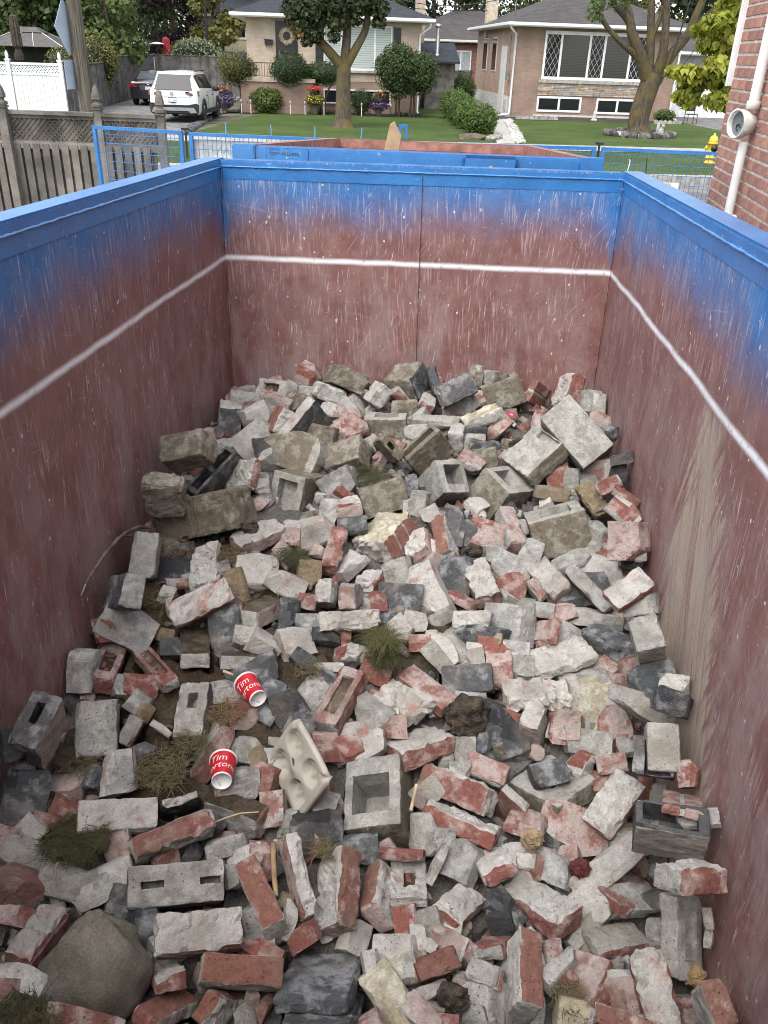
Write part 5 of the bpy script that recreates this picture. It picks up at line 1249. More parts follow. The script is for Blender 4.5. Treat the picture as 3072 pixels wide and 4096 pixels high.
# gravel strip beside the walkway, dark edging stones along the drive: uncountable
def scatter_stones(name, pts, sz, m, label, seed, flat=.6):
    rr = random.Random(seed)
    protos = [chunk_geo((1, rr.uniform(.6, .9), rr.uniform(.4, flat)), 700 + seed * 10 + k, 7, 2) for k in range(6)]
    V = []; F = []; n = 0
    for (x, y, z) in pts:
        P, fs, c = protos[rr.randrange(6)]
        sc = sz * rr.uniform(.55, 1.3); a = rr.uniform(0, 6.28)
        R = np.array(((math.cos(a), -math.sin(a), 0), (math.sin(a), math.cos(a), 0), (0, 0, 1)))
        V.append((P * sc) @ R.T + np.array((x, y, z + sc * .25))); F.extend([[i + n for i in f] for f in fs]); n += len(P)
    me = bpy.data.meshes.new(name); me.from_pydata(np.vstack(V).tolist(), [], F); me.update()
    o = link(name, me, None, [m]); tag(o, label, 'gravel', kind='stuff'); return o
WHITE_STONE = mat('white_pebble', (.52, .50, .46), .85, .25, 9.0)
DARK_STONE = mat('dark_pebble', (.10, .10, .105), .85, .3, 9.0)
rr = random.Random(12)
pts = []
for i in range(420):
    d = rr.uniform(29.4, 41.0); s = 6.62 + (d - 29.2) / 12.4 * 2.05 + rr.uniform(-.14, .2); p = SP(s, d, .01); pts.append(p)
scatter_stones('pale_gravel', pts, .06, WHITE_STONE, 'strip of pale gravel running beside the concrete walkway', 1)
pts = []
for i in range(420):
    d = rr.uniform(29.4, 41.2); pts.append(SP(-4.32 + rr.uniform(-.13, .12) + max(0, d - 39) * .12, d, .01))
scatter_stones('edging_gravel', pts, .08, DARK_STONE, 'row of dark edging stones between the driveway and the lawn', 2)
pts = []
for i in range(650):
    a = rr.uniform(0, 6.28); r = 1.15 * math.sqrt(rr.random()); c = SP(12.2, 33.7); pts.append((c.x + r * math.cos(a), c.y + r * math.sin(a), .05))
scatter_stones('tree_ring_gravel', pts, .055, WHITE_STONE, 'white pebbles heaped round the foot of the multi-stemmed tree', 3)
for i in range(19):
    a = i / 19 * 6.283 + rr.uniform(-.1, .1); c = SP(12.2, 33.7)
    P, fs, cu = chunk_geo((.20 * rr.uniform(.7, 1.2), .13, .11), 1200 + i, 7, 4)
    me = bpy.data.meshes.new('edging_rock'); me.from_pydata(P.tolist(), [], fs)
    o = link('edging_rock', me, None, [mat('grey_rock', (.13, .12, .11), .9, .3, 12.0, .5, 40.0, obj_rand=.5)])
    o.location = (c.x + 1.22 * math.cos(a), c.y + 1.22 * math.sin(a), .09); o.rotation_euler = (0, 0, a + 1.57)
    tag(o, 'grey rock in the ring of stones round the multi-stemmed tree', 'rock', 'rocks ringing the right tree')
# little soil heap by the hedge
P, fs, cu = chunk_geo((.45, .35, .12), 1301, 8, 8)
me = bpy.data.meshes.new('soil_heap'); me.from_pydata(P.tolist(), [], fs)
o = link('soil_heap', me, None, [mat('heap_soil', (.10, .08, .052), .95, .2, 8.0, .6, 40.0)]); o.location = SP(5.25, 30.6, .05)
tag(o, 'low heap of brown soil at the near end of the hedge', 'soil heap')
for i, (ds, dd) in enumerate(((.75, .0), (.95, .5), (.55, -.35))):
    P, fs, cu = chunk_geo((.16, .13, .10), 1310 + i, 7, 4)
    me = bpy.data.meshes.new('rock'); me.from_pydata(P.tolist(), [], fs)
    o = link('rock', me, None, [mat('pale_rock', (.28, .26, .22), .9, .3, 12.0, .5, 40.0)]); o.location = SP(5.25 + ds, 30.4 + dd, .06)
    tag(o, 'small pale rock beside the soil heap by the walkway', 'rock', 'rocks by the soil heap')

# ================================================================ houses
def brick_mat(name, a, b, mortar, sc=1.0, off=.5):
    """running-bond brickwork for far walls: x+y runs along the wall, z up (object space)"""
    t = NT(name)
    co = t.coord('Object'); x, y, z = t.sep(co)
    v = t.comb(t.math('ADD', x, y), z, 0.0)
    bt = t.node('ShaderNodeTexBrick')
    t.inp(bt.inputs['Vector'], v)
    bt.inputs['Scale'].default_value = 1.0
    bt.inputs['Brick Width'].default_value = .22 * sc; bt.inputs['Row Height'].default_value = .076 * sc
    bt.inputs['Mortar Size'].default_value = .006; bt.inputs['Mortar Smooth'].default_value = .3
    bt.inputs['Bias'].default_value = .0
    bt.inputs['Color1'].default_value = (*a, 1); bt.inputs['Color2'].default_value = (*b, 1); bt.inputs['Mortar'].default_value = (*mortar, 1)
    n = t.noise(co, 1.4, 4.0)
    gs = t.ramp(n, .3, .7, .82, 1.15, smooth=False)
    col = t.mix(1.0, bt.outputs['Color'], t.comb(gs, gs, gs), 'MULTIPLY')
    t.bump(bt.outputs['Fac'], -.5, .01)
    return t.done(col, .9, 0, .2)
BUFF = brick_mat('buff_brick', (.47, .385, .30), (.40, .325, .25), (.42, .35, .27))
TAN = brick_mat('tan_brick', (.30, .21, .165), (.25, .175, .135), (.27, .19, .15))
PINK = brick_mat('pink_brick', (.46, .325, .25), (.40, .28, .215), (.45, .35, .28))
REDB = brick_mat('far_red_brick', (.22, .10, .075), (.17, .075, .055), (.28, .22, .19))
def shingle_mat(name, a, b):
    t = NT(name)
    co = t.coord('Object'); x, y, z = t.sep(co)
    v = t.comb(t.math('ADD', x, t.math('MULTIPLY', y, .0)), t.math('MULTIPLY', z, 2.6), 0.0)
    bt = t.node('ShaderNodeTexBrick'); t.inp(bt.inputs['Vector'], v)
    bt.inputs['Scale'].default_value = 1.0; bt.inputs['Brick Width'].default_value = .32; bt.inputs['Row Height'].default_value = .15
    bt.inputs['Mortar Size'].default_value = .008
    bt.inputs['Color1'].default_value = (*a, 1); bt.inputs['Color2'].default_value = (*b, 1); bt.inputs['Mortar'].default_value = (a[0] * .45, a[1] * .45, a[2] * .45, 1)
    g = t.noise(co, 60.0, 3.0); gs = t.ramp(g, .3, .7, .8, 1.2, smooth=False)
    col = t.mix(1.0, bt.outputs['Color'], t.comb(gs, gs, gs), 'MULTIPLY')
    t.bump(bt.outputs['Fac'], -.6, .02)
    return t.done(col, .92, 0, .2)
SH_DARK = shingle_mat('charcoal_shingles', (.045, .05, .058), (.032, .036, .043))
SH_BROWN = shingle_mat('brown_shingles', (.085, .078, .075), (.060, .055, .055))
WHITE = mat('white_trim', (.72, .72, .70), .55, .06, 6.0)
OFFW = mat('off_white', (.55, .53, .48), .7, .1, 6.0)
STONEC = mat('sill_stone', (.36, .34, .29), .9, .2, 8.0, .4, 40.0)
GLASSD = NT('window_glass').done((.012, .014, .016), .08, 0.0, .4)
BLIND = None
def blind_mat():
    t = NT('slat_blind')
    z = t.sep(t.coord('Object'))[2]
    w = t.math('FRACT', t.math('MULTIPLY', z, 11.0))
    col = t.mix(t.ramp(w, .55, .95), (.46, .50, .46), (.20, .235, .22))
    return t.done(col, .45, 0, .5)
BLIND = blind_mat()
DBLIND = None
def dblind_mat():
    t = NT('dark_slat_blind')
    z = t.sep(t.coord('Object'))[2]
    w = t.math('FRACT', t.math('MULTIPLY', z, 16.0))
    col = t.mix(t.ramp(w, .4, .9), (.035, .033, .03), (.012, .012, .012))
    return t.done(col, .12, 0, .8)
DBLIND = dblind_mat()
DARKDOOR = mat('dark_door', (.016, .015, .017), .35, .15, 4.0)

def house_root(name, label, s, d, z=0.0):
    return thing(name, label, 'house', SP(s, d, z), A5)

def hip_roof(root, x0, x1, y0, y1, ze, pitch, m, trim, gutter=.13):
    tp = math.tan(math.radians(pitch)); h = min(x1 - x0, y1 - y0) / 2
    zr = ze + h * tp
    mb = MB()
    if (x1 - x0) > (y1 - y0):
        r0 = (x0 + h, (y0 + y1) / 2, zr); r1 = (x1 - h, (y0 + y1) / 2, zr)
    else:
        r0 = ((x0 + x1) / 2, y0 + h, zr); r1 = ((x0 + x1) / 2, y1 - h, zr)
    c = [(x0, y0, ze), (x1, y0, ze), (x1, y1, ze), (x0, y1, ze)]
    if (x1 - x0) > (y1 - y0):
        mb.add(c + [r0, r1], [(0, 1, 5, 4), (1, 2, 5), (2, 3, 4, 5), (3, 0, 4)])
    else:
        mb.add(c + [r0, r1], [(0, 1, 4), (1, 2, 5, 4), (2, 3, 5), (3, 0, 4, 5)])
    rf = mb.build('roof', m, root)
    mb = MB(); mb.box(x0 + .02, x1 - .02, y0 + .02, y1 - .02, ze - .16, ze - .13); mb.build('soffit', trim, rf)
    for a, b in (((x0, y0, 0), (x1, y0, 0)), ((x1, y0, 0), (x1, y1, 0)), ((x1, y1, 0), (x0, y1, 0)), ((x0, y1, 0), (x0, y0, 0))):
        mb = MB(); mb.bar((a[0], a[1], ze - .065), (b[0], b[1], ze - .065), .11, gutter); mb.build('gutter', trim, rf, .02)
    return rf

def window(root, x0, x1, z0, z1, y, fw, glass, mull=(), hmull=(), frame=None, name='window', sill=None, depth=.08):
    frame = frame or WHITE
    w = MB()
    w.box(x0, x1, y - .03, y + .03, z1 - fw, z1); w.box(x0, x1, y - .03, y + .03, z0, z0 + fw)
    w.box(x0, x0 + fw, y - .029, y + .029, z0 + fw, z1 - fw); w.box(x1 - fw, x1, y - .029, y + .029, z0 + fw, z1 - fw)
    o = w.build(name, frame, root)
    xs = [x0 + fw] + [m for m in mull] + [x1 - fw]
    for m in mull:
        b = MB(); b.box(m - fw * .55, m + fw * .55, y - .028, y + .028, z0 + fw, z1 - fw); b.build('mullion', frame, o)
    for i in range(len(xs) - 1):
        g = glass[i] if isinstance(glass, (list, tuple)) else glass
        b = MB(); b.box(xs[i] + fw * .3, xs[i + 1] - fw * .3, y - .004 + .001 * i, y + .01 + .001 * i, z0 + fw * .9, z1 - fw * .9); b.build('pane', g, o)
    if sill:
        b = MB(); b.box(x0 - .08, x1 + .08, y - .09, y + .02, z0 - .09, z0 - .005); b.build('sill', sill, o)
    return o

# ---- left house: buff bungalow with dark front door
hl = house_root('bungalow', 'buff brick bungalow with charcoal roof, black front door and round shrubs', -3.1, 42.7)
WD, DP_, EV = 7.8, 9.2, 3.72
mb = MB(); mb.box(0, WD, 0, DP_, 1.30, EV); mb.build('wall', BUFF, hl)
mb = MB(); mb.box(0.01, WD - .01, .012, DP_ - .012, -.05, 1.298); mb.build('wall', TAN, hl)
hip_roof(hl, -.62, WD + .50, -.62, DP_ + .6, EV + .14, 21, SH_DARK, WHITE)
# door in its dark surround
mb = MB(); mb.box(1.28, 2.26, -.035, .02, 1.42, 3.60); dr = mb.build('door', DARKDOOR, hl)
mb = MB(); mb.box(1.40, 2.14, -.050, -.036, 1.55, 3.38); mb.build('door_leaf', mat('door_leaf', (.022, .020, .022), .3, .2, 5.0), dr)
for zz in (1.66, 2.62):
    mb = MB(); mb.box(1.50, 2.04, -.060, -.051, zz, zz + (.80 if zz < 2 else .62)); mb.build('door_panel', DARKDOOR, dr, .012)
mb = MB(); mb.tube([(1.44, -.07, 2.25), (1.44, -.07, 2.45)], .014, 6); mb.build('handle', STEEL, dr)
# big window with blinds and shutters
wl_ = window(hl, 3.42, 6.49, 1.75, 3.53, -.02, .075, [BLIND, BLIND, BLIND], mull=(4.22, 5.72), sill=STONEC)
for x0 in (3.05, 6.545):
    mb = MB(); mb.box(x0, x0 + .34, -.035, .0, 1.78, 3.50); sh = mb.build('shutter', DARKDOOR, hl)
    mb = MB()
    for k in range(24): mb.box(x0 + .04, x0 + .30, -.048, -.036, 1.85 + k * .067, 1.885 + k * .067)
    mb.build('louvre', mat('louvre_dark', (.03, .03, .034), .5), sh)
window(hl, 3.40, 6.50, .38, .98, -.015, .06, GLASSD, mull=(4.95,))
# raised porch
pr = MB(); pr.box(-.22, 2.95, -1.75, -.005, -.05, 1.24); po = pr.build('porch', TAN, hl)
mb = MB(); mb.box(-.30, 3.03, -1.83, -.004, 1.241, 1.40); mb.build('porch_slab', mat('porch_concrete', (.40, .335, .27), .9, .12, 5.0), po)
def railing(root, x0, x1, y, z0, z1, n):
    mb = MB(); mb.box(x0, x1, y - .015, y + .015, z1 - .03, z1); r = mb.build('railing', BLACK, root)
    mb = MB(); mb.box(x0, x1, y - .012, y + .012, z0, z0 + .025); mb.build('bottom_rail', BLACK, r)
    for k in range(n + 1):
        x = x0 + (x1 - x0) * k / n
        b = MB(); b.box(x - .009, x + .009, y - .009, y + .009, z0, z1 - .03); b.build('baluster', BLACK, r)
    return r
railing(hl, .38, 1.30, -1.70, 1.44, 1.98, 8)
railing(hl, 2.30, 2.95, -1.70, 1.44, 1.98, 6)
mb = MB(); mb.tube([(WD + .35, -.55, 3.70), (WD + .35, -.50, 3.55), (WD - .05, -.10, 3.25), (WD - .05, -.10, .15), (WD - .02, -.35, .06)], .045, 8); mb.build('downspout', WHITE, hl)
mb = MB(); mb.box(WD + .25, WD + .72, 5.2, 5.75, 3.0, 5.9); ch = mb.build('chimney', mat('chimney_brick', (.42, .34, .27), .9, .15, 9.0), hl)
mb = MB(); mb.box(WD + .20, WD + .77, 5.15, 5.80, 5.9, 5.98); mb.build('chimney_cap', STONEC, ch)
# mailbox and wreath hang on the wall: things of their own
def atL(x, y, z): return SP(-3.1, 42.7) + SU * x + SN * y + Vector((0, 0, z))
mbx = thing('mailbox', 'black wall mailbox left of the front door', 'mailbox', atL(.98, -.09, 2.76), A5)
mb = MB(); mb.box(-.18, .18, -.07, .075, -.10, .07); mb.build('box', BLACK, mbx, .01)
mb = MB(); mb.prism([(-.19, .07), (.19, .07), (.19, .10), (-.19, .13)], -.085, .075); mb.build('lid', BLACK, mbx)
for xx in (-.1, .1):
    mb = MB(); mb.tube([(xx, -.02, -.10), (xx, -.02, -.20), (xx, -.06, -.22)], .008, 6); mb.build('hook', BLACK, mbx)

STRAW = mat('straw', (.42, .34, .22), .85, .3, 15.0)
def make_wreath():
    rr = random.Random(4); V = []; F = []
    for k in range(420):
        a = rr.uniform(0, 6.283); L = rr.uniform(.10, .17); r0 = rr.uniform(.16, .24)
        da = rr.uniform(.25, .8)
        p0 = Vector((r0 * math.cos(a), rr.uniform(-.04, .02), r0 * math.sin(a)))
        dr = Vector((math.cos(a + da), rr.uniform(-.25, .1), math.sin(a + da)))
        w = Vector((-math.sin(a), .3, math.cos(a))) * .014
        b = len(V); V += [p0 - w, p0 + w, p0 + dr * L * .6 + w, p0 + dr * L, p0 + dr * L * .6 - w]; F.append((b, b + 1, b + 2, b + 3, b + 4))
    me = bpy.data.meshes.new('wreath'); me.from_pydata([tuple(v) for v in V], [], F); me.update()
    o = link('wreath', me, None, [STRAW]); o.location = atL(1.78, -.10, 3.02); o.rotation_euler = (0, 0, A5)
    tag(o, 'round straw wreath hanging on the black front door', 'wreath')
make_wreath()

# ---- right house: tan bungalow with five-light picture window
hr = house_root('bungalow', 'tan brick bungalow with brown roof and wide five-part picture window', 9.1, 42.9)
WR, DR = 7.65, 10.5
mb = MB(); mb.box(.012, WR, 0, DR, -.05, 3.72); mb.build('wall', TAN, hr)
mb = MB(); mb.box(0, .010, .02, DR - .01, .85, 3.72); mb.build('side_brick', PINK, hr)
mb = MB(); mb.box(-.012, .011, .02, DR - .02, -.04, .86); mb.build('foundation', mat('white_parging', (.60, .60, .57), .85, .1, 4.0, .2, 20.0), hr)
hip_roof(hr, -.52, WR + .55, -.62, DR + .5, 3.88, 21, SH_BROWN, WHITE)
W5 = [0.10, .82, 2.15, 2.85, 4.08, 4.86]
x0 = 1.30
wf = MB(); wf.box(x0, x0 + 4.88, -.05, -.01, 3.46, 3.60); wf.box(x0, x0 + 4.88, -.05, -.01, 1.64, 1.76)
wo = wf.build('window', WHITE, hr)
for i, xx in enumerate((0.0, .74, 2.08, 2.78, 4.02, 4.78)):
    b = MB(); b.box(x0 + xx, x0 + xx + .10, -.052, -.008, 1.76, 3.46); b.build('mullion', WHITE, wo)
for i, (a, c) in enumerate(((.10, .74), (.84, 2.08), (2.18, 2.78), (2.88, 4.02), (4.12, 4.78))):
    b = MB(); b.box(x0 + a, x0 + c, -.020, -.009, 1.76, 3.46); pn = b.build('pane', DBLIND if i % 2 else GLASSD, wo)
    if i % 2 == 0:
        b = MB(); w_ = c - a; n = 4; hh = 1.70; st = .42
        for k in range(-2, 7):
            for sg in (1, -1):
                z0 = 1.76 + k * st
                za, zb = z0, z0 + sg * w_ * 1.75
                pa, pb = (x0 + a, za), (x0 + c, zb)
                # clip to the pane
                def clip(p, q):
                    out = []
                    (xa, ya), (xb, yb) = p, q
                    t0, t1 = 0, 1
                    dyy = yb - ya
                    for lo, hi in ((1.76, 3.46),):
                        if abs(dyy) > 1e-6:
                            u0, u1 = (lo - ya) / dyy, (hi - ya) / dyy
                            if u0 > u1: u0, u1 = u1, u0
                            t0 = max(t0, u0); t1 = min(t1, u1)
                    if t1 - t0 < .05: return None
                    return (xa + (xb - xa) * t0, ya + dyy * t0), (xa + (xb - xa) * t1, ya + dyy * t1)
                cl = clip(pa, pb)
                if cl: b.bar((cl[0][0], -.026, cl[0][1]), (cl[1][0], -.026, cl[1][1]), .016, .008, up=(0, 1, 0))
        b.build('diamond_lattice', mat('lead_came', (.42, .40, .38), .5), pn)
mb = MB(); mb.box(x0 - .12, x0 + 5.0, -.12, .0, 1.50, 1.635); mb.build('sill', STONEC, hr)
# stone veneer, every stone a part
rr = random.Random(21)
STONES = [mat('veneer_%d' % i, c, .9, .15, 8.0, .5, 30.0) for i, c in enumerate(((.40, .32, .23), (.33, .28, .22), (.46, .40, .32), (.36, .25, .17), (.30, .29, .27)))]
sv_ = MB(); sv_.box(x0 - .1, x0 + 4.98, -.02, .0, .98, 1.50); vn = sv_.build('stone_veneer', mat('veneer_mortar', (.20, .17, .14), .95), hr)
zz = .985
while zz < 1.47:
    h = rr.choice((.055, .075, .10, .12)); h = min(h, 1.495 - zz); xx = x0 - .095
    while xx < x0 + 4.94:
        w = min(rr.uniform(.28, .75), x0 + 4.97 - xx)
        b = MB(); b.box(xx, xx + w - .012, -.045 - rr.uniform(0, .03), -.021, zz, zz + h - .010); b.build('stone', rr.choice(STONES), vn)
        xx += w
    zz += h
window(hr, 1.22, 3.36, .28, .94, -.015, .09, GLASSD, mull=(2.28,))
window(hr, 4.08, 6.15, .25, .91, -.015, .09, GLASSD, mull=(5.10,))
mb = MB(); mb.box(1.1, 6.3, -.05, -.001, .08, .16); mb.build('base_trim', OFFW, hr)
for (ya, yb, za, zb, nm, m_) in ((2.0, 3.1, .1, 2.9, 'side_door', WHITE), (4.6, 5.6, 1.9, 3.3, 'side_window', GLASSD), (7.2, 8.3, 1.9, 3.3, 'side_window', GLASSD), (1.0, 1.6, .18, .70, 'side_vent', OFFW)):
    mb = MB(); mb.box(-.03, .012, ya - .07, yb + .07, za - .07, zb + .07); o = mb.build(nm, WHITE, hr)
    mb = MB(); mb.box(-.04, -.031, ya, yb, za, zb); mb.build('pane', m_, o)
mb = MB(); mb.tube([(-.42, -.5, 3.80), (-.42, -.5, 3.66), (-.06, -.06, 3.42), (-.06, -.06, .25), (-.10, -.12, .14), (-.75, -.40, .08)], .05, 8); mb.build('downspout', WHITE, hr)
mb = MB(); mb.tube([(WR + .05, -.06, 3.5), (WR + .05, -.06, .3), (WR + .10, -.14, .16), (WR + .25, -.55, .10)], .05, 8); mb.build('downspout', WHITE, hr)
mb = MB(); mb.box(-.16, -.015, .8, 1.05, 1.55, 1.95); mb.tube([(-.08, .92, 1.95), (-.08, .92, 3.4)], .025, 6); mb.build('meter_box', mat('meter_grey', (.22, .23, .23), .5), hr)
mb = MB(); mb.box(-.15, .42, 7.4, 7.95, 3.4, 6.3); ch = mb.build('chimney', mat('cream_brick', (.50, .42, .32), .9, .15, 9.0), hr)
mb = MB(); mb.box(-.2, .47, 7.35, 8.0, 6.3, 6.38); mb.build('chimney_cap', STONEC, ch)
mb = MB(); mb.tube([(.35, 2.6, 4.2), (.35, 2.6, 6.6)], .03, 6); mb.build('service_mast', STEEL, hr)
# scalloped garden edging
def edging(s0, s1, d, lab):
    n = int((s1 - s0) / .22)
    root = thing('garden_edging', lab, 'edging', SP(s0, d), A5)
    for k in range(n):
        mb = MB(); pr = [(-.10, 0), (.10, 0)] + [(.10 * math.cos(a), .09 + .06 * math.sin(a)) for a in [math.pi * j / 6 for j in range(7)]]
        mb.prism([(x + .22 * k, z) for x, z in pr], -.03, .03); mb.build('scallop', KERBM, root)
edging(9.2, 11.3, 41.55, 'scalloped concrete edging left below the picture window')
edging(15.6, 17.1, 41.2, 'scalloped concrete edging behind the multi-stemmed tree')
edging(17.9, 20.3, 38.4, 'scalloped concrete edging under the lime green branches')

# ---- house further right, partly hidden
h3 = thing('garage', 'low garage wing with grey roof right of the tan bungalow', 'garage', SP(17.6, 47.0), A5)
mb = MB(); mb.box(0, 9, 0, 7, -.05, 2.9); mb.build('wall', mat('stucco_grey', (.36, .36, .36), .9, .1, 3.0), h3)
hip_roof(h3, -.5, 9.5, -.6, 7.6, 3.0, 24, SH_BROWN, WHITE)
mb = MB(); mb.box(.8, 4.5, -.03, .01, 0, 2.2); mb.build('garage_door', WHITE, h3)
# ---- shed with metal flue between the houses
sh_ = thing('shed', 'weathered lean-to shed with shingled roof between the two bungalows', 'shed', SP(5.55, 48.0), A5)
mb = MB(); mb.box(.05, 1.55, 0, 2.0, -.05, 2.15); mb.build('wall', mat('weathered_ply', (.16, .15, .14), .9, .25, 3.0), sh_)
mb2 = MB(); mb2.add([(-.3, -.35, 2.2), (1.75, -.35, 2.2), (1.75, 2.2, 3.05), (-.3, 2.2, 3.05), (-.3, -.35, 2.12), (1.75, -.35, 2.12), (1.75, 2.2, 2.97), (-.3, 2.2, 2.97)], [(0, 1, 2, 3), (4, 7, 6, 5), (0, 4, 5, 1), (1, 5, 6, 2), (2, 6, 7, 3), (3, 7, 4, 0)]); mb2.build('roof', SH_DARK, sh_)
fl = thing('flue_pipe', 'shiny galvanised flue pipe rising from the shed roof', 'flue', SP(6.2, 48.6, 2.45), A5)
GALV = mat('galvanised', (.55, .56, .57), .3, .15, 8.0, metal=.85)
mb = MB(); mb.lathe([(.17, 0), (.12, .12), (.11, 1.25)], 14); mb.build('pipe', GALV, fl)
mb = MB(); mb.lathe([(.0, 1.24), (.15, 1.24), (.15, 1.42), (.0, 1.43)], 14); mb.build('cap', GALV, fl)
# ---- red brick house far behind the gap
h4 = thing('brick_house', 'red brick house seen far back between the bungalows', 'house', SP(5.8, 62.0), A5)
mb = MB(); mb.box(0, 9, 0, 7, -.05, 3.3); mb.build('wall', REDB, h4)
hip_roof(h4, -.5, 9.5, -.6, 7.6, 3.4, 24, SH_BROWN, OFFW)
window(h4, 3.0, 4.4, 1.5, 2.8, -.02, .08, mat('net_curtain', (.35, .37, .38), .4), mull=(3.7,))
# ---- yellow house far left
h5 = thing('clapboard_house', 'yellow clapboard house behind trees left of the buff bungalow', 'house', SP(-9.5, 74.0), A5)
mb = MB(); mb.box(0, 8, 0, 6, -.05, 4.6); mb.build('wall', mat('yellow_siding', (.42, .37, .24), .8, .12, 2.0), h5)
hip_roof(h5, -.5, 8.5, -.5, 6.5, 4.7, 30, SH_DARK, OFFW)
window(h5, 2.6, 4.2, 3.1, 4.3, -.02, .14, GLASSD)
window(h5, 5.2, 6.4, 3.1, 4.3, -.02, .14, GLASSD)
h6 = thing('stucco_house', 'pale stucco house corner at the far left edge', 'house', SP(-25.5, 52.0), A5)
mb = MB(); mb.box(0, 8.2, 0, 6, -.05, 5.6); mb.build('wall', mat('pale_stucco', (.50, .47, .42), .9, .1, 2.0), h6)
hip_roof(h6, -.5, 8.6, -.5, 6.5, 5.7, 25, SH_BROWN, OFFW)
window(h6, 5.8, 7.2, 2.9, 4.2, -.02, .1, GLASSD)

# ================================================================ trees, shrubs, flowers
def leaf_material(name, a, b, trans=.28):
    t = NT(name)
    at = t.node('ShaderNodeAttribute', attribute_name='tint')
    col = t.mix(at.outputs['Fac'], a, b)
    t.l.new(col, t.bsdf.inputs['Base Color']); t.bsdf.inputs['Roughness'].default_value = .55
    t.bsdf.inputs['Specular IOR Level'].default_value = .3
    tr = t.node('ShaderNodeBsdfTranslucent'); t.l.new(col, tr.inputs['Color'])
    mx = t.node('ShaderNodeMixShader'); mx.inputs[0].default_value = trans
    t.l.new(t.bsdf.outputs[0], mx.inputs[1]); t.l.new(tr.outputs[0], mx.inputs[2])
    t.l.new(mx.outputs[0], t.n['Material Output'].inputs['Surface'])
    return t.mat
def foliage(name, blobs, n, size, m, parent=None, seed=1, shell=.5, droop=0.0, aspect=.6, heart=False):
    """leaf-sized faces spread through ellipsoids [(centre, radii, weight)] in the parent's frame"""
    g = np.random.default_rng(seed)
    w = np.array([b[2] if len(b) > 2 else b[1][0] * b[1][1] * b[1][2] for b in blobs], float); w /= w.sum()
    k = g.choice(len(blobs), n, p=w)
    C_ = np.array([b[0] for b in blobs])[k]; R_ = np.array([b[1] for b in blobs])[k]
    d = g.normal(size=(n, 3)); d /= np.linalg.norm(d, axis=1)[:, None]
    r = g.random(n) ** (1 / 3); r = shell + (1 - shell) * r
    P = C_ + d * R_ * r[:, None] * (1 + .10 * g.normal(size=(n, 1)))
    nr = d * .9 + g.normal(size=(n, 3)) * .7; nr[:, 2] += .35; nr /= np.linalg.norm(nr, axis=1)[:, None]
    ax = g.normal(size=(n, 3)); ax[:, 2] -= droop * 3; ax -= nr * np.sum(ax * nr, axis=1)[:, None]; ax /= np.linalg.norm(ax, axis=1)[:, None]
    bx = np.cross(nr, ax)
    s = (size * g.uniform(.55, 1.3, n))[:, None]
    if heart:
        pts = [P - ax * s * .5, P - ax * s * .42 + bx * s * aspect * .35, P + bx * s * aspect * .5 - ax * s * .12 + nr * s * .07, P + ax * s * .55 - nr * s * .05, P - bx * s * aspect * .5 - ax * s * .12 + nr * s * .07, P - ax * s * .42 - bx * s * aspect * .35]
    else:
        pts = [P - ax * s * .5, P + bx * s * aspect * .5, P + ax * s * .5 + nr * s * .1, P - bx * s * aspect * .5]
    q = len(pts)
    V = np.stack(pts, 1).reshape(-1, 3)
    me = bpy.data.meshes.new(name)
    me.vertices.add(n * q); me.vertices.foreach_set('co', V.astype(np.float32).ravel())
    me.loops.add(n * q); me.loops.foreach_set('vertex_index', np.arange(n * q, dtype=np.int32))
    me.polygons.add(n); me.polygons.foreach_set('loop_start', np.arange(n, dtype=np.int32) * q); me.polygons.foreach_set('loop_total', np.full(n, q, np.int32))
    me.update(calc_edges=True)
    a = me.attributes.new('tint', 'FLOAT', 'FACE')
    bn = g.random(len(blobs))[k] * .45
    a.data.foreach_set('value', np.clip(bn + g.random(n) * .6, 0, 1).astype(np.float32))
    return link(name, me, parent, [m])

BARK = None
def bark_material(name, a, b, lich=0.0):
    t = NT(name)
    co = t.coord('Object'); x, y, z = t.sep(co)
    v = t.comb(t.math('MULTIPLY', x, 14.0), t.math('MULTIPLY', y, 14.0), t.math('MULTIPLY', z, 2.2))
    n = t.noise(v, 1.6, 6.0, .7)
    col = t.mix(t.ramp(n, .35, .65), a, b)
    if lich: col = t.mix(t.ramp(t.noise(co, 2.4, 5.0), .42, .62, 0, lich), col, (.16, .12, .028))
    t.bump(n, .9, .05)
    return t.done(col, .92, 0, .2)
BARK = bark_material('bark', (.06, .048, .036), (.13, .105, .078), .6)
BARK2 = bark_material('grey_bark', (.045, .036, .028), (.105, .085, .062), .45)

def limb(mb, pts, r0, r1, n=9):
    P = [Vector(p) for p in pts]; Q = []; R = []
    m = len(P) - 1
    for i in range(m):
        p0 = P[max(i - 1, 0)]; p1 = P[i]; p2 = P[i + 1]; p3 = P[min(i + 2, m)]
        for k in range(4):
            u = k / 4
            q = .5 * ((2 * p1) + (p2 - p0) * u + (2 * p0 - 5 * p1 + 4 * p2 - p3) * u * u + (3 * p1 - p0 - 3 * p2 + p3) * u ** 3)
            Q.append(q); R.append(r0 + (r1 - r0) * (i + u) / m)
    Q.append(P[-1]); R.append(r1)
    mb.tube(Q, R, n)

def T3(s0, d0):
    """points given as (s, z[, dd]) relative to the tree's street position"""
    return lambda s, z, dd=0.0: (s - s0, dd, z)

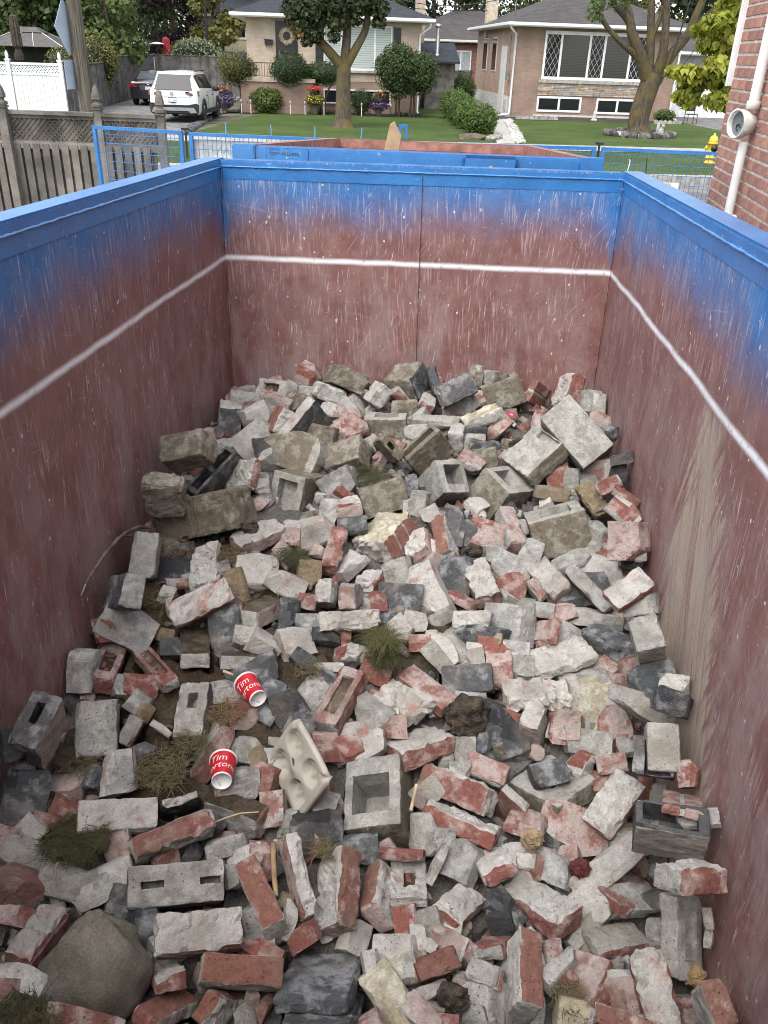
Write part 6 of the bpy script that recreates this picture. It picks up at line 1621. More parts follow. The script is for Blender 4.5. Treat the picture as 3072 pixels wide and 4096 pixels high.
# ---- maple in front of the buff house
tr1 = thing('maple_tree', 'yellow-barked maple with dark leaves in front of the buff bungalow', 'tree', SP(.96, 34.05), A5)
f = T3(.96, 0)
mb = MB(); limb(mb, [f(.96, -.05), f(.96, .12), f(.965, .6), f(.96, 1.2), f(.98, 2.1)], .33, .25, 14)
mb.tube([f(.96, -.02), f(.96, .10), f(.96, .32)], [.46, .36, .30], 14)
tk = mb.build('trunk', BARK, tr1)
for pts, r0, r1 in (([f(.98, 1.95), f(.49, 2.43, -.1), f(.1, 2.9, -.2), f(.3, 3.63, -.3), f(.4, 4.3, -.4), f(.2, 6.0, -.8)], .20, .07),
                    ([f(.99, 1.95), f(1.07, 2.8), f(1.14, 3.66, .1), f(1.25, 4.4, .2), f(1.3, 6.2, .3)], .19, .07),
                    ([f(1.02, 1.95), f(1.41, 2.6, -.1), f(1.74, 3.2, -.1), f(1.8, 3.9, -.2), f(1.7, 4.8, .1), f(1.9, 6.2, .3)], .17, .06),
                    ([f(.12, 2.95, -.2), f(-.3, 3.3, -.4), f(-.7, 3.9, -.5), f(-1.2, 4.6, -.6)], .09, .03),
                    ([f(1.78, 3.6, -.15), f(2.2, 4.1, -.3), f(2.7, 4.8, -.4)], .08, .03)):
    mb = MB(); limb(mb, pts, r0, r1); mb.build('limb', BARK, tr1)
MAPLE = leaf_material('maple_leaf', (.016, .026, .010), (.062, .075, .026))
bl = [(f(s, z, dd), (r, r, r * .8), wt) for s, z, r, dd, wt in ((-.75, 3.75, .50, -.3, 1.0), (-.15, 3.65, .55, -.4, 1.4), (-.45, 3.15, .42, -.4, .8), (-.05, 2.95, .32, -.5, .45), (-.35, 2.75, .22, -.5, .2), (.62, 3.85, .45, -.5, 1.0), (.70, 3.35, .36, -.5, .5), (.60, 2.95, .26, -.5, .2), (1.45, 3.95, .45, -.4, 1.0), (2.15, 3.85, .42, -.4, .9), (2.2, 3.40, .26, -.4, .3), (1.35, 3.50, .26, -.4, .25), (.5, 5.2, 1.5, 0, 3), (1.9, 5.3, 1.4, 0, 2.6), (-.6, 5.0, 1.2, 0, 2.2), (1.0, 6.8, 1.7, 0, 2.5), (1.5, 4.4, 1.0, .8, 1.3), (-.9, 3.40, .22, -.4, .2))]
foliage('crown', bl, 8500, .15, MAPLE, tr1, 2, .15, .5, .9)
ORL = leaf_material('turning_leaf', (.16, .075, .018), (.22, .12, .03))
foliage('turning_leaves', [(f(-.6, 2.95, -.6), (.2, .2, .2)), (f(-.75, 3.2, -.6), (.15, .15, .25))], 40, .14, ORL, tr1, 5, .1, .5, .9)

# ---- multi-stemmed tree on the right lawn
tr2 = thing('multi_stem_tree', 'leaning multi-stemmed tree in a ring of white pebbles', 'tree', SP(12.15, 33.7), A5)
f = T3(12.15, 0)
mb = MB(); limb(mb, [f(12.15, -.08), f(12.10, .3), f(12.08, .75), f(12.22, 1.5), f(12.36, 2.1)], .40, .36, 14)
mb.tube([f(12.15, -.05), f(12.14, .12), f(12.12, .4)], [.56, .46, .39], 14); mb.build('trunk', BARK2, tr2)
for pts, r0, r1 in (([f(12.25, 1.75), f(11.95, 2.25, -.1), f(11.62, 2.75, -.2), f(11.21, 3.36, -.3), f(11.02, 3.76, -.3), f(10.14, 4.5, -.5), f(9.4, 6, -.8)], .27, .09),
                    ([f(11.15, 3.40, -.3), f(11.09, 3.87, -.2), f(10.87, 4.5, -.1), f(10.8, 6, 0)], .15, .07),
                    ([f(11.60, 2.60, -.2), f(11.2, 2.85, -.3), f(10.74, 3.12, -.4), f(10.12, 3.61, -.5), f(9.7, 4.2, -.5)], .12, .07),
                    ([f(12.28, 1.80), f(12.14, 2.4), f(12.07, 3.0), f(11.97, 3.84, .1), f(11.9, 4.6, .2), f(11.8, 6, .3)], .19, .10),
                    ([f(12.08, 3.30), f(12.25, 3.8), f(12.4, 4.6)], .09, .06),
                    ([f(12.42, 1.85), f(12.48, 2.4, -.15), f(12.5, 2.8, -.2), f(12.47, 3.4, -.2), f(12.35, 4.6, -.1), f(12.3, 6, 0)], .20, .11),
                    ([f(12.48, 1.85), f(12.68, 2.3), f(12.95, 2.8), f(13.35, 3.4, -.1), f(13.58, 4.2, -.1), f(14.2, 6, 0)], .23, .11),
                    ([f(13.35, 3.4, -.1), f(14.0, 4.0, .2), f(14.9, 4.7, .3)], .10, .05)):
    mb = MB(); limb(mb, pts, r0, r1); mb.build('limb', BARK2, tr2)
ASHL = leaf_material('ash_leaf', (.05, .085, .02), (.11, .15, .04))
foliage('crown', [(f(9.7, 3.95, -.6), (.35, .3, .35), 1), (f(10.0, 4.3, -.6), (.5, .4, .3), 1), (f(10.6, 4.2, -.4), (.4, .3, .25), .5), (f(11, 6.2), (2.2, 1.8, 1.2), 7), (f(13.2, 6.4), (2.2, 1.8, 1.2), 7)], 2600, .13, ASHL, tr2, 3, .2, .4, .7)

# ---- lime-green redbud by the brick wall
tr3 = thing('redbud_tree', 'lime green heart-leaved tree reaching past the brick wall', 'tree', SP(9.0, 18.4, -.3), A5)
f = lambda s, z, dd=0.0: (s - 9.0, dd, z + .3)
mb = MB(); limb(mb, [f(9.0, -.3), f(8.95, .6), f(8.8, 1.5), f(8.5, 2.4), f(8.3, 3.2), f(8.3, 4.2)], .11, .04); mb.build('trunk', BARK2, tr3)
for pts in ([f(8.5, 2.4), f(8.15, 2.6, -.2), f(7.79, 2.75, -.3), f(7.4, 3.1, -.4)], [f(8.7, 1.7), f(8.2, 2.1, -.3), f(7.6, 2.35, -.5), f(7.1, 2.3, -.5)], [f(8.85, 1.2), f(8.3, 1.6, -.3), f(7.5, 1.8, -.5)]):
    mb = MB(); limb(mb, pts, .035, .008, 6); mb.build('branch', BARK2, tr3)
LIME = leaf_material('redbud_leaf', (.15, .19, .02), (.40, .40, .065), .35)
lb = [(f(s, z, -.4 + .15 * ((i * 7) % 5 - 2)), (r * 1.25, r * 1.1, r * .8), wt) for i, (s, z, r, wt) in enumerate(((7.61, 3.12, .26, 1.2), (7.92, 3.35, .25, 1.2), (8.1, 3.5, .3, 1.2), (7.86, 2.86, .26, 1.2), (7.62, 2.78, .18, .6), (7.72, 2.42, .24, 1), (7.30, 2.26, .22, 1), (7.55, 2.12, .26, 1.1), (8.0, 2.2, .3, 1.4), (7.48, 1.84, .22, .9), (7.92, 1.84, .25, 1.1), (8.05, 2.58, .3, 1.2), (7.12, 2.30, .13, .4), (7.30, 3.02, .14, .4), (7.28, 1.86, .14, .4), (8.3, 3.0, .4, 1.5), (8.4, 2.2, .4, 1.5), (8.3, 3.9, .5, 1.5), (7.8, 3.75, .3, .9)))]
foliage('crown', lb, 4600, .135, LIME, tr3, 7, .1, 1.2, .85, heart=True)

# ---- trees behind
def bg_tree(label, s, d, h, rw, m, seed, n=4200, size=.30, trunk=True, name='tree', col=None, base=.22):
    root = thing(name, label, 'tree', SP(s, d), A5, 'trees behind the houses')
    mb = MB(); limb(mb, [(0, 0, -.1), (.1, 0, h * .3), (-.1, 0, h * .6), (0, 0, h * .85)], .06 + h * .018, .04); mb.build('trunk', BARK2, root)
    rr = random.Random(seed); bl = []
    for k in range(20):
        a = rr.uniform(0, 6.283); q = rr.random() ** .6; zz = h * (base + (.95 - base) * rr.random())
        w = rw * (1 - .5 * abs(zz / h - .5))
        bl.append(((math.cos(a) * w * q * .7, math.sin(a) * w * q * .7, zz), (rw * rr.uniform(.25, .45),) * 2 + (rw * rr.uniform(.2, .34),)))
    foliage('crown', bl, n, size, m, root, seed, .35, .2, .75)
GA = leaf_material('green_leaf_a', (.025, .045, .012), (.085, .115, .032))
GB = leaf_material('green_leaf_b', (.040, .065, .016), (.12, .15, .045))
GC = leaf_material('yellow_green_leaf', (.07, .085, .018), (.19, .18, .05))
GD = leaf_material('dark_leaf', (.010, .018, .007), (.035, .050, .018))
PU = leaf_material('purple_leaf', (.012, .007, .008), (.045, .026, .026))
VA = leaf_material('variegated_leaf', (.11, .14, .06), (.34, .37, .21))
for a in (('tall green tree at the far left behind the white fence', -17.5, 52, 9, 3.6, GB, 31), ('green tree behind the brown gazebo', -14.3, 50, 8.5, 3.2, GA, 32),
          ('leafy apple tree overhanging the grey board fence', -10.7, 50.5, 6.6, 2.5, GB, 33), ('loose green tree behind the utility pole', -12.6, 55, 9, 3.2, GB, 34),
          ('purple-leaved tree behind the red umbrella', -10.4, 70, 11, 2.9, PU, 35), ('yellowing tree left of the buff bungalow roof', -6.6, 66, 10, 2.4, GC, 36),
          ('dark conifer rising behind the buff bungalow', -1.0, 62, 13, 3.2, GD, 37), ('dark tree between the two chimneys', 7.0, 70, 12, 3.0, GD, 38),
          ('mid green tree right of the flue pipe', 9.6, 66, 8.5, 2.2, GA, 39), ('broad green tree behind the tan bungalow', 16.5, 72, 10, 4.2, GB, 40),
          ('bright green tree at the right behind the garage', 23.0, 66, 10, 4.0, GC, 41), ('dark tree behind the yellow house', -13.5, 82, 13, 4.0, GD, 42),
          ('green tree at the back left of the lane', -21.5, 62, 11, 4.5, GA, 43), ('dark green tree behind the buff roof ridge', 3.2, 66, 12, 3.4, GA, 44), ('tall dark tree above the red brick house', 9.0, 74, 13, 4.0, GD, 45), ('broad tree behind the tan bungalow roof ridge', 13.0, 78, 13, 4.5, GA, 46), ('green tree over the garage roof', 19.5, 62, 10, 3.6, GB, 47), ('leafy tree above the purple one', -6.0, 78, 13, 4.0, GA, 48), ('tall tree behind the apple tree', -13.0, 66, 13, 4.5, GD, 49), ('green tree behind the pale stucco house', -20, 70, 13, 5, GA, 50)):
    bg_tree(*a)
bl = []
rr = random.Random(77)
for k in range(110):
    bl.append((tuple(SP(-75 + k * 1.5 + rr.uniform(-1, 1), 96 + rr.uniform(-5, 12), rr.uniform(1.5, 12))), (3.0, 3.0, 2.6)))
o = foliage('far_woodland', bl, 34000, .8, GD, None, 78, .2, .1, .8)
tag(o, 'dark mass of distant trees closing the view behind the houses', 'woodland', kind='stuff')

# ---- shrubs
def core(rx, ry, rz, z, m, parent, seed=0, name='shade_core'):  # solid dark ellipsoid added inside the leaves to block light
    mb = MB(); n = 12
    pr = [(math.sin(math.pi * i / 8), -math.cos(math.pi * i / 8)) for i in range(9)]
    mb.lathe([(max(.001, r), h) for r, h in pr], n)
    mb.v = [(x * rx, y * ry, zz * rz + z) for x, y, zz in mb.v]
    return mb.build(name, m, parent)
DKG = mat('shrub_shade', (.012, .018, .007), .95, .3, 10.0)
def shrub(name, label, s, d, z, rx, ry, rz, n, size, m, stems=(), seed=1, group=None, lumps=0):
    root = thing(name, label, 'shrub', SP(s, d), A5, group)
    for pts in stems:
        mb = MB(); limb(mb, pts, .055, .035, 7); mb.build('stem', BARK2, root)
    core(rx * .84, ry * .84, rz * .84, z, DKG, root)
    bl = [((0, 0, z), (rx, ry, rz), 3)]
    rr = random.Random(seed)
    for k in range(lumps):
        v = Vector((rr.gauss(0, 1), rr.gauss(0, 1) - .4, rr.gauss(0, 1) + .2)).normalized()
        bl.append(((v.x * rx * .7, v.y * ry * .7, z + v.z * rz * .7), (rx * .42, ry * .42, rz * .38), .5))
    foliage('foliage', bl, n, size, m, root, seed, .86, .0, .5)
    return root
YG = leaf_material('yew_olive', (.055, .060, .012), (.155, .135, .035), .15)
DG = leaf_material('yew_dark', (.016, .035, .010), (.055, .090, .022), .15)
JG = leaf_material('juniper', (.045, .070, .012), (.125, .155, .035), .15)
CG = leaf_material('cedar', (.018, .038, .010), (.070, .105, .025), .15)
HG = leaf_material('privet', (.045, .085, .014), (.115, .165, .035), .2)
shrub('topiary_shrub', 'olive round topiary shrub on thin stems beside the driveway', -3.45, 41.2, 1.68, .80, .70, .66, 5200, .085, YG, [[(.05, 0, -.05), (.12, .0, .5), (.05, 0, 1.2)], [(.40, 0, -.05), (.30, .05, .6), (.15, 0, 1.2)]], 11, lumps=8)
shrub('topiary_shrub', 'dark green round topiary shrub in front of the porch railing', -1.18, 41.0, 1.74, .80, .70, .66, 5200, .085, DG, [[(.15, 0, -.05), (.05, 0, .6), (0, 0, 1.2)], [(.32, .05, -.05), (.16, 0, .6), (.05, 0, 1.2)]], 12, lumps=8)
shrub('yew_shrub', 'flat-topped green shrub spreading beside the maple trunk', .32, 41.3, 1.62, .85, .6, .48, 4200, .085, DG, [[(0, 0, -.05), (.05, 0, .6), (.3, 0, 1.2)], [(-.1, 0, -.05), (-.2, 0, .6), (-.3, 0, 1.2)]], 13, lumps=9)
shrub('juniper_shrub', 'low yellow green spiky shrub below the porch', -2.2, 40.9, .52, .70, .60, .48, 4200, .10, JG, (), 14, lumps=9)
shrub('cedar_shrub', 'big pointed dark cedar under the window corner, left lobe', 3.55, 41.0, 1.80, .95, .8, 1.05, 6000, .11, CG, [[(.1, 0, -.05), (.1, 0, .9)], [(-.05, .05, -.05), (0, 0, .9)]], 15, lumps=8)
shrub('cedar_shrub', 'round dark cedar at the bungalow corner, right lobe', 4.45, 41.05, 1.72, .88, .8, .85, 5600, .11, CG, [[(-.3, 0, -.05), (-.25, 0, .9)], [(-.1, 0, -.05), (-.15, 0, .9)]], 16, lumps=8)
shrub('box_shrub', 'small round green bush under the basement window', 1.95, 41.0, .58, .48, .42, .46, 2600, .075, DG, (), 17, lumps=6)
for i, (s, d, r, h, lab) in enumerate(((5.95, 33.2, .60, .48, 'nearest clipped hedge mound by the walkway'), (5.85, 34.9, .56, .50, 'second clipped hedge mound from the street'), (5.88, 36.7, .56, .54, 'third clipped hedge mound from the street'), (5.95, 38.6, .56, .58, 'fourth clipped hedge mound from the street'), (6.05, 40.6, .56, .62, 'fifth clipped hedge mound from the street'), (7.9, 50.5, .75, .85, 'far round bush against the back fence'))):
    shrub('hedge_mound', lab, s, d, h * .95, r, r * 1.35, h * 1.05, 3600, .09, HG, (), 20 + i, 'clipped hedge mounds along the walkway', lumps=5)
shrub('variegated_shrub', 'pale variegated bush behind the back fence', -7.3, 58.0, 2.05, 1.6, 1.0, .85, 2600, .16, VA, (), 30, lumps=8)
shrub('fence_shrub', 'yellowing leafy bush rising over the grey fence by the pole', -9.9, 43.5, 1.75, .95, .8, 1.1, 2600, .13, GC, (), 31, lumps=8)
shrub('fence_shrub', 'reddish twiggy bush between the white fence and the pole', -10.9, 42.0, 1.65, .9, .7, .65, 1300, .12, GC, (), 32, lumps=8)
shrub('yellow_shrub', 'low yellow-leaved plant behind the scalloped edging at right', 18.9, 38.9, .30, .75, .5, .34, 1400, .12, LIME, (), 33, lumps=5)
shrub('low_plant', 'low green plant at the foot of the tan bungalow', 16.2, 41.8, .30, .50, .35, .28, 900, .10, HG, (), 34, lumps=4)
bl = []
rr = random.Random(8)
for k in range(26): bl.append((tuple(SP(rr.uniform(-3.4, 4.6), rr.uniform(40.9, 42.3), .06)), (.3, .2, .10)))
o = foliage('ground_cover', bl, 2600, .08, GA, None, 9, .2); tag(o, 'low leafy ground cover in the flower bed', 'ground cover', kind='stuff')

# ---- flowers
def petal_mat(name, a, b): return leaf_material(name, a, b, .2)
PURP = petal_mat('purple_petal', (.025, .012, .045), (.10, .05, .16)); REDP = petal_mat('red_petal', (.42, .03, .035), (.62, .09, .08)); YELP = petal_mat('yellow_petal', (.42, .30, .02), (.62, .47, .05)); ORP = petal_mat('orange_petal', (.48, .09, .03), (.60, .16, .05))
POT = mat('planter_pot', (.10, .085, .07), .8, .2, 8.0)
def planter(label, s, d, blobs, pot_z=.0):
    root = thing('flower_planter', label, 'planter', SP(s, d), A5)
    mb = MB(); mb.lathe([(.001, 0), (.14, 0), (.12, .1), (.22, .34), (.24, .36), (.20, .36), (.001, .33)], 14); mb.build('pot', POT, root)
    for i, (c, r, n, sz, m) in enumerate(blobs): foliage('blooms' if m in (PURP, REDP, YELP, ORP) else 'leaves', [(c, r)], n, sz, m, root, 50 + i, .6, 0, .9)
planter('planter of purple petunias and red flowers beside the white car', -4.0, 40.6, [((0, 0, .52), (.44, .4, .34), 900, .07, PURP), ((-.15, 0, .82), (.30, .25, .14), 250, .08, GA), ((-.1, -.05, .92), (.34, .25, .14), 45, .08, ORP)])
planter('planter of red geraniums above yellow flowers below the porch', -.08, 40.7, [((0, 0, .60), (.42, .35, .22), 500, .08, GA), ((0, -.05, .62), (.40, .35, .20), 260, .065, YELP), ((-.02, 0, 1.02), (.30, .25, .13), 70, .12, REDP), ((0, 0, .88), (.2, .2, .16), 200, .09, GA)])
planter('planter of dark petunias and small red flowers under the window', 2.72, 40.8, [((0, 0, .50), (.42, .35, .30), 700, .07, PURP), ((0, 0, .78), (.36, .3, .18), 350, .08, GA), ((0, -.05, .86), (.32, .3, .14), 50, .075, ORP)])
# garden light stakes
for i, (s, z) in enumerate(((-3.30, .1), (-2.88, 0), (-1.16, 0), (-.53, .1), (.30, 0), (1.95, 0), (3.25, .05))):
    root = thing('garden_light', ['short white garden light stake by the driveway planter', 'white garden light stake left of the spiky shrub', 'white garden light stake right of the spiky shrub', 'white garden light stake left of the geranium planter', 'tall white garden light stake right of the geranium planter', 'white garden light stake in front of the small round bush', 'dark garden light stake by the cedar'][i], 'garden light', SP(s, 40.45 + z * 2), A5, 'garden light stakes along the bed')
    mb = MB(); mb.tube([(0, 0, 0), (0, 0, .40)], .018, 8); mb.build('post', WHITE if i < 6 else BLACK, root)
    mb = MB(); mb.lathe([(.001, .40), (.035, .40), (.04, .52), (.001, .55)], 10); mb.build('lamp_head', mat('lamp_grey', (.34, .36, .37), .4), root)

# ================================================================ fences
W_GREY = mat('weathered_wood', (.155, .140, .118), .9, .35, 3.0, .7, 45.0, c2=(.085, .075, .062), obj_rand=.28)
W_DARK = mat('old_wood', (.12, .112, .105), .92, .35, 2.5, .6, 40.0, c2=(.070, .064, .058), obj_rand=.25)
W_LAT = mat('lattice_wood', (.105, .092, .075), .92, .35, 3.0, .6, 45.0, obj_rand=.25)
VINYL = mat('white_vinyl', (.70, .71, .68), .5, .05, 3.0, obj_rand=.04)
def finial(mb, x, y, z, r, mi=0):
    M = Matrix.Translation((x, y, z)) @ Matrix.Rotation(math.pi / 4, 4, 'Z')
    mb.lathe([(r * .9, 0), (r * 1.45, .01), (r * 1.45, .045), (r * .8, .06), (r * .8, .085), (r * 1.25, .10), (r * 1.15, .15), (r * .75, .22), (.002, .285)], 4, mi, M, sm=False)

def lattice_fence(a, b, ztop, zg, label, group):
    """one bay: post at each end belongs to this bay's right side; planks, rails and lattice slats are parts"""
    a = Vector(a); b = Vector(b); L = (b - a).length; ang = math.atan2(b.y - a.y, b.x - a.x)
    root = thing('wood_fence', label, 'fence', (a.x, a.y, zg), ang, group)
    H = ztop - zg
    mb = MB(); mb.box(0, L, -.07, .07, H - .045, H); mb.build('cap_rail', W_GREY, root)
    mb = MB(); mb.box(0, L, -.03, .03, H - .46, H - .37); mb.build('middle_rail', W_GREY, root)
    mb = MB(); mb.box(0, L, -.03, .03, .2, .3); mb.build('bottom_rail', W_GREY, root)
    mb = MB(); mb.box(0, L, -.032, .032, H - .09, H - .046); mb.build('top_rail', W_GREY, root)
    z0, z1 = H - .37, H - .09; hh = z1 - z0
    for sg, yy in ((1, -.012), (-1, .006)):
        k = -hh
        while k < L:
            x0, x1 = k, k + hh
            za, zb = (z0, z1) if sg > 0 else (z1, z0)
            p0 = max(0, -x0 / hh); p1 = min(1, (L - x0) / hh)
            if p1 - p0 > .12:
                A_ = (x0 + hh * p0, yy, za + (zb - za) * p0); B_ = (x0 + hh * p1, yy, za + (zb - za) * p1)
                mb = MB(); mb.bar(A_, B_, .010, .036, up=(0, 1, 0)) if False else mb.bar(A_, B_, .036, .010, up=(0, -1, 0)); mb.build('lattice_slat', W_LAT, root)
            k += .066
    n = int(L / .064)
    for i in range(n + 1):
        x = i * .064; yy = -.045 if i % 2 == 0 else .018
        if x + .09 > L: break
        mb = MB(); mb.box(x, x + .092, yy, yy + .02, .05, H - .40 - (.0 if i % 2 == 0 else .02)); mb.build('plank', W_GREY, root)
    return root
def fence_post(x, y, zg, ztop, label, m=W_GREY, w=.10):
    root = thing('fence_post', label, 'fence post', (x, y, zg), 0)
    H = ztop - zg
    mb = MB(); mb.box(-w / 2, w / 2, -w / 2, w / 2, 0, H); mb.build('shaft', m, root)
    mb = MB(); mb.box(-w / 2 - .014, w / 2 + .014, -w / 2 - .014, w / 2 + .014, H, H + .02); finial(mb, 0, 0, H + .02, w * .58); mb.build('finial', m, root)
lattice_fence((-5.75, 12.02, 0), (-3.98, 12.0, 0), 1.665, -.52, 'grey lattice-topped board fence bay at the far left', 'lattice-topped fence bays')
lattice_fence((-3.88, 12.0, 0), (-3.16, 11.98, 0), 1.665, -.52, 'narrow lattice-topped fence bay behind the blue mesh panel', 'lattice-topped fence bays')
fence_post(-3.93, 12.0, -.52, 1.70, 'weathered fence post with pointed finial in front of the utility pole')
fence_post(-3.11, 12.0, -.52, 1.66, 'weathered fence post with pointed finial in front of the white car')
fence_post(-5.15, 11.92, -.52, 1.70, 'weathered fence post with finial at the left picture edge')

# white vinyl fence across the street
def vinyl_bay(s0, s1, d, label):
    root = thing('vinyl_fence', label, 'fence', SP(s0, d), A5, 'white vinyl fence bays')
    L = s1 - s0
    for z0, z1, nm in ((1.72, 1.80, 'top_rail'), (1.40, 1.48, 'middle_rail'), (.12, .24, 'bottom_rail')):
        mb = MB(); mb.box(0, L, -.035, .035, z0, z1); mb.build(nm, VINYL, root)
    n = 11
    for i in range(n):
        mb = MB(); mb.box(L * i / n + .004, L * (i + 1) / n - .004, -.012, .012, .24, 1.40); mb.build('plank', VINYL, root, .003)
    mb = MB()
    for sg in (1, -1):
        k = -.24
        while k < L:
            p0 = max(0, -k / .24); p1 = min(1, (L - k) / .24)
            if p1 - p0 > .05:
                za, zb = (1.48, 1.72) if sg > 0 else (1.72, 1.48)
                mb.bar((k + .24 * p0, sg * .006, za + (zb - za) * p0), (k + .24 * p1, sg * .006, za + (zb - za) * p1), .035, .006, up=(0, -1, 0))
            k += .095
    mb.build('lattice', VINYL, root)
vinyl_bay(-13.08, -11.24, 35, 'white vinyl fence bay at the left edge')
vinyl_bay(-11.06, -9.40, 35, 'white vinyl fence bay left of the utility pole')
for s, lab in ((-13.17, 'white fence post beyond the left edge'), (-11.15, 'white fence post with spire cap near the left edge'), (-9.31, 'white fence post with spire cap left of the utility pole')):
    root = thing('vinyl_post', lab, 'fence post', SP(s, 35), A5, 'white fence posts')
    mb = MB(); mb.box(-.07, .07, -.07, .07, 0, 1.86); mb.build('shaft', VINYL, root)
    mb = MB(); mb.box(-.09, .09, -.09, .09, 1.86, 1.90); mb.lathe([(.07, 1.90), (.04, 1.94), (.065, 1.99), (.06, 2.06), (.03, 2.14), (.001, 2.17)], 10); mb.build('cap', VINYL, root)

def board_fence(p0, p1, h0, h1, label, seed):
    a = Vector(p0); b = Vector(p1); L = (b - a).length; ang = math.atan2(b.y - a.y, b.x - a.x)
    root = thing('board_fence', label, 'fence', a, ang)
    n = int(L / .15); rr = random.Random(seed)
    for i in range(n):
        x = L * i / n; h = h0 + (h1 - h0) * i / n
        mb = MB(); mb.box(x + .003, x + L / n - .003, -.012 + (i % 2) * .012, .012 + (i % 2) * .012, .02, h + rr.uniform(-.012, .012)); mb.build('plank', W_DARK, root)
    mb = MB(); mb.add([(0, -.05, h0 + .02), (L, -.05, h1 + .02), (L, .07, h1 + .02), (0, .07, h0 + .02), (0, -.05, h0 + .055), (L, -.05, h1 + .055), (L, .07, h1 + .055), (0, .07, h0 + .055)], [(0, 3, 2, 1), (4, 5, 6, 7), (0, 1, 5, 4), (1, 2, 6, 5), (2, 3, 7, 6), (3, 0, 4, 7)]); mb.build('cap_board', W_DARK, root)
board_fence(SP(-9.32, 35.1), SP(-9.55, 44.5), 1.68, 1.72, 'grey board fence running back along the left of the driveway', 1)
board_fence(SP(-9.56, 44.6), SP(-9.5, 56.0), 1.95, 2.0, 'taller grey board fence beside the black car', 2)
board_fence(SP(-9.45, 56.0), SP(-3.4, 56.0), 2.02, 1.96, 'grey board fence closing the end of the driveway', 3)
board_fence(SP(4.9, 55.0), SP(9.2, 55.0), 1.7, 1.7, 'grey board fence far back between the bungalows', 4)

# blue temporary site fence
def mesh_panel(p0, p1, ztop, zg, label, sway=0.0):
    a = Vector((p0[0], p0[1], zg)); b = Vector((p1[0], p1[1], zg)); L = (b - a).length; ang = math.atan2(b.y - a.y, b.x - a.x)
    root = thing('site_fence_panel', label, 'site fence', a, ang, 'blue mesh site fence panels')
    H = ztop - zg
    for x in (.02, L - .02):
        mb = MB(); mb.box(x - .020, x + .020, -.020, .020, .05, H); mb.build('upright', BLUE, root)
    for z in (H - .02, .12):
        mb = MB(); mb.box(.04, L - .04, -.018, .018, z - .018, z + .018); mb.build('rail', BLUE, root)
    mb = MB(); n = int(L / .052)
    for i in range(1, n): mb.tube([(L * i / n, .0, .13), (L * i / n, .0, H - .04)], .0030, 4, caps=False)
    k = .13
    while k < H - .06:
        mb.tube([(.04, -.004, k), (L - .04, -.004, k)], .0032, 4, caps=False); k += .10
    mb.build('wire_mesh', BLUE, root)
    for x in (.02, L - .02):
        mb = MB(); mb.box(x - .05, x + .05, -.25, .25, .0, .05); mb.build('foot', BLUE, root)
    return root
mesh_panel((-3.58, 10.68), (-2.45, 10.36), 1.615, -.50, 'blue mesh fence panel in front of the lattice fence')
mesh_panel((-2.37, 10.33), (-.10, 10.12), 1.605, -.50, 'blue mesh fence panel carrying the white banner')
mesh_panel((-.04, 10.15), (2.27, 10.28), 1.60, -.50, 'blue mesh fence panel hidden behind the second dumpster')
mesh_panel((2.33, 10.27), (4.35, 10.05), 1.60, -.50, 'blue mesh fence panel left of the red brick wall')
# coupler clamps
for x, y, lab in ((-2.41, 10.34, 'black clamp joining two blue fence panels at left'), (2.30, 10.27, 'black clamp joining two blue fence panels at right')):
    mb = MB(); mb.box(-.045, .045, -.02, .02, 0, .022); mb.box(-.008, .008, -.02, .02, -.3, 0)
    o = mb.build('fence_clamp', BLACK); o.location = (x, y, 1.625); tag(o, lab, 'clamp', 'fence clamps')
# cable ties standing on the rail
for i, (x, y) in enumerate(((-1.94, 10.29), (-1.42, 10.24), (-.92, 10.19), (-.40, 10.15))):
    mb = MB(); mb.tube([(0, 0, 0), (.004, 0, .05), (.012 * (i == 3), 0, .115)], .006, 6)
    o = mb.build('cable_tie', mat('tie_blue', (.10, .38, .62), .5)); o.location = (x, y, 1.60)
    tag(o, ['leftmost pale blue cable tie standing on the fence rail', 'second cable tie from the left on the fence rail', 'third cable tie from the left on the fence rail', 'rightmost leaning cable tie on the fence rail'][i], 'cable tie', 'cable ties on the fence rail')
# text helper
def text_mesh(s, size, extrude=0.0, align='CENTER', shear=0.0):
    cu = bpy.data.curves.new('t', 'FONT'); cu.body = s; cu.size = size; cu.extrude = extrude; cu.align_x = align; cu.align_y = 'CENTER'; cu.shear = shear; cu.resolution_u = 2
    ob = bpy.data.objects.new('t', cu); COL.objects.link(ob)
    dg = bpy.context.evaluated_depsgraph_get()
    me = bpy.data.meshes.new_from_object(ob.evaluated_get(dg))
    bpy.data.objects.remove(ob); bpy.data.curves.remove(cu)
    return me
# banner seen from behind: lettering shows through mirrored
bn = thing('banner', 'white site entrance banner seen mirrored behind the blue mesh panel', 'banner', (-2.35, 10.36, 0), math.atan2(-.21, 2.27))
mb = MB()
nx = 20
vs_ = [(2.15 * i / nx, .012 + .010 * math.sin(i * 1.3), z) for i in range(nx + 1) for z in (.75, 1.53)]
mb.add(vs_, [(2 * i, 2 * i + 2, 2 * i + 3, 2 * i + 1) for i in range(nx)], 0, True); mb.build('cloth', mat('banner_cloth', (.58, .58, .55), .8, .06, 2.0), bn)
me = text_mesh('SITE ENTRANCE', .125)
me.transform(Matrix.Translation((.56, -.006, 1.43)) @ Matrix.Rotation(math.pi / 2, 4, 'X') @ Matrix.Scale(-1, 4, (1, 0, 0)))
link('lettering', me, bn, [mat('show_through', (.41, .415, .40), .8, .05)])
mb = MB()
for i in range(12): mb.prism([(.06 + .12 * i, 1.28), (.12 + .12 * i, 1.28), (.18 + .12 * i, 1.35), (.12 + .12 * i, 1.35)], -.007, -.006)
mb.build('stripes', mat('banner_stripe', (.47, .47, .40), .8, .05), bn)
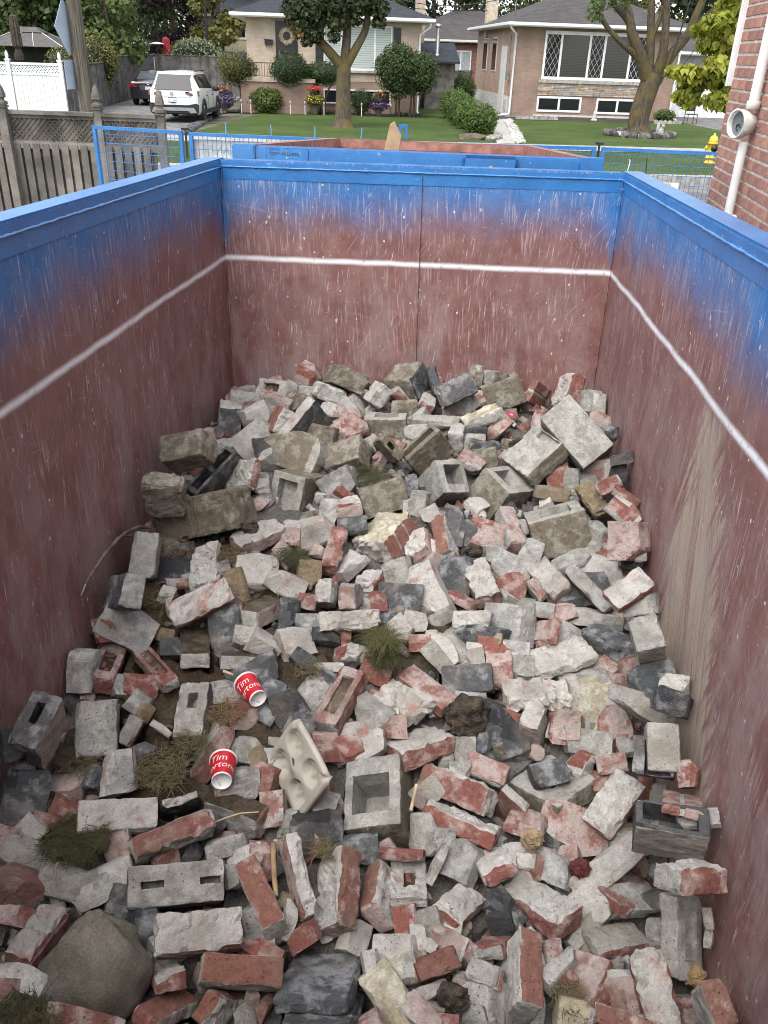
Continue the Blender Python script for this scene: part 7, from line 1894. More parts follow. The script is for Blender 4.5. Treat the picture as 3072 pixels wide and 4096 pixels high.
# notice, ribbon, tag on the right panel
def flat(name, label, cat, pos, rz, w, h, m, tilt=0.0):
    mb = MB(); mb.box(-w / 2, w / 2, -.003, .003, -h / 2, h / 2); o = mb.build(name, m); o.location = pos; o.rotation_euler = (0, tilt, rz); return tag(o, label, cat)
PAPER = mat('white_card', (.70, .70, .68), .7, .06, 6.0)
nt = thing('notice_board', 'white notice with an orange strip tied on the right mesh panel', 'notice', (3.00, 10.16, 1.09), -.11)
mb = MB(); mb.box(-.235, .235, -.004, .004, -.22, .17); mb.build('card', PAPER, nt)
mb = MB(); mb.box(-.232, .15, -.006, -.0045, .12, .165); mb.build('orange_strip', mat('orange_card', (.62, .35, .14), .7), nt)
mb = MB(); mb.box(.10, .18, -.006, -.0045, -.19, .05); mb.build('blue_mark', mat('blue_mark', (.22, .34, .55), .7), nt)
mb = MB(); mb.tube([(-.2, -.01, .17), (-.1, -.012, .05), (-.06, -.012, -.1)], .004, 5); mb.build('string', BLACK, nt)
st = thing('striped_sign', 'narrow white sign with red top edge beside the brick wall', 'sign', (3.66, 10.09, 1.0), -.11)
mb = MB(); mb.box(-.06, .06, -.004, .004, -.45, .25); mb.build('plate', PAPER, st)
mb = MB(); mb.box(-.06, .06, -.006, .006, .25, .27); mb.build('red_edge', mat('red_edge', (.5, .06, .06), .6), st)
P, fs, cu = chunk_geo((.03, .012, .06), 1402, 8, 6); me = bpy.data.meshes.new('blue_ribbon'); me.from_pydata(P.tolist(), [], fs)
o = link('blue_ribbon', me, None, [mat('ribbon_blue', (.03, .22, .60), .6)]); o.location = (3.50, 10.08, .86); tag(o, 'scrap of blue ribbon tied low on the right mesh panel', 'ribbon')
mb = MB(); mb.tube([(0, 0, -.06), (.01, 0, .05), (.03, 0, .16), (.035, 0, .22), (.02, 0, .235)], .006, 6); o = mb.build('white_cord', WHITE); o.location = (2.62, 10.19, 1.25); tag(o, 'white cord end curling up the right mesh panel', 'cord')
mb = MB(); mb.tube([(0, 0, 0), (-.02, 0, .12), (-.035, 0, .26)], .005, 6); o = mb.build('black_cord', BLACK); o.location = (2.86, 10.14, 1.25); tag(o, 'black cord end sticking up the right mesh panel', 'cord')
mb = MB(); mb.box(-.05, .05, -.01, .01, .0, .03); mb.box(-.05, -.02, -.01, .01, -.12, 0.0); mb.box(.02, .05, -.01, .01, -.12, .0)
o = mb.build('blue_bracket', BLUE); o.location = (.07, 10.16, 1.74); tag(o, 'upright blue bracket above the plywood board', 'bracket')

# ================================================================ second dumpster
D2L, D2W = 4.15, 2.0
MD2 = Matrix.Translation((-.865, 5.70, 1.925)) @ Matrix.Rotation(math.radians(-3.4), 4, 'Z') @ Matrix.Rotation(math.radians(-4.0), 4, 'X') @ Matrix.Translation((0, D2L, 0))
bin2 = make_bin(MD2, D2L, D2W, 2.0, 'second blue dumpster with welded name plate parked behind the first', RED_IN, True, .10, mat('rusty_rim', (.27, .125, .10), .7, .35, 7.0, .4, 40.0, c2=(.16, .075, .05)))
fy = -D2L - .10
mb = MB(); mb.box(-.12, D2W + .12, fy - .08, fy - .002, -.34, -.006); mb.build('front_beam', BLUE, bin2, .01)
mb = MB(); mb.box(-.13, .01, fy - .10, fy + .05, -.9, .004); mb.build('corner_post', BLUE, bin2, .006)
mb = MB(); mb.box(D2W - .01, D2W + .13, fy - .10, fy + .05, -.9, .004); mb.build('corner_post', BLUE, bin2, .006)
mb = MB(); mb.box(1.28, 1.62, fy - .12, fy - .081, -.30, -.005); mb.build('latch_plate', BLUE, bin2, .02)
mb = MB(); mb.tube([(1.10, fy - .135, -.13), (1.40, fy - .135, -.115)], .013, 8); mb.tube([(1.36, fy - .14, -.13), (1.46, fy - .13, -.07), (1.50, fy - .13, -.12)], .018, 8); mb.build('latch_handle', STEEL, bin2)
mb = MB(); mb.box(.08, .34, fy - .086, fy - .0805, -.10, -.010); pl = mb.build('name_plate', BLUE, bin2, .012)
for s_, sz, zz, xx in (('BUILT BY', .016, -.020, .10), ('DDM WELDING', .025, -.043, .105)):
    me = text_mesh(s_, sz, .0, 'LEFT'); me.transform(Matrix.Translation((xx, fy - .0875, zz)) @ Matrix.Rotation(math.pi / 2, 4, 'X'))
    link('lettering', me, pl, [BLACK])
weld(bin2, [(.10, fy - .083, -.03), (.10, fy - .083, -.30)], .005); weld(bin2, [(D2W - .02, fy - .083, -.03), (D2W - .02, fy - .083, -.30)], .005)
# plywood offcut leaning in it
mb = MB(); mb.prism([(-.115, -.75), (.045, -.75), (.085, -.03), (.015, .075), (-.020, .045)], -.012, .012)
o = mb.build('plywood_board', mat('plywood', (.52, .38, .24), .75, .12, 5.0, .2, 60.0)); o.matrix_world = MD2 @ Matrix.Translation((.70, -2.1, .10)) @ Matrix.Rotation(.25, 4, 'X') @ Matrix.Rotation(.10, 4, 'Y')
tag(o, 'pale plywood offcut sticking up out of the second dumpster', 'board')

# ================================================================ near brick wall on the right
WALLD = Vector((.122, .9925, 0)).normalized()
WN = Vector((-WALLD.y, WALLD.x, 0))            # faces the dumpster
WC = Vector((2.485, 7.0, 0))
WM = Matrix((( -WALLD.x, -WN.x, 0, WC.x), (-WALLD.y, -WN.y, 0, WC.y), (0, 0, 1, 0), (0, 0, 0, 1)))   # local x runs from the corner towards the camera, y into the wall
wr = thing('brick_house', 'red brick house wall with white downpipe at the right edge', 'house', mat=WM)
NB = mat('near_brick', (.35, .175, .130), .9, .18, 9.0, .6, 70.0, c2=(.27, .130, .098), obj_rand=.20)
NMORT = mat('wall_mortar', (.58, .53, .45), .95, .15, 12.0, .6, 80.0)
mb = MB(); mb.box(.002, 9.0, .0015, .30, -.6, 5.0); mb.build('mortar_core', NMORT, wr)
bl_ = MB(); bl_.box(0, .205, 0, .06, 0, .058)
proto = None
CH = .0762
r0 = int((.95 + .6) / CH)
for r in range(r0, r0 + 30):
    z = -.6 + r * CH
    x = .0 if r % 2 == 0 else -.1125
    k = 0
    while x < 2.0:
        xa = max(x, 0.0); xb = x + .213
        if xb - xa > .04:
            if proto is None or xb - xa < .2 or True:
                mb = MB(); mb.box(0, xb - xa - .004, -.003, .05, .0, .0605)
                if proto is None and xb - xa > .2: proto = mb.build('brick', NB, wr, .003); o = proto
                elif proto is not None and xb - xa > .2:
                    o = proto.copy(); COL.objects.link(o)
                else: o = mb.build('brick', NB, wr, .003)
            o.location = (xa, -rnd.uniform(0, .002), z + .006); o.rotation_euler = (rnd.uniform(-.006, .006), rnd.uniform(-.004, .004), rnd.uniform(-.004, .004))
        x += .2225
# the rest of the wall: far above, below and beside the picture
for (x0, x1, z0, z1) in ((2.02, 8.9, -.55, 4.9), (0.012, 2.019, -.55, .93), (.012, 2.019, .95 + 30 * CH, 4.9)):
    mb = MB(); mb.box(x0, x1, -.003, .0005, z0, z1); mb.build('brickwork', brick_mat('wall_brickwork', (.30, .115, .078), (.25, .095, .066), (.46, .40, .32)) if 'wall_brickwork' not in _M else _M['wall_brickwork'], wr)
    _M['wall_brickwork'] = bpy.data.materials['wall_brickwork']
# white corner trim above and pipe with fan-shaped vent box
mb = MB(); mb.box(-.008, .030, -.030, .02, 2.315, 4.9); mb.build('corner_trim', WHITE, wr, .004)
mb = MB(); mb.box(-.006, .004, -.045, -.031, 2.315, 4.9); mb.build('trim_lip', WHITE, wr)
px_ = .95
mb = MB(); mb.tube([(px_, -.055, -.3), (px_, -.055, 2.01)], .030, 12); mb.build('downpipe', WHITE, wr)
mb = MB(); mb.tube([(px_ + .01, -.050, 2.23), (px_ + .01, -.050, 4.9)], .034, 12); mb.build('upper_pipe', WHITE, wr)
mb = MB(); mb.lathe([(.036, 2.205), (.044, 2.21), (.044, 2.25), (.038, 2.255)], 12, 0, Matrix.Translation((px_ + .01, -.05, 0))); mb.build('pipe_collar', OFFW, wr)
Mx = Matrix.Translation((px_, -.085, 2.115)) @ Matrix.Rotation(math.radians(24), 4, 'Z') @ Matrix.Rotation(math.radians(90), 4, 'X')
mb = MB(); mb.lathe([(.001, -.07), (.06, -.07), (.085, .0), (.092, .06), (.080, .06), (.072, .0), (.001, -.02)], 18, 0, Mx); vb = mb.build('vent_box', mat('chipped_white', (.62, .61, .57), .6, .15, 14.0), wr)
mb = MB(); mb.lathe([(.001, .03), (.078, .03)], 18, 0, Mx); mb.build('vent_throat', mat('throat_grey', (.16, .17, .17), .7), vb)
mb = MB(); mb.tube([Mx @ Vector((.02 * math.cos(a), .02 * math.sin(a) - .02, .036)) for a in (0, 1.2, 2.4, 3.6, 4.8)], .004, 6); mb.build('cable_end', BLACK, vb)
mb = MB(); mb.box(px_ - .045, px_ + .045, -.075, .0, 1.52, 1.545); mb.box(px_ + .03, px_ + .10, -.06, -.03, 1.515, 1.55); mb.build('pipe_clip', WHITE, wr, .003)

# ================================================================ street things
pole = thing('utility_pole', 'weathered wooden utility pole behind the lattice fence', 'utility pole', SP(-5.62, 23), A5)
mb = MB(); mb.tube([(0, 0, -.2), (0, 0, 2), (.02, 0, 9.5)], [.18, .175, .14], 16)
def pole_mat():
    t = NT('pole_wood'); co = t.coord('Object'); x, y, z = t.sep(co)
    v = t.comb(t.math('MULTIPLY', x, 22.0), t.math('MULTIPLY', y, 22.0), t.math('MULTIPLY', z, .8))
    n = t.noise(v, 1.5, 6.0, .7)
    col = t.mix(t.ramp(n, .35, .65), (.055, .048, .038), (.16, .145, .115)); t.bump(n, .8, .03)
    return t.done(col, .92, 0, .2)
mb.build('shaft', pole_mat(), pole)
SIGNB = mat('sign_back', (.36, .43, .52), .45, .06, 3.0)
o = MB().prism([(-.46, 0), (0, -.60), (.46, 0), (0, .60)], -.004, .004).build('diamond_sign', SIGNB); o.location = SP(-5.83, 22.86, 2.78); o.rotation_euler = (0, 0, A5 + math.radians(72)); tag(o, 'diamond road sign seen from behind on the utility pole', 'road sign')
o = MB().box(-.30, .30, -.004, .004, -.31, .31).build('square_sign', SIGNB); o.location = SP(-5.83, 22.86, 1.80); o.rotation_euler = (0, 0, A5 + math.radians(75)); tag(o, 'square sign plate below the diamond sign on the pole', 'road sign')

HY = mat('hydrant_yellow', (.62, .42, .045), .45, .08, 8.0, .15, 40.0)
hy = thing('fire_hydrant', 'yellow fire hydrant on the boulevard grass by the brick wall', 'fire hydrant', SP(11.1, 24.7), A5 - .5)
mb = MB(); mb.lathe([(.001, .0), (.17, .0), (.17, .035), (.12, .05), (.115, .12), (.155, .13), (.155, .16), (.115, .17), (.11, .50), (.14, .51), (.14, .545), (.11, .55)], 18); mb.build('barrel', HY, hy)
mb = MB(); mb.lathe([(.115, .545), (.125, .60), (.10, .68), (.05, .72), (.001, .73)], 14); mb.lathe([(.03, .72), (.03, .775), (.001, .78)], 6); mb.build('bonnet', HY, hy)
for an, r, L, m_ in ((-math.pi / 2 + .55, .075, .17, BLACK), (math.pi, .05, .17, HY), (0.0, .05, .17, HY)):
    Mx = Matrix.Rotation(an, 4, 'Z') @ Matrix.Translation((0, 0, .40)) @ Matrix.Rotation(math.pi / 2, 4, 'Y')
    mb = MB(); mb.lathe([(r * .85, .06), (r * .85, L - .04), (r * 1.25, L - .04), (r * 1.25, L), (r * .5, L + .005), (r * .5, L + .03), (.001, L + .03)], 14, 0, Mx); mb.build('outlet_cap', m_, hy)
mb = MB(); mb.tube([(-.17, -.02, .36), (-.15, -.04, .28), (-.12, -.04, .24)], .01, 6); mb.build('chain', mat('chain_blue', (.05, .18, .4), .5), hy)

# gazebo, umbrellas, heater
gz = thing('gazebo', 'brown metal-roofed gazebo behind the white fence', 'gazebo', SP(-13.0, 44.6), A5)
GB_ = mat('gazebo_roof', (.075, .068, .062), .55, .12, 4.0)
def frustum(x0, y0, z0, x1, y1, z1): return [(-x0, -y0, z0), (x0, -y0, z0), (x0, y0, z0), (-x0, y0, z0), (-x1, -y1, z1), (x1, -y1, z1), (x1, y1, z1), (-x1, y1, z1)], [(0, 1, 5, 4), (1, 2, 6, 5), (2, 3, 7, 6), (3, 0, 4, 7), (4, 5, 6, 7), (3, 2, 1, 0)]
mb = MB(); mb.add(*frustum(1.75, 1.5, 2.28, .62, .5, 2.84)); mb.build('lower_roof', GB_, gz)
mb = MB(); mb.add(*frustum(.70, .58, 2.84, .36, .28, 3.05)); mb.build('upper_roof', GB_, gz)
for sx in (-1, 1):
    for sy in (-1, 1):
        mb = MB(); mb.box(sx * 1.5 - .05, sx * 1.5 + .05, sy * 1.25 - .05, sy * 1.25 + .05, 0, 2.28); mb.build('post', mat('gazebo_frame', (.03, .026, .023), .5), gz)
        mb = MB(); mb.bar((sx * 1.76, sy * 1.51, 2.30), (sx * .62, sy * .50, 2.86), .035, .025); mb.build('hip_rib', OFFW, gz)
mb = MB(); mb.bar((-.45, -1.51, 2.30), (-.2, -.50, 2.86), .025, .02); mb.bar((.5, -1.51, 2.30), (.25, -.50, 2.86), .025, .02); mb.build('roof_seam', OFFW, gz)
mb = MB(); mb.box(-1.6, 1.6, 1.2, 1.24, .0, 2.25); mb.build('back_screen', mat('screen_dark', (.035, .035, .035), .9), gz)
def closed_umbrella(label, s, d, z0, z1, r, m, n=10):
    root = thing('patio_umbrella', label, 'umbrella', SP(s, d), A5)
    mb = MB(); mb.tube([(0, 0, 0), (0, 0, z1 + .04)], .025, 8); mb.build('pole', mat('umbrella_pole', (.10, .07, .05), .6), root)
    mb = MB(); prof = [(.05, z1), (r * .75, z1 - .08), (r * .8, z1 - .14), (r * .95, z1 - .5), (r * 1.05, z0 + .52), (r * .55, z0 + .44), (r * .95, z0 + .18), (r * .85, z0)]
    vs_ = []
    for rr_, zz in prof:
        for k in range(n * 2):
            a = math.pi * k / n; q = rr_ * (1.0 if k % 2 else .72); vs_.append((q * math.cos(a), q * math.sin(a), zz))
    m2 = n * 2
    mb.add(vs_, [(i * m2 + k, i * m2 + (k + 1) % m2, (i + 1) * m2 + (k + 1) % m2, (i + 1) * m2 + k) for i in range(len(prof) - 1) for k in range(m2)]); mb.build('canopy', m, root)
closed_umbrella('closed brown patio umbrella in front of the gazebo', -12.85, 42.0, 1.75, 3.48, .21, mat('brown_canvas', (.06, .045, .032), .9, .2, 5.0))
closed_umbrella('closed red patio umbrella behind the back fence', -9.02, 58.0, 1.5, 2.95, .27, mat('red_canvas', (.40, .035, .045), .85, .2, 5.0))
ht = thing('patio_heater', 'patio heater with white disc top beside the red umbrella', 'patio heater', SP(-9.5, 57.6), A5)
mb = MB(); mb.tube([(0, 0, 0), (0, 0, 2.5)], .04, 8); mb.build('stem', BLACK, ht)
mb = MB(); mb.lathe([(.02, 2.68), (.2, 2.66), (.46, 2.58), (.45, 2.56), (.02, 2.60)], 18); mb.build('reflector', WHITE, ht)
bb = MB().box(-.9, .9, -.5, .5, 0, 2.3).build('storage_box', mat('navy_panel', (.025, .05, .11), .6)); bb.location = SP(-5.2, 60.5); bb.rotation_euler = (0, 0, A5); tag(bb, 'dark blue panel shed behind the back fence', 'shed')
lp = MB().tube([(0, 0, 0), (0, 0, 9)], .09, 8).build('lamp_pole', BLACK); lp.location = SP(-6.9, 61.0); tag(lp, 'thin dark pole rising behind the back fence', 'pole')
# overhead and guy wires
def wire(name, label, a, b, sag, r):
    a = Vector(a); b = Vector(b); P = []
    for i in range(17):
        u = i / 16; p = a.lerp(b, u); p.z -= sag * 4 * u * (1 - u); P.append(p)
    o = MB().tube(P, r, 5).build(name, BLACK); tag(o, label, 'wire')
wire('overhead_wire', 'thin overhead cable sagging between the two bungalows', SP(3.9, 46, 4.75), SP(9.1, 44, 5.0), .35, .018)
wire('overhead_wire', 'lower overhead cable reaching the tan bungalow chimney', SP(4.2, 47, 4.45), SP(8.9, 50, 4.6), .05, .016)
wire('service_cable', 'dark cable slanting down beside the multi-stemmed tree', SP(13.15, 33.2, 4.9), SP(12.66, 33.25, 2.0), .0, .028)
wire('service_cable', 'second grey cable looping off the leaning trunk', SP(13.45, 33.0, 2.9), SP(12.68, 33.2, 1.95), .12, .014)
# small stone animal by the tree
P, fs, cu = chunk_geo((.10, .12, .16), 1501, 6, 6); me = bpy.data.meshes.new('stone_squirrel')
mb = MB(); mb.lathe([(.001, 0), (.11, .0), (.13, .10), (.10, .20), (.06, .26), (.001, .28)], 10); mb.lathe([(.001, .24), (.06, .26), (.075, .32), (.05, .37), (.001, .39)], 10, 0, Matrix.Translation((.06, 0, .0))); mb.lathe([(.001, 0), (.05, .05), (.07, .2), (.06, .38), (.001, .46)], 8, 0, Matrix.Translation((-.12, 0, .0)))
o = mb.build('garden_statue', mat('statue_grey', (.30, .29, .27), .9, .2, 10.0)); o.location = SP(12.85, 33.3, .08); tag(o, 'small grey animal statue at the foot of the multi-stemmed tree', 'statue')
mb = MB(); mb.lathe([(.001, 0), (.16, 0), (.16, .06), (.09, .12), (.11, .2), (.06, .3), (.04, .42), (.001, .48)], 10); o = mb.build('garden_statue', mat('statue_pale', (.46, .43, .38), .9, .2, 10.0)); o.location = SP(12.85, 41.8, 0); tag(o, 'pale stone ornament between the basement windows', 'statue')
# black patio chair by the tan house
pc = thing('patio_chair', 'black metal patio chair at the corner of the tan bungalow', 'chair', SP(17.25, 41.3), A5)
for x in (-.22, .22):
    for y in (-.2, .2):
        mb = MB(); mb.tube([(x, y, 0), (x, y, .42 if y < 0 else .9)], .014, 6); mb.build('leg', BLACK, pc)
mb = MB(); mb.box(-.23, .23, -.21, .21, .41, .44); mb.build('seat', BLACK, pc)
mb = MB(); mb.box(-.22, .22, .19, .21, .55, .9); mb.build('backrest', BLACK, pc)
for k in range(2):
    x0 = 17.35 + k * .0
sr = thing('stair_railing', 'white stair railing at the side of the tan bungalow', 'railing', SP(17.05, 44.6), A5)
mb = MB(); mb.bar((0, 0, 1.9), (.9, -1.4, 1.1), .05, .05); mb.build('handrail', WHITE, sr)
for k in range(9):
    u = k / 8; mb = MB(); mb.tube([(.9 * u, -1.4 * u, 1.0 - .8 * u), (.9 * u, -1.4 * u, 1.9 - .8 * u)], .015, 6); mb.build('baluster', WHITE, sr)

# ================================================================ cars
def car_paint(name, c, rough=.25):
    t = NT(name); t.bsdf.inputs['Coat Weight'].default_value = .6; t.bsdf.inputs['Coat Roughness'].default_value = .08
    n = t.noise(t.coord('Object'), 3.0, 3.0)
    return t.done(t.mix(t.ramp(n, .3, .7), tuple(x * .92 for x in c), c), rough, 0, .5)
TYRE = mat('tyre', (.018, .018, .018), .85, .2, 20.0); RIM = mat('alloy_rim', (.30, .31, .32), .3, .1, 20.0, metal=.8)
CLAD = mat('black_cladding', (.022, .023, .024), .65, .15, 15.0); CGLASS = NT('car_glass').done((.010, .012, .014), .12, 0, .25)
TAIL = mat('tail_lamp', (.30, .015, .02), .18, .2, 10.0, spec=.8); TAILD = mat('tail_lamp_dark', (.065, .008, .010), .15, .2, 10.0, spec=.8)
PLATE = mat('number_plate', (.58, .62, .68), .5, .04, 10.0); PINK_ = mat('plate_ink', (.10, .16, .36), .6); CHROME = mat('chrome', (.6, .6, .62), .15, .05, 10.0, metal=1.0)
SILVER = mat('silver_trim', (.26, .27, .28), .35, .08, 8.0, metal=.5)

def loft(stations, glass_from, mats):
    """stations: y, [(halfwidth, z)...] from sill to roof centre; mirrored. quads in the glass rows of cabin stations use material 1"""
    mb = MB(); n = len(stations[0][1]); vs_ = []
    for y, pr in stations:
        for w, z in pr: vs_.append((w, y + 0.0, z))
        for w, z in reversed(pr[:-1]): vs_.append((-w, y, z))
    m = 2 * n - 1
    for i in range(len(stations) - 1):
        for k in range(m - 1):
            row = k if k < n - 1 else m - 2 - k
            gl = (i, row) in glass_from
            a = i * m + k
            mb.add([vs_[a], vs_[a + 1], vs_[a + m + 1], vs_[a + m]], [(0, 1, 2, 3)], 1 if gl else 0, True)
        a = i * m
        mb.add([vs_[a], vs_[a + m - 1], vs_[a + 2 * m - 1], vs_[a + m]], [(0, 3, 2, 1)], 2)
    for i in (0, len(stations) - 1):
        a = i * m; mb.add(vs_[a:a + m], [tuple(range(m))], 0)
    return mb
def finish(mb, name, mats, root):
    o = mb.build(name, mats, root)
    bm = bmesh.new(); bm.from_mesh(o.data); bmesh.ops.remove_doubles(bm, verts=bm.verts, dist=.0005); bmesh.ops.recalc_face_normals(bm, faces=bm.faces)
    for e in bm.edges:
        e.smooth = not (len(e.link_faces) == 2 and e.calc_face_angle(0) > .55)
    bm.to_mesh(o.data); bm.free(); return o
def wheel(root, x, y, r, w):
    sgn = 1 if x > 0 else -1
    M = Matrix.Translation((x, y, r)) @ Matrix.Rotation(math.pi / 2 * sgn, 4, 'Y')
    mb = MB(); mb.lathe([(r * .66, -w / 2), (r * .93, -w / 2), (r, -w * .32), (r, w * .32), (r * .93, w / 2), (r * .66, w / 2), (r * .64, w * .3)], 28, 0, M); o = mb.build('wheel', TYRE, root)
    mb = MB(); mb.lathe([(r * .66, w * .42), (r * .62, w * .30), (.10, w * .36), (.001, w * .38)], 20, 0, M); mb.build('rim_back', CLAD, o)
    for k in range(5):
        a = 2 * math.pi * k / 5
        mb = MB(); p0 = M @ Vector((.04 * math.cos(a), .04 * math.sin(a), w * .46)); p1 = M @ Vector((r * .64 * math.cos(a), r * .64 * math.sin(a), w * .46)); mb.bar(p0, p1, .06, .02, up=(1, 0, 0)); mb.build('spoke', RIM, o)
def plate(root, x, z, y, chars):
    mb = MB(); mb.box(x - .155, x + .155, y - .008, y, z - .08, z + .08); p = mb.build('number_plate', PLATE, root)
    mb = MB(); mb.box(x - .155, x + .155, y - .010, y - .0085, z - .08, z - .062); mb.box(x - .155, x + .155, y - .010, y - .0085, z + .062, z + .08); mb.build('plate_frame', CLAD, p)
    mb = MB(); g = random.Random(chars)
    for k in range(7):
        xx = x - .125 + k * .037
        for j in range(4):
            if g.random() < .72: mb.box(xx, xx + .024 * g.choice((.5, 1)), y - .0105, y - .0088, z - .04 + j * .02, z - .026 + j * .02)
    mb.build('plate_marks', PINK_, p)

# ---- white SUV, rear towards us
suv = thing('parked_car', 'white sport utility car with black lower trim parked on the driveway', 'car', SP(-5.18, 34.0, .01), A5 - math.radians(4.5))
PW = car_paint('white_paint', (.72, .72, .70))
def S(y, hw, zs, zb, zr, rw, mid=None):
    zm = mid or (zs + zb) * .5
    return (y, [(hw * .90, zs), (hw * .985, zs + .12), (hw, zm), (hw * .985, zb), (hw * .94 if zr - zb > .2 else hw * .97, zb + (zr - zb) * .12), (rw * 1.0, zb + (zr - zb) * .86), (rw * .90, zr - .015 if zr - zb > .2 else zr), (0, zr + (.03 if zr - zb > .2 else .01))])
st = [S(0.0, .80, .42, 1.03, 1.06, .76), S(.05, .87, .32, 1.05, 1.10, .80), S(.20, .905, .28, 1.07, 1.34, .70), S(.42, .92, .26, 1.08, 1.60, .66), S(.75, .92, .25, 1.07, 1.645, .665), S(1.5, .92, .25, 1.04, 1.67, .67), S(2.3, .92, .25, 1.01, 1.66, .67), S(2.75, .92, .25, 1.00, 1.61, .66), S(3.45, .92, .25, .98, 1.08, .74), S(4.2, .90, .27, .93, .99, .74), S(4.55, .82, .30, .82, .86, .66), S(4.66, .66, .36, .70, .72, .55)]
gl = {(i, r) for i in (3, 4, 5, 6, 7) for r in (4,)} | {(7, 5), (7, 6)}
body = finish(loft(st, gl, 0), 'body', [PW, CGLASS, CLAD], suv)
def quadp(root, name, pts, m, th=.012):
    """thin plate from a 4-corner outline, thickened towards -y"""
    mb = MB(); n = len(pts)
    mb.add([tuple(p) for p in pts] + [(p[0], p[1] - th, p[2]) for p in pts], [tuple(range(n)), tuple(reversed(range(n, 2 * n)))] + [(i, (i + 1) % n, (i + 1) % n + n, i + n) for i in range(n)]); return mb.build(name, m, root)
quadp(suv, 'rear_window', [(-.68, -.005, 1.09), (.68, -.005, 1.09), (.57, .315, 1.56), (-.57, .315, 1.56)], CGLASS, .02)
quadp(suv, 'rear_spoiler', [(-.62, .36, 1.57), (.62, .36, 1.57), (.60, .46, 1.655), (-.60, .46, 1.655)], PW, .06)
for s in (-1, 1):
    quadp(suv, 'tail_light', [(s * .90, .10, 1.08), (s * .45, -.005, 1.03), (s * .42, -.01, .98), (s * .60, -.01, .90), (s * .93, .10, .90)], TAILD, .025)
    quadp(suv, 'tail_light_lens', [(s * .90, .075, 1.05), (s * .66, .005, 1.01), (s * .66, .0, .96), (s * .915, .075, .95)], TAIL, .012)
    mb = MB(); mb.box(s * .62 - .09, s * .62 + .09, -.045, -.02, .36, .40); mb.build('reflector', TAIL, suv)
    mb = MB(); mb.box(s * .935 - .012, s * .935 + .012, .4, 4.2, .27, .42); mb.build('sill_cladding', CLAD, suv)
    for yy in (.84, 3.56):
        M = Matrix.Translation((s * .90, yy, .36)) @ Matrix.Rotation(math.pi / 2, 4, 'Y')
        mb = MB(); pr = [(.44 * math.cos(a), .44 * math.sin(a)) for a in [math.pi * k / 12 for k in range(13)]]; pi_ = [(.365 * math.cos(a), .365 * math.sin(a)) for a in [math.pi * k / 12 for k in range(13)]]
        vs_ = [(s * .945, yy + p[0], .36 + p[1]) for p in pr] + [(s * .945, yy + p[0], .36 + p[1]) for p in pi_] + [(s * .90, yy + p[0], .36 + p[1]) for p in pr]
        mb.add(vs_, [(i, i + 1, i + 14, i + 13) for i in range(12)] + [(i, i + 1, i + 27, i + 26) for i in range(12)]); mb.build('wheel_arch', CLAD, suv)
        wheel(suv, s * .815, yy, .355, .23)
    mb = MB(); mb.box(s * .66 - .02, s * .66 + .02, .75, 2.4, 1.665, 1.70); mb.build('roof_rail', CLAD, suv, .01)
    mb = MB(); mb.lathe([(.001, -.1), (.08, -.08), (.10, 0), (.08, .08), (.001, .1)], 10, 0, Matrix.Translation((s * 1.02, 2.75, 1.07)) @ Matrix.Scale(1.3, 4, (1, 0, 0))); mb.build('mirror', CLAD, suv)
    for yy in (1.45, 2.45):
        mb = MB(); mb.box(s * .925 - .015, s * .925 + .015, yy, yy + .16, .86, .89); mb.build('door_handle', CLAD, suv)
    for yy in (1.70, 2.70):
        mb = MB(); mb.box(s * .921 - .003, s * .921 + .003, yy, yy + .012, .40, 1.02); mb.build('door_gap', CLAD, suv)
    mb = MB(); mb.box(s * .80 - .05, s * .80 + .05, 1.68, 1.74, 1.10, 1.58); mb.build('window_pillar', CLAD, suv)
quadp(suv, 'rear_bumper', [(-.90, .02, .62), (-.80, -.03, .66), (-.50, -.035, .60), (.50, -.035, .60), (.80, -.03, .66), (.90, .02, .62), (.88, .02, .33), (-.88, .02, .33)], CLAD, .03)
quadp(suv, 'skid_trim', [(-.72, -.066, .52), (.72, -.066, .52), (.82, -.066, .36), (.60, -.066, .33), (.52, -.066, .41), (-.52, -.066, .41), (-.60, -.066, .33), (-.82, -.066, .36)], SILVER, .012)
mb = MB(); mb.box(-.62, .62, -.015, .0, .86, .875); mb.build('tailgate_crease', PW, suv)
plate(suv, -.06, .76, -.012, 3)
M = Matrix.Translation((-.06, -.02, .955)) @ Matrix.Rotation(math.pi / 2, 4, 'X')
mb = MB(); mb.lathe([(.045, 0), (.062, .0), (.062, .012), (.045, .012), (.045, 0)], 20, 0, M); mb.box(-.12, .0, -.034, -.02, .945, .965); mb.build('badge', SILVER, suv)
for k, ch in enumerate('ROGUE'):
    me = text_mesh(ch, .06); me.transform(Matrix.Translation((-.30 + .12 * k, -.018, .86)) @ Matrix.Rotation(math.pi / 2, 4, 'X')); link('badge_letter', me, suv, [SILVER])
mb = MB(); mb.add([(-.02, .62, 1.69), (.02, .62, 1.69), (0, .52, 1.69), (0, .66, 1.77)], [(0, 2, 3), (2, 1, 3), (1, 0, 3), (0, 1, 2)]); mb.build('shark_fin', CLAD, suv)
mb = MB(); mb.bar((-.12, .03, 1.13), (.26, .06, 1.12), .03, .03); mb.build('wiper', CLAD, suv)
mb = MB(); mb.box(-.12, .04, -.035, -.02, .665, .68); mb.build('camera_strip', CLAD, suv)

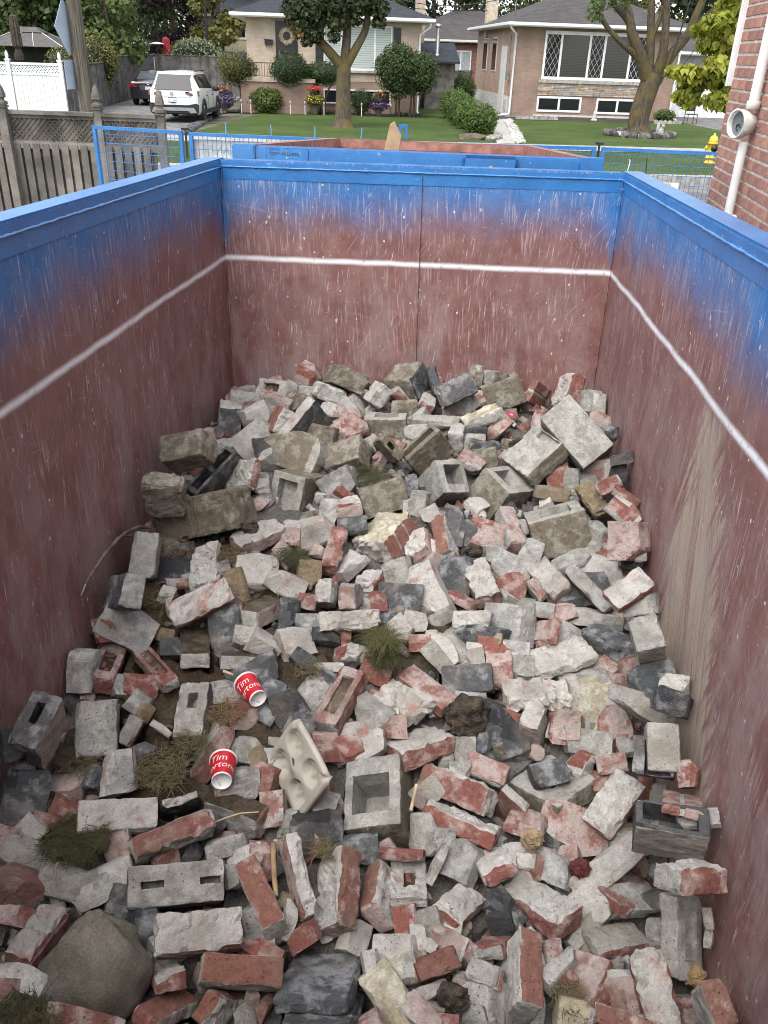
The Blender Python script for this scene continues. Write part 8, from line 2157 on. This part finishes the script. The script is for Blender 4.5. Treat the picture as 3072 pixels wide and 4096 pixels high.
# ---- black sedan further up
sed = thing('parked_car', 'black saloon car parked at the far end of the driveway', 'car', SP(-7.75, 43.6, .01), A5 + math.radians(1.0))
PB = car_paint('black_car_paint', (.008, .008, .010), .18)
st = [S(0.0, .74, .40, .90, .93, .70), S(.05, .84, .30, .97, 1.00, .74), S(.35, .875, .26, .98, 1.03, .74), S(.62, .88, .24, .98, 1.06, .70), S(.95, .885, .24, .97, 1.24, .62), S(1.35, .885, .24, .96, 1.40, .60), S(1.9, .885, .24, .95, 1.445, .60), S(2.5, .885, .24, .93, 1.42, .59), S(3.25, .885, .24, .92, 1.00, .68), S(4.1, .86, .26, .84, .90, .68), S(4.5, .70, .34, .62, .64, .55)]
gl = {(i, r) for i in (4, 5, 6, 7) for r in (4,)}
finish(loft(st, gl, 0), 'body', [PB, CGLASS, CLAD], sed)
quadp(sed, 'rear_window', [(-.60, .60, 1.07), (.60, .60, 1.07), (.50, 1.30, 1.40), (-.50, 1.30, 1.40)], NT('dark_reflective_glass').done((.02, .025, .025), .06, .0, .5), .015)
for s in (-1, 1):
    quadp(sed, 'tail_light', [(s * .86, .06, .92), (s * .52, -.01, .86), (s * .50, -.01, .78), (s * .86, .06, .76)], TAIL, .03)
    mb = MB(); mb.box(s * .60 - .09, s * .60 + .09, -.02, .0, .36, .39); mb.build('reflector', TAIL, sed)
    for yy in (.92, 3.55): wheel(sed, s * .78, yy, .315, .20)
    mb = MB(); mb.lathe([(.001, -.09), (.07, -.07), (.09, 0), (.07, .07), (.001, .09)], 10, 0, Matrix.Translation((s * .97, 2.75, .98)) @ Matrix.Scale(1.3, 4, (1, 0, 0))); mb.build('mirror', PB, sed)
quadp(sed, 'rear_bumper', [(-.84, .03, .60), (.84, .03, .60), (.80, .03, .30), (-.80, .03, .30)], PB, .06)
quadp(sed, 'plate_recess', [(-.42, -.006, .86), (.42, -.006, .86), (.36, -.006, .64), (-.36, -.006, .64)], mat('recess_grey', (.045, .045, .05), .4), .006)
plate(sed, .0, .74, -.015, 9)
M = Matrix.Translation((0, -.012, .915)) @ Matrix.Rotation(math.pi / 2, 4, 'X') @ Matrix.Scale(1.6, 4, (1, 0, 0))
mb = MB(); mb.lathe([(.032, 0), (.045, .0), (.045, .012), (.032, .012), (.032, 0)], 18, 0, M); mb.bar((-.028, -.02, .935), (-.018, -.02, .895), .010, .008); mb.bar((.018, -.02, .935), (.028, -.02, .895), .010, .008); mb.bar((-.024, -.02, .912), (.024, -.02, .918), .010, .008); mb.build('badge', CHROME, sed)
mb = MB(); mb.box(-.58, -.36, -.012, -.004, .905, .922); mb.build('model_badge', CHROME, sed)
mb = MB(); mb.box(-.60, .60, .02, .06, .985, 1.0); mb.build('boot_lip', CHROME, sed)

# ================================================================ litter and growth on the pile
CR = np.array(((0.99576, 0.08871, 0.0245), (0.06232, -0.4541, -0.88877), (-0.06772, 0.88652, -0.45771)))   # view axes in the dumpster frame
def cv(v): return Vector(CR.T @ np.array(v, float))
def frame(x, y, z, pos):
    M = Matrix((x, y, z)).transposed().to_4x4(); M.translation = pos; return MD @ M
def vframe(pos): return frame(cv((1, 0, 0)), cv((0, -1, 0)), cv((0, 0, -1)), Vector(pos))

# boulder
def blob(name, rx, ry, rz, seed, egg=0.0, amp=.08, fr=2.0, nu=40, nv=26, ridge=0.0):
    vs_ = []; fs = []
    sh = Vector((seed * 3.1, seed * 1.7, seed * .9))
    for j in range(nv + 1):
        ph = math.pi * j / nv
        for i in range(nu):
            th = 2 * math.pi * i / nu
            d = Vector((math.sin(ph) * math.cos(th), -math.cos(ph), math.sin(ph) * math.sin(th)))
            k = 1 + amp * mnoise.noise(d * fr + sh) + amp * .4 * mnoise.noise(d * fr * 3 + sh)
            if ridge: k += ridge * (abs(mnoise.noise(d * fr * 2.3 + sh)) * 2 - .6) + ridge * .6 * (abs(mnoise.noise(d * fr * 5 + sh)) * 2 - .5)
            t = 1 - egg * max(0, d.y) 
            vs_.append((d.x * rx * k * t, d.y * ry * k, d.z * rz * k * t))
    for j in range(nv):
        for i in range(nu): fs.append((j * nu + i, (j + 1) * nu + i, (j + 1) * nu + (i + 1) % nu, j * nu + (i + 1) % nu))
    me = bpy.data.meshes.new(name); me.from_pydata(vs_, [], fs)
    bm = bmesh.new(); bm.from_mesh(me); bmesh.ops.remove_doubles(bm, verts=bm.verts, dist=1e-5); bmesh.ops.recalc_face_normals(bm, faces=bm.faces); bm.to_mesh(me); bm.free()
    return me
def boulder_mat():
    t = NT('boulder_stone'); co = t.coord('Object')
    n = t.noise(co, 14.0, 7.0, .7); g = t.noise(co, 150.0, 3.0, .7)
    col = t.mix(t.ramp(n, .3, .7), (.115, .103, .082), (.18, .163, .132))
    col = t.mix(t.ramp(t.noise(co, 22.0, 6.0, .75), .66, .74, 0, .8), col, (.48, .46, .42))
    gs = t.ramp(g, .3, .7, .75, 1.25, smooth=False); col = t.mix(1.0, col, t.comb(gs, gs, gs), 'MULTIPLY')
    t.bump(t.math('ADD', n, g), .5, .008); return t.done(col, .9, 0, .2)
me = blob('boulder', .128, .138, .105, 4, .30, .16, 1.9)
for p in me.polygons: p.use_smooth = True
o = link('boulder', me, None, [boulder_mat()]); o.matrix_world = vframe((.446, -3.19, -1.585)); tag(o, 'big smooth tan boulder in the left foreground', 'boulder')

# soil clods
for i, (p, r, lab) in enumerate((((1.356, -1.48, -1.315), .042, 'dark soil clod above the lumpy mortar brick'), ((1.345, -2.21, -1.545), .085, 'dark root-bound soil clod beside the dark rubble lump'), ((1.317, -3.10, -1.69), .045, 'soil clod with hanging roots at the front edge'), ((.438, -1.51, -1.255), .045, 'soil clod on the white brick near the left wall'))):
    me = blob('soil_clod', r * .9, r * .7, r * .65, 10 + i, 0, .40, 1.7, 32, 22, .05); o = link('soil_clod', me, None, [mat('clod_soil', (.060, .045, .030), .97, .45, 30.0, 1.0, 120.0)]); o.matrix_world = vframe(p); tag(o, lab, 'soil clod')

# grass clumps
def tuft(label, p, rad, n, L, m, seed, up=1.0, spread=.8, name='grass_clump'):
    rr = random.Random(seed); V = []; F = []
    for k in range(n):
        a = rr.uniform(0, 6.283); q = rad * math.sqrt(rr.random())
        x = q * math.cos(a); y = q * math.sin(a); z = rr.uniform(-.01, .012)
        l = L * rr.uniform(.5, 1.2); b = rr.uniform(0, 6.283); w = rr.uniform(.0007, .0016)
        dx = math.cos(b) * spread * rr.uniform(.3, 1.2); dy = math.sin(b) * spread * rr.uniform(.3, 1.2)
        sx, sy = -math.sin(b) * w, math.cos(b) * w
        base = len(V)
        for t_ in (0, .35, .7, 1.0):
            cx = x + dx * l * t_; cy = y + dy * l * t_; cz = z + l * (up * t_ - up * .75 * t_ * t_ * spread); ww = 1 - .75 * t_
            V += [(cx - sx * ww, cy - sy * ww, cz), (cx + sx * ww, cy + sy * ww, cz)]
        for i in range(3): F.append((base + 2 * i, base + 2 * i + 1, base + 2 * i + 3, base + 2 * i + 2))
    me = bpy.data.meshes.new(name); me.from_pydata(V, [], F); me.update()
    at = me.attributes.new('tint', 'FLOAT', 'FACE'); at.data.foreach_set('value', [v for v in [rr.random() for _ in range(n)] for _ in range(3)])
    o = link(name, me, None, [m]); o.matrix_world = MD @ Matrix.Translation(p); tag(o, label, 'grass', 'grass and root clumps on the rubble'); return o
GRN = leaf_material('tuft_green', (.055, .06, .02), (.17, .165, .065)); DRY = leaf_material('dry_grass', (.08, .065, .032), (.21, .17, .09)); ROOT = leaf_material('root_fibre', (.12, .08, .04), (.30, .21, .11)); MOS = leaf_material('moss_green', (.03, .034, .013), (.095, .095, .036))
tuft('big green grass tuft growing out of a soil clod at the centre', (1.03, -1.97, -1.44), .04, 800, .085, GRN, 1, .9, 1.1)
tuft('dark clod of grass roots under the big green tuft', (1.05, -2.03, -1.47), .06, 500, .05, MOS, 2, .8, 1.2)
for i, (p, r, n, L, m, lab) in enumerate((((.16, -1.90, -1.36), .07, 420, .07, DRY, 'dry grass clump beside the half black block'), ((.185, -1.65, -1.29), .06, 350, .06, ROOT, 'tan root mat above the dark stone by the left wall'),
    ((.37, -1.65, -1.315), .06, 350, .07, DRY, 'dry grass behind the white brick near the left wall'), ((.637, -1.62, -1.31), .06, 520, .06, MOS, 'mossy grass clump left of the red brick on end'), ((.15, -2.58, -1.50), .07, 500, .07, DRY, 'dry grass heap against the broad pale slab'),
    ((.41, -2.58, -1.53), .08, 500, .08, DRY, 'dry grass clump above the clean white brick'), ((.26, -2.87, -1.525), .085, 1100, .05, MOS, 'thick green moss clump in the left foreground'), ((.35, -3.40, -1.51), .09, 900, .06, MOS, 'green grass clump left of the tan boulder'),
    ((.934, -2.76, -1.60), .03, 160, .07, DRY, 'dry grass wisp on the tall white brick'), ((.90, -1.12, -1.165), .075, 600, .06, MOS, 'mossy grass packed in the brown channel block'), ((.19, -2.0, -1.39), .05, 260, .06, DRY, 'dry grass wisp above the frogged brick by the left wall'),
    ((.47, -2.46, -1.52), .05, 300, .06, DRY, 'dry grass below the grey block with an oval hole'), ((.79, -2.11, -1.475), .05, 260, .05, DRY, 'dry grass patch right of the upper red cup'), ((.54, -2.33, -1.505), .06, 260, .07, ROOT, 'fan of tan roots between the two red cups'), ((1.62, -3.03, -1.75), .04, 200, .06, DRY, 'dark grass in the gap at the front right'))):
    tuft(lab, p, r * 1.05, n, L * .62, m, 20 + i, .20, 1.25)

# sticks and roots
WOODB = mat('branch_wood', (.16, .12, .085), .85, .25, 20.0, .4, 60.0); PALEW = mat('split_wood', (.48, .37, .23), .8, .2, 20.0)
def stick(name, label, pts, r0, r1, m):
    n = len(pts); o = MB().tube(pts, [r0 + (r1 - r0) * i / (n - 1) for i in range(n)], 7).build(name, m); o.matrix_world = MD; tag(o, label, 'stick')
bp = [(.022, -2.153, -1.207), (.022, -2.11, -1.19), (.024, -2.068, -1.178), (.026, -1.95, -1.165), (.028, -1.834, -1.168), (.032, -1.76, -1.178), (.04, -1.66, -1.205), (.07, -1.58, -1.25)]
br_ = thing('broken_branch', 'broken branch with a split pale tip leaning on the left wall', 'branch', mat=MD)
MB().tube(bp[1:], [.0045, .0055, .006, .0065, .007, .0065, .005], 8).build('bark', WOODB, br_); MB().tube(bp[:3], [.0015, .0035, .0045], 7).build('split_tip', PALEW, br_)
MB().tube([(.03, -1.80, -1.17), (.05, -1.72, -1.21), (.06, -1.66, -1.22), (.09, -1.60, -1.24)], [.004, .003, .003, .002], 5).build('twig', WOODB, br_)
stick('root', 'thick brown root standing beside the speckled red brick', [(.792, -2.76, -1.60), (.80, -2.80, -1.602), (.815, -2.86, -1.612), (.83, -2.91, -1.625)], .009, .007, mat('root_tan', (.30, .20, .11), .85, .2, 20.0))
stick('wood_chip', 'pale wood chip beside the upper red cup', [(.503, -2.187, -1.452), (.539, -2.195, -1.458)], .006, .004, PALEW)
stick('wood_stake', 'thin wooden stake right of the upright hollow block', [(1.177, -2.55, -1.645), (1.189, -2.46, -1.625)], .006, .006, PALEW)
stick('root', 'thin curling root on the soil-covered double brick', [(.60, -2.73, -1.575), (.64, -2.71, -1.568), (.68, -2.69, -1.565), (.73, -2.67, -1.575)], .003, .0015, ROOT if False else PALEW)
stick('wood_strip', 'pale splinter lying by the wide pale bricks at the right wall', [(1.913, -1.688, -1.411), (1.925, -1.745, -1.432)], .004, .003, PALEW)
mb = MB(); mb.box(-.075, .075, -.014, .014, -.006, .010); o = mb.build('rotten_wood', mat('rotten_wood', (.06, .045, .028), .95, .4, 30.0, .8, 80.0)); tag(o, 'dark rotten wood strip on the large tilted pale block', 'wood')
o.matrix_world = frame(cv((.93, -.36, .0)).normalized(), cv((.30, .78, .55)).normalized(), cv((.93, -.36, 0)).normalized().cross(cv((.30, .78, .55)).normalized()), Vector((1.575, -.80, -1.095)))

# paper cups
CUPRED = mat('cup_red', (.50, .012, .022), .35, .06, 10.0); CUPW = mat('cup_white', (.70, .70, .68), .5, .04, 10.0)
def cup(label, pos, axis_cam, seed, spin=0.0):
    z = cv(axis_cam).normalized(); tocam = -cv((0, 0, 1)); x = (tocam - z * tocam.dot(z)).normalized(); y = z.cross(x)
    root = thing('paper_cup', label, 'paper cup', mat=frame(x, y, z, Vector(pos)) @ Matrix.Rotation(spin, 4, 'Z') @ Matrix.Translation((0, 0, -.052)))
    h, r0, r1 = .102, .0415, .0300
    R = lambda q: r0 + (r1 - r0) * q / h
    MB().lathe([(R(.004), .004), (R(h * .5), h * .5), (R(h - .006), h - .006)], 40).build('sleeve', CUPRED, root)
    MB().lathe([(r0 * .93, .002), (r0 * 1.03, -.002), (r0 * 1.06, .002), (r0 * 1.03, .0055), (r0 * .985, .006)], 40).build('rolled_rim', CUPW, root)
    MB().lathe([(r1 * 1.02, h - .0065), (r1 * 1.015, h), (r1 * .94, h), (r1 * .92, h - .006), (.0005, h - .006)], 40).build('base', CUPW, root)
    MB().lathe([(R(.004) - .001, .004), (R(h - .01) - .001, h - .01), (.001, h - .01)], 30).build('inside', CUPW, root)
    for s_, zc, sz in (('Tim', .034, .036), ('Hortons', .064, .034)):
        me = text_mesh(s_, sz, 0, 'CENTER', .25)
        bm = bmesh.new(); bm.from_mesh(me); bmesh.ops.subdivide_edges(bm, edges=[e for e in bm.edges if e.calc_length() > .006], cuts=2); bm.to_mesh(me); bm.free()
        for v in me.vertices:
            q = zc - v.co.y; th = -v.co.x / R(q); rr_ = R(q) + .0006
            v.co = (rr_ * math.cos(th), rr_ * math.sin(th), q)
        link('lettering', me, root, [CUPW])
    mb = MB()
    for k in range(8):
        if k != 4: mb.box(-.016 + k * .004, -.0138 + k * .004, .010, .0125, h - .0057, h - .0052)
    mb.build('date_print', mat('grey_ink', (.25, .26, .28), .7), root)
cup('upper red paper coffee cup lying on the rubble', (.616, -2.25, -1.475), (.55, .38, -.74), 1)
cup('lower red paper coffee cup on the long red brick', (.594, -2.56, -1.535), (.13, .34, -.93), 2)

# moulded pulp drink tray
def tray():
    n = 72; S_ = .120; V = []; idx = {}; F = []
    def hgt(u, v):
        e = (abs(u) / S_) ** 5 + (abs(v) / S_) ** 5
        rim = -.014 * max(0, min(1, (e - .72) / .28)) ** 2
        z = 0.0
        for a in (-1, 1):
            for b in (-1, 1):
                du, dv = u - a * .054, v - b * .054; r = math.hypot(du, dv); th = math.atan2(dv, du)
                w = max(0, min(1, (.047 - r) / .016)); w = w * w * (3 - 2 * w)
                z -= .028 * w * (1 - .35 * max(0, math.cos(4 * th + .8)) * min(1, r / .03))
        z += .012 * math.exp(-(u * u + v * v) / .0006)
        z -= .012 * math.exp(-((abs(u) - abs(v)) / .010) ** 2) * (1 if math.hypot(u, v) > .088 else 0)
        return z + rim
    for i in range(n + 1):
        for j in range(n + 1):
            a = -1 + 2 * i / n; b = -1 + 2 * j / n
            # square to rounded square
            k = 1.0 / max(1.0, (abs(a) ** 5 + abs(b) ** 5) ** (1 / 5))
            u, v = a * k * S_, b * k * S_
            idx[i, j] = len(V); V.append((u, v, hgt(u, v) + .0006 * mnoise.noise(Vector((u * 200, v * 200, 0)))))
    for i in range(n):
        for j in range(n):
            u = -1 + 2 * (i + .5) / n; v = -1 + 2 * (j + .5) / n
            hole = ((u - .08) / .05) ** 2 + ((v - .16) / .12) ** 2 < 1 or ((u + .34) / .08) ** 2 + ((v + .20) / .05) ** 2 < 1
            if not hole: F.append((idx[i, j], idx[i + 1, j], idx[i + 1, j + 1], idx[i, j + 1]))
    me = bpy.data.meshes.new('drink_tray'); me.from_pydata(V, [], F); me.update()
    for p in me.polygons: p.use_smooth = True
    o = link('drink_tray', me, None, [mat('moulded_pulp', (.40, .37, .32), .92, .07, 12.0, .35, 220.0)])
    md = o.modifiers.new('thick', 'SOLIDIFY'); md.thickness = .0035
    nz = cv((-.74, .02, -.67)).normalized(); upv = cv((.02, -1, .05)); upv = (upv - nz * upv.dot(nz)).normalized(); rt = upv.cross(nz)
    d1 = (upv + rt).normalized(); d2 = (upv - rt).normalized()
    o.matrix_world = frame(d1, nz.cross(d1), nz, Vector((.816, -2.53, -1.530)))
    tag(o, 'tan moulded pulp drink tray tilted up between the cups and the hollow block', 'drink tray')
tray()

# crumpled paper, foam, printed scrap
for p, r, c, lab, sd_ in (((1.546, -2.60, -1.665), .034, (.27, .195, .115), 'crumpled tan paper bag below the red bricks', 61), ((1.686, -2.665, -1.695), .030, (.085, .014, .014), 'crumpled dark red paper at the front right', 62), ((1.955, -2.95, -1.73), .030, (.28, .19, .09), 'crumpled brown paper against the right wall', 63)):
    me = blob('crumpled_paper', r, r * .9, r * .8, sd_, 0, .25, 1.6, 30, 20, .16); o = link('crumpled_paper', me, None, [mat('paper_%d' % sd_, c, .8, .2, 25.0)]); o.matrix_world = vframe(p); tag(o, lab, 'paper')
me = blob('foam_piece', .036, .012, .012, 71, 0, .12, 2.0, 20, 14)
for p in me.polygons: p.use_smooth = True
o = link('foam_piece', me, None, [mat('pale_foam', (.60, .54, .32), .8, .1, 40.0)]); o.matrix_world = vframe((1.955, -.87, -1.15)) @ Matrix.Rotation(-.5, 4, 'Z'); tag(o, 'pale yellow foam piece beside the right wall', 'foam')
ls = thing('printed_scrap', 'small red printed scrap with a white letter between blocks', 'scrap', mat=vframe((1.53, -.50, -1.085)) @ Matrix.Rotation(-.35, 4, 'Z'))
MB().box(-.022, .022, -.011, .011, -.002, 0).build('film', mat('magenta_film', (.40, .012, .07), .4), ls)
me = text_mesh('E', .020); me.transform(Matrix.Translation((0, 0, .001)) @ Matrix.Rotation(math.pi / 2, 4, 'Z')); link('lettering', me, ls, [CUPW])
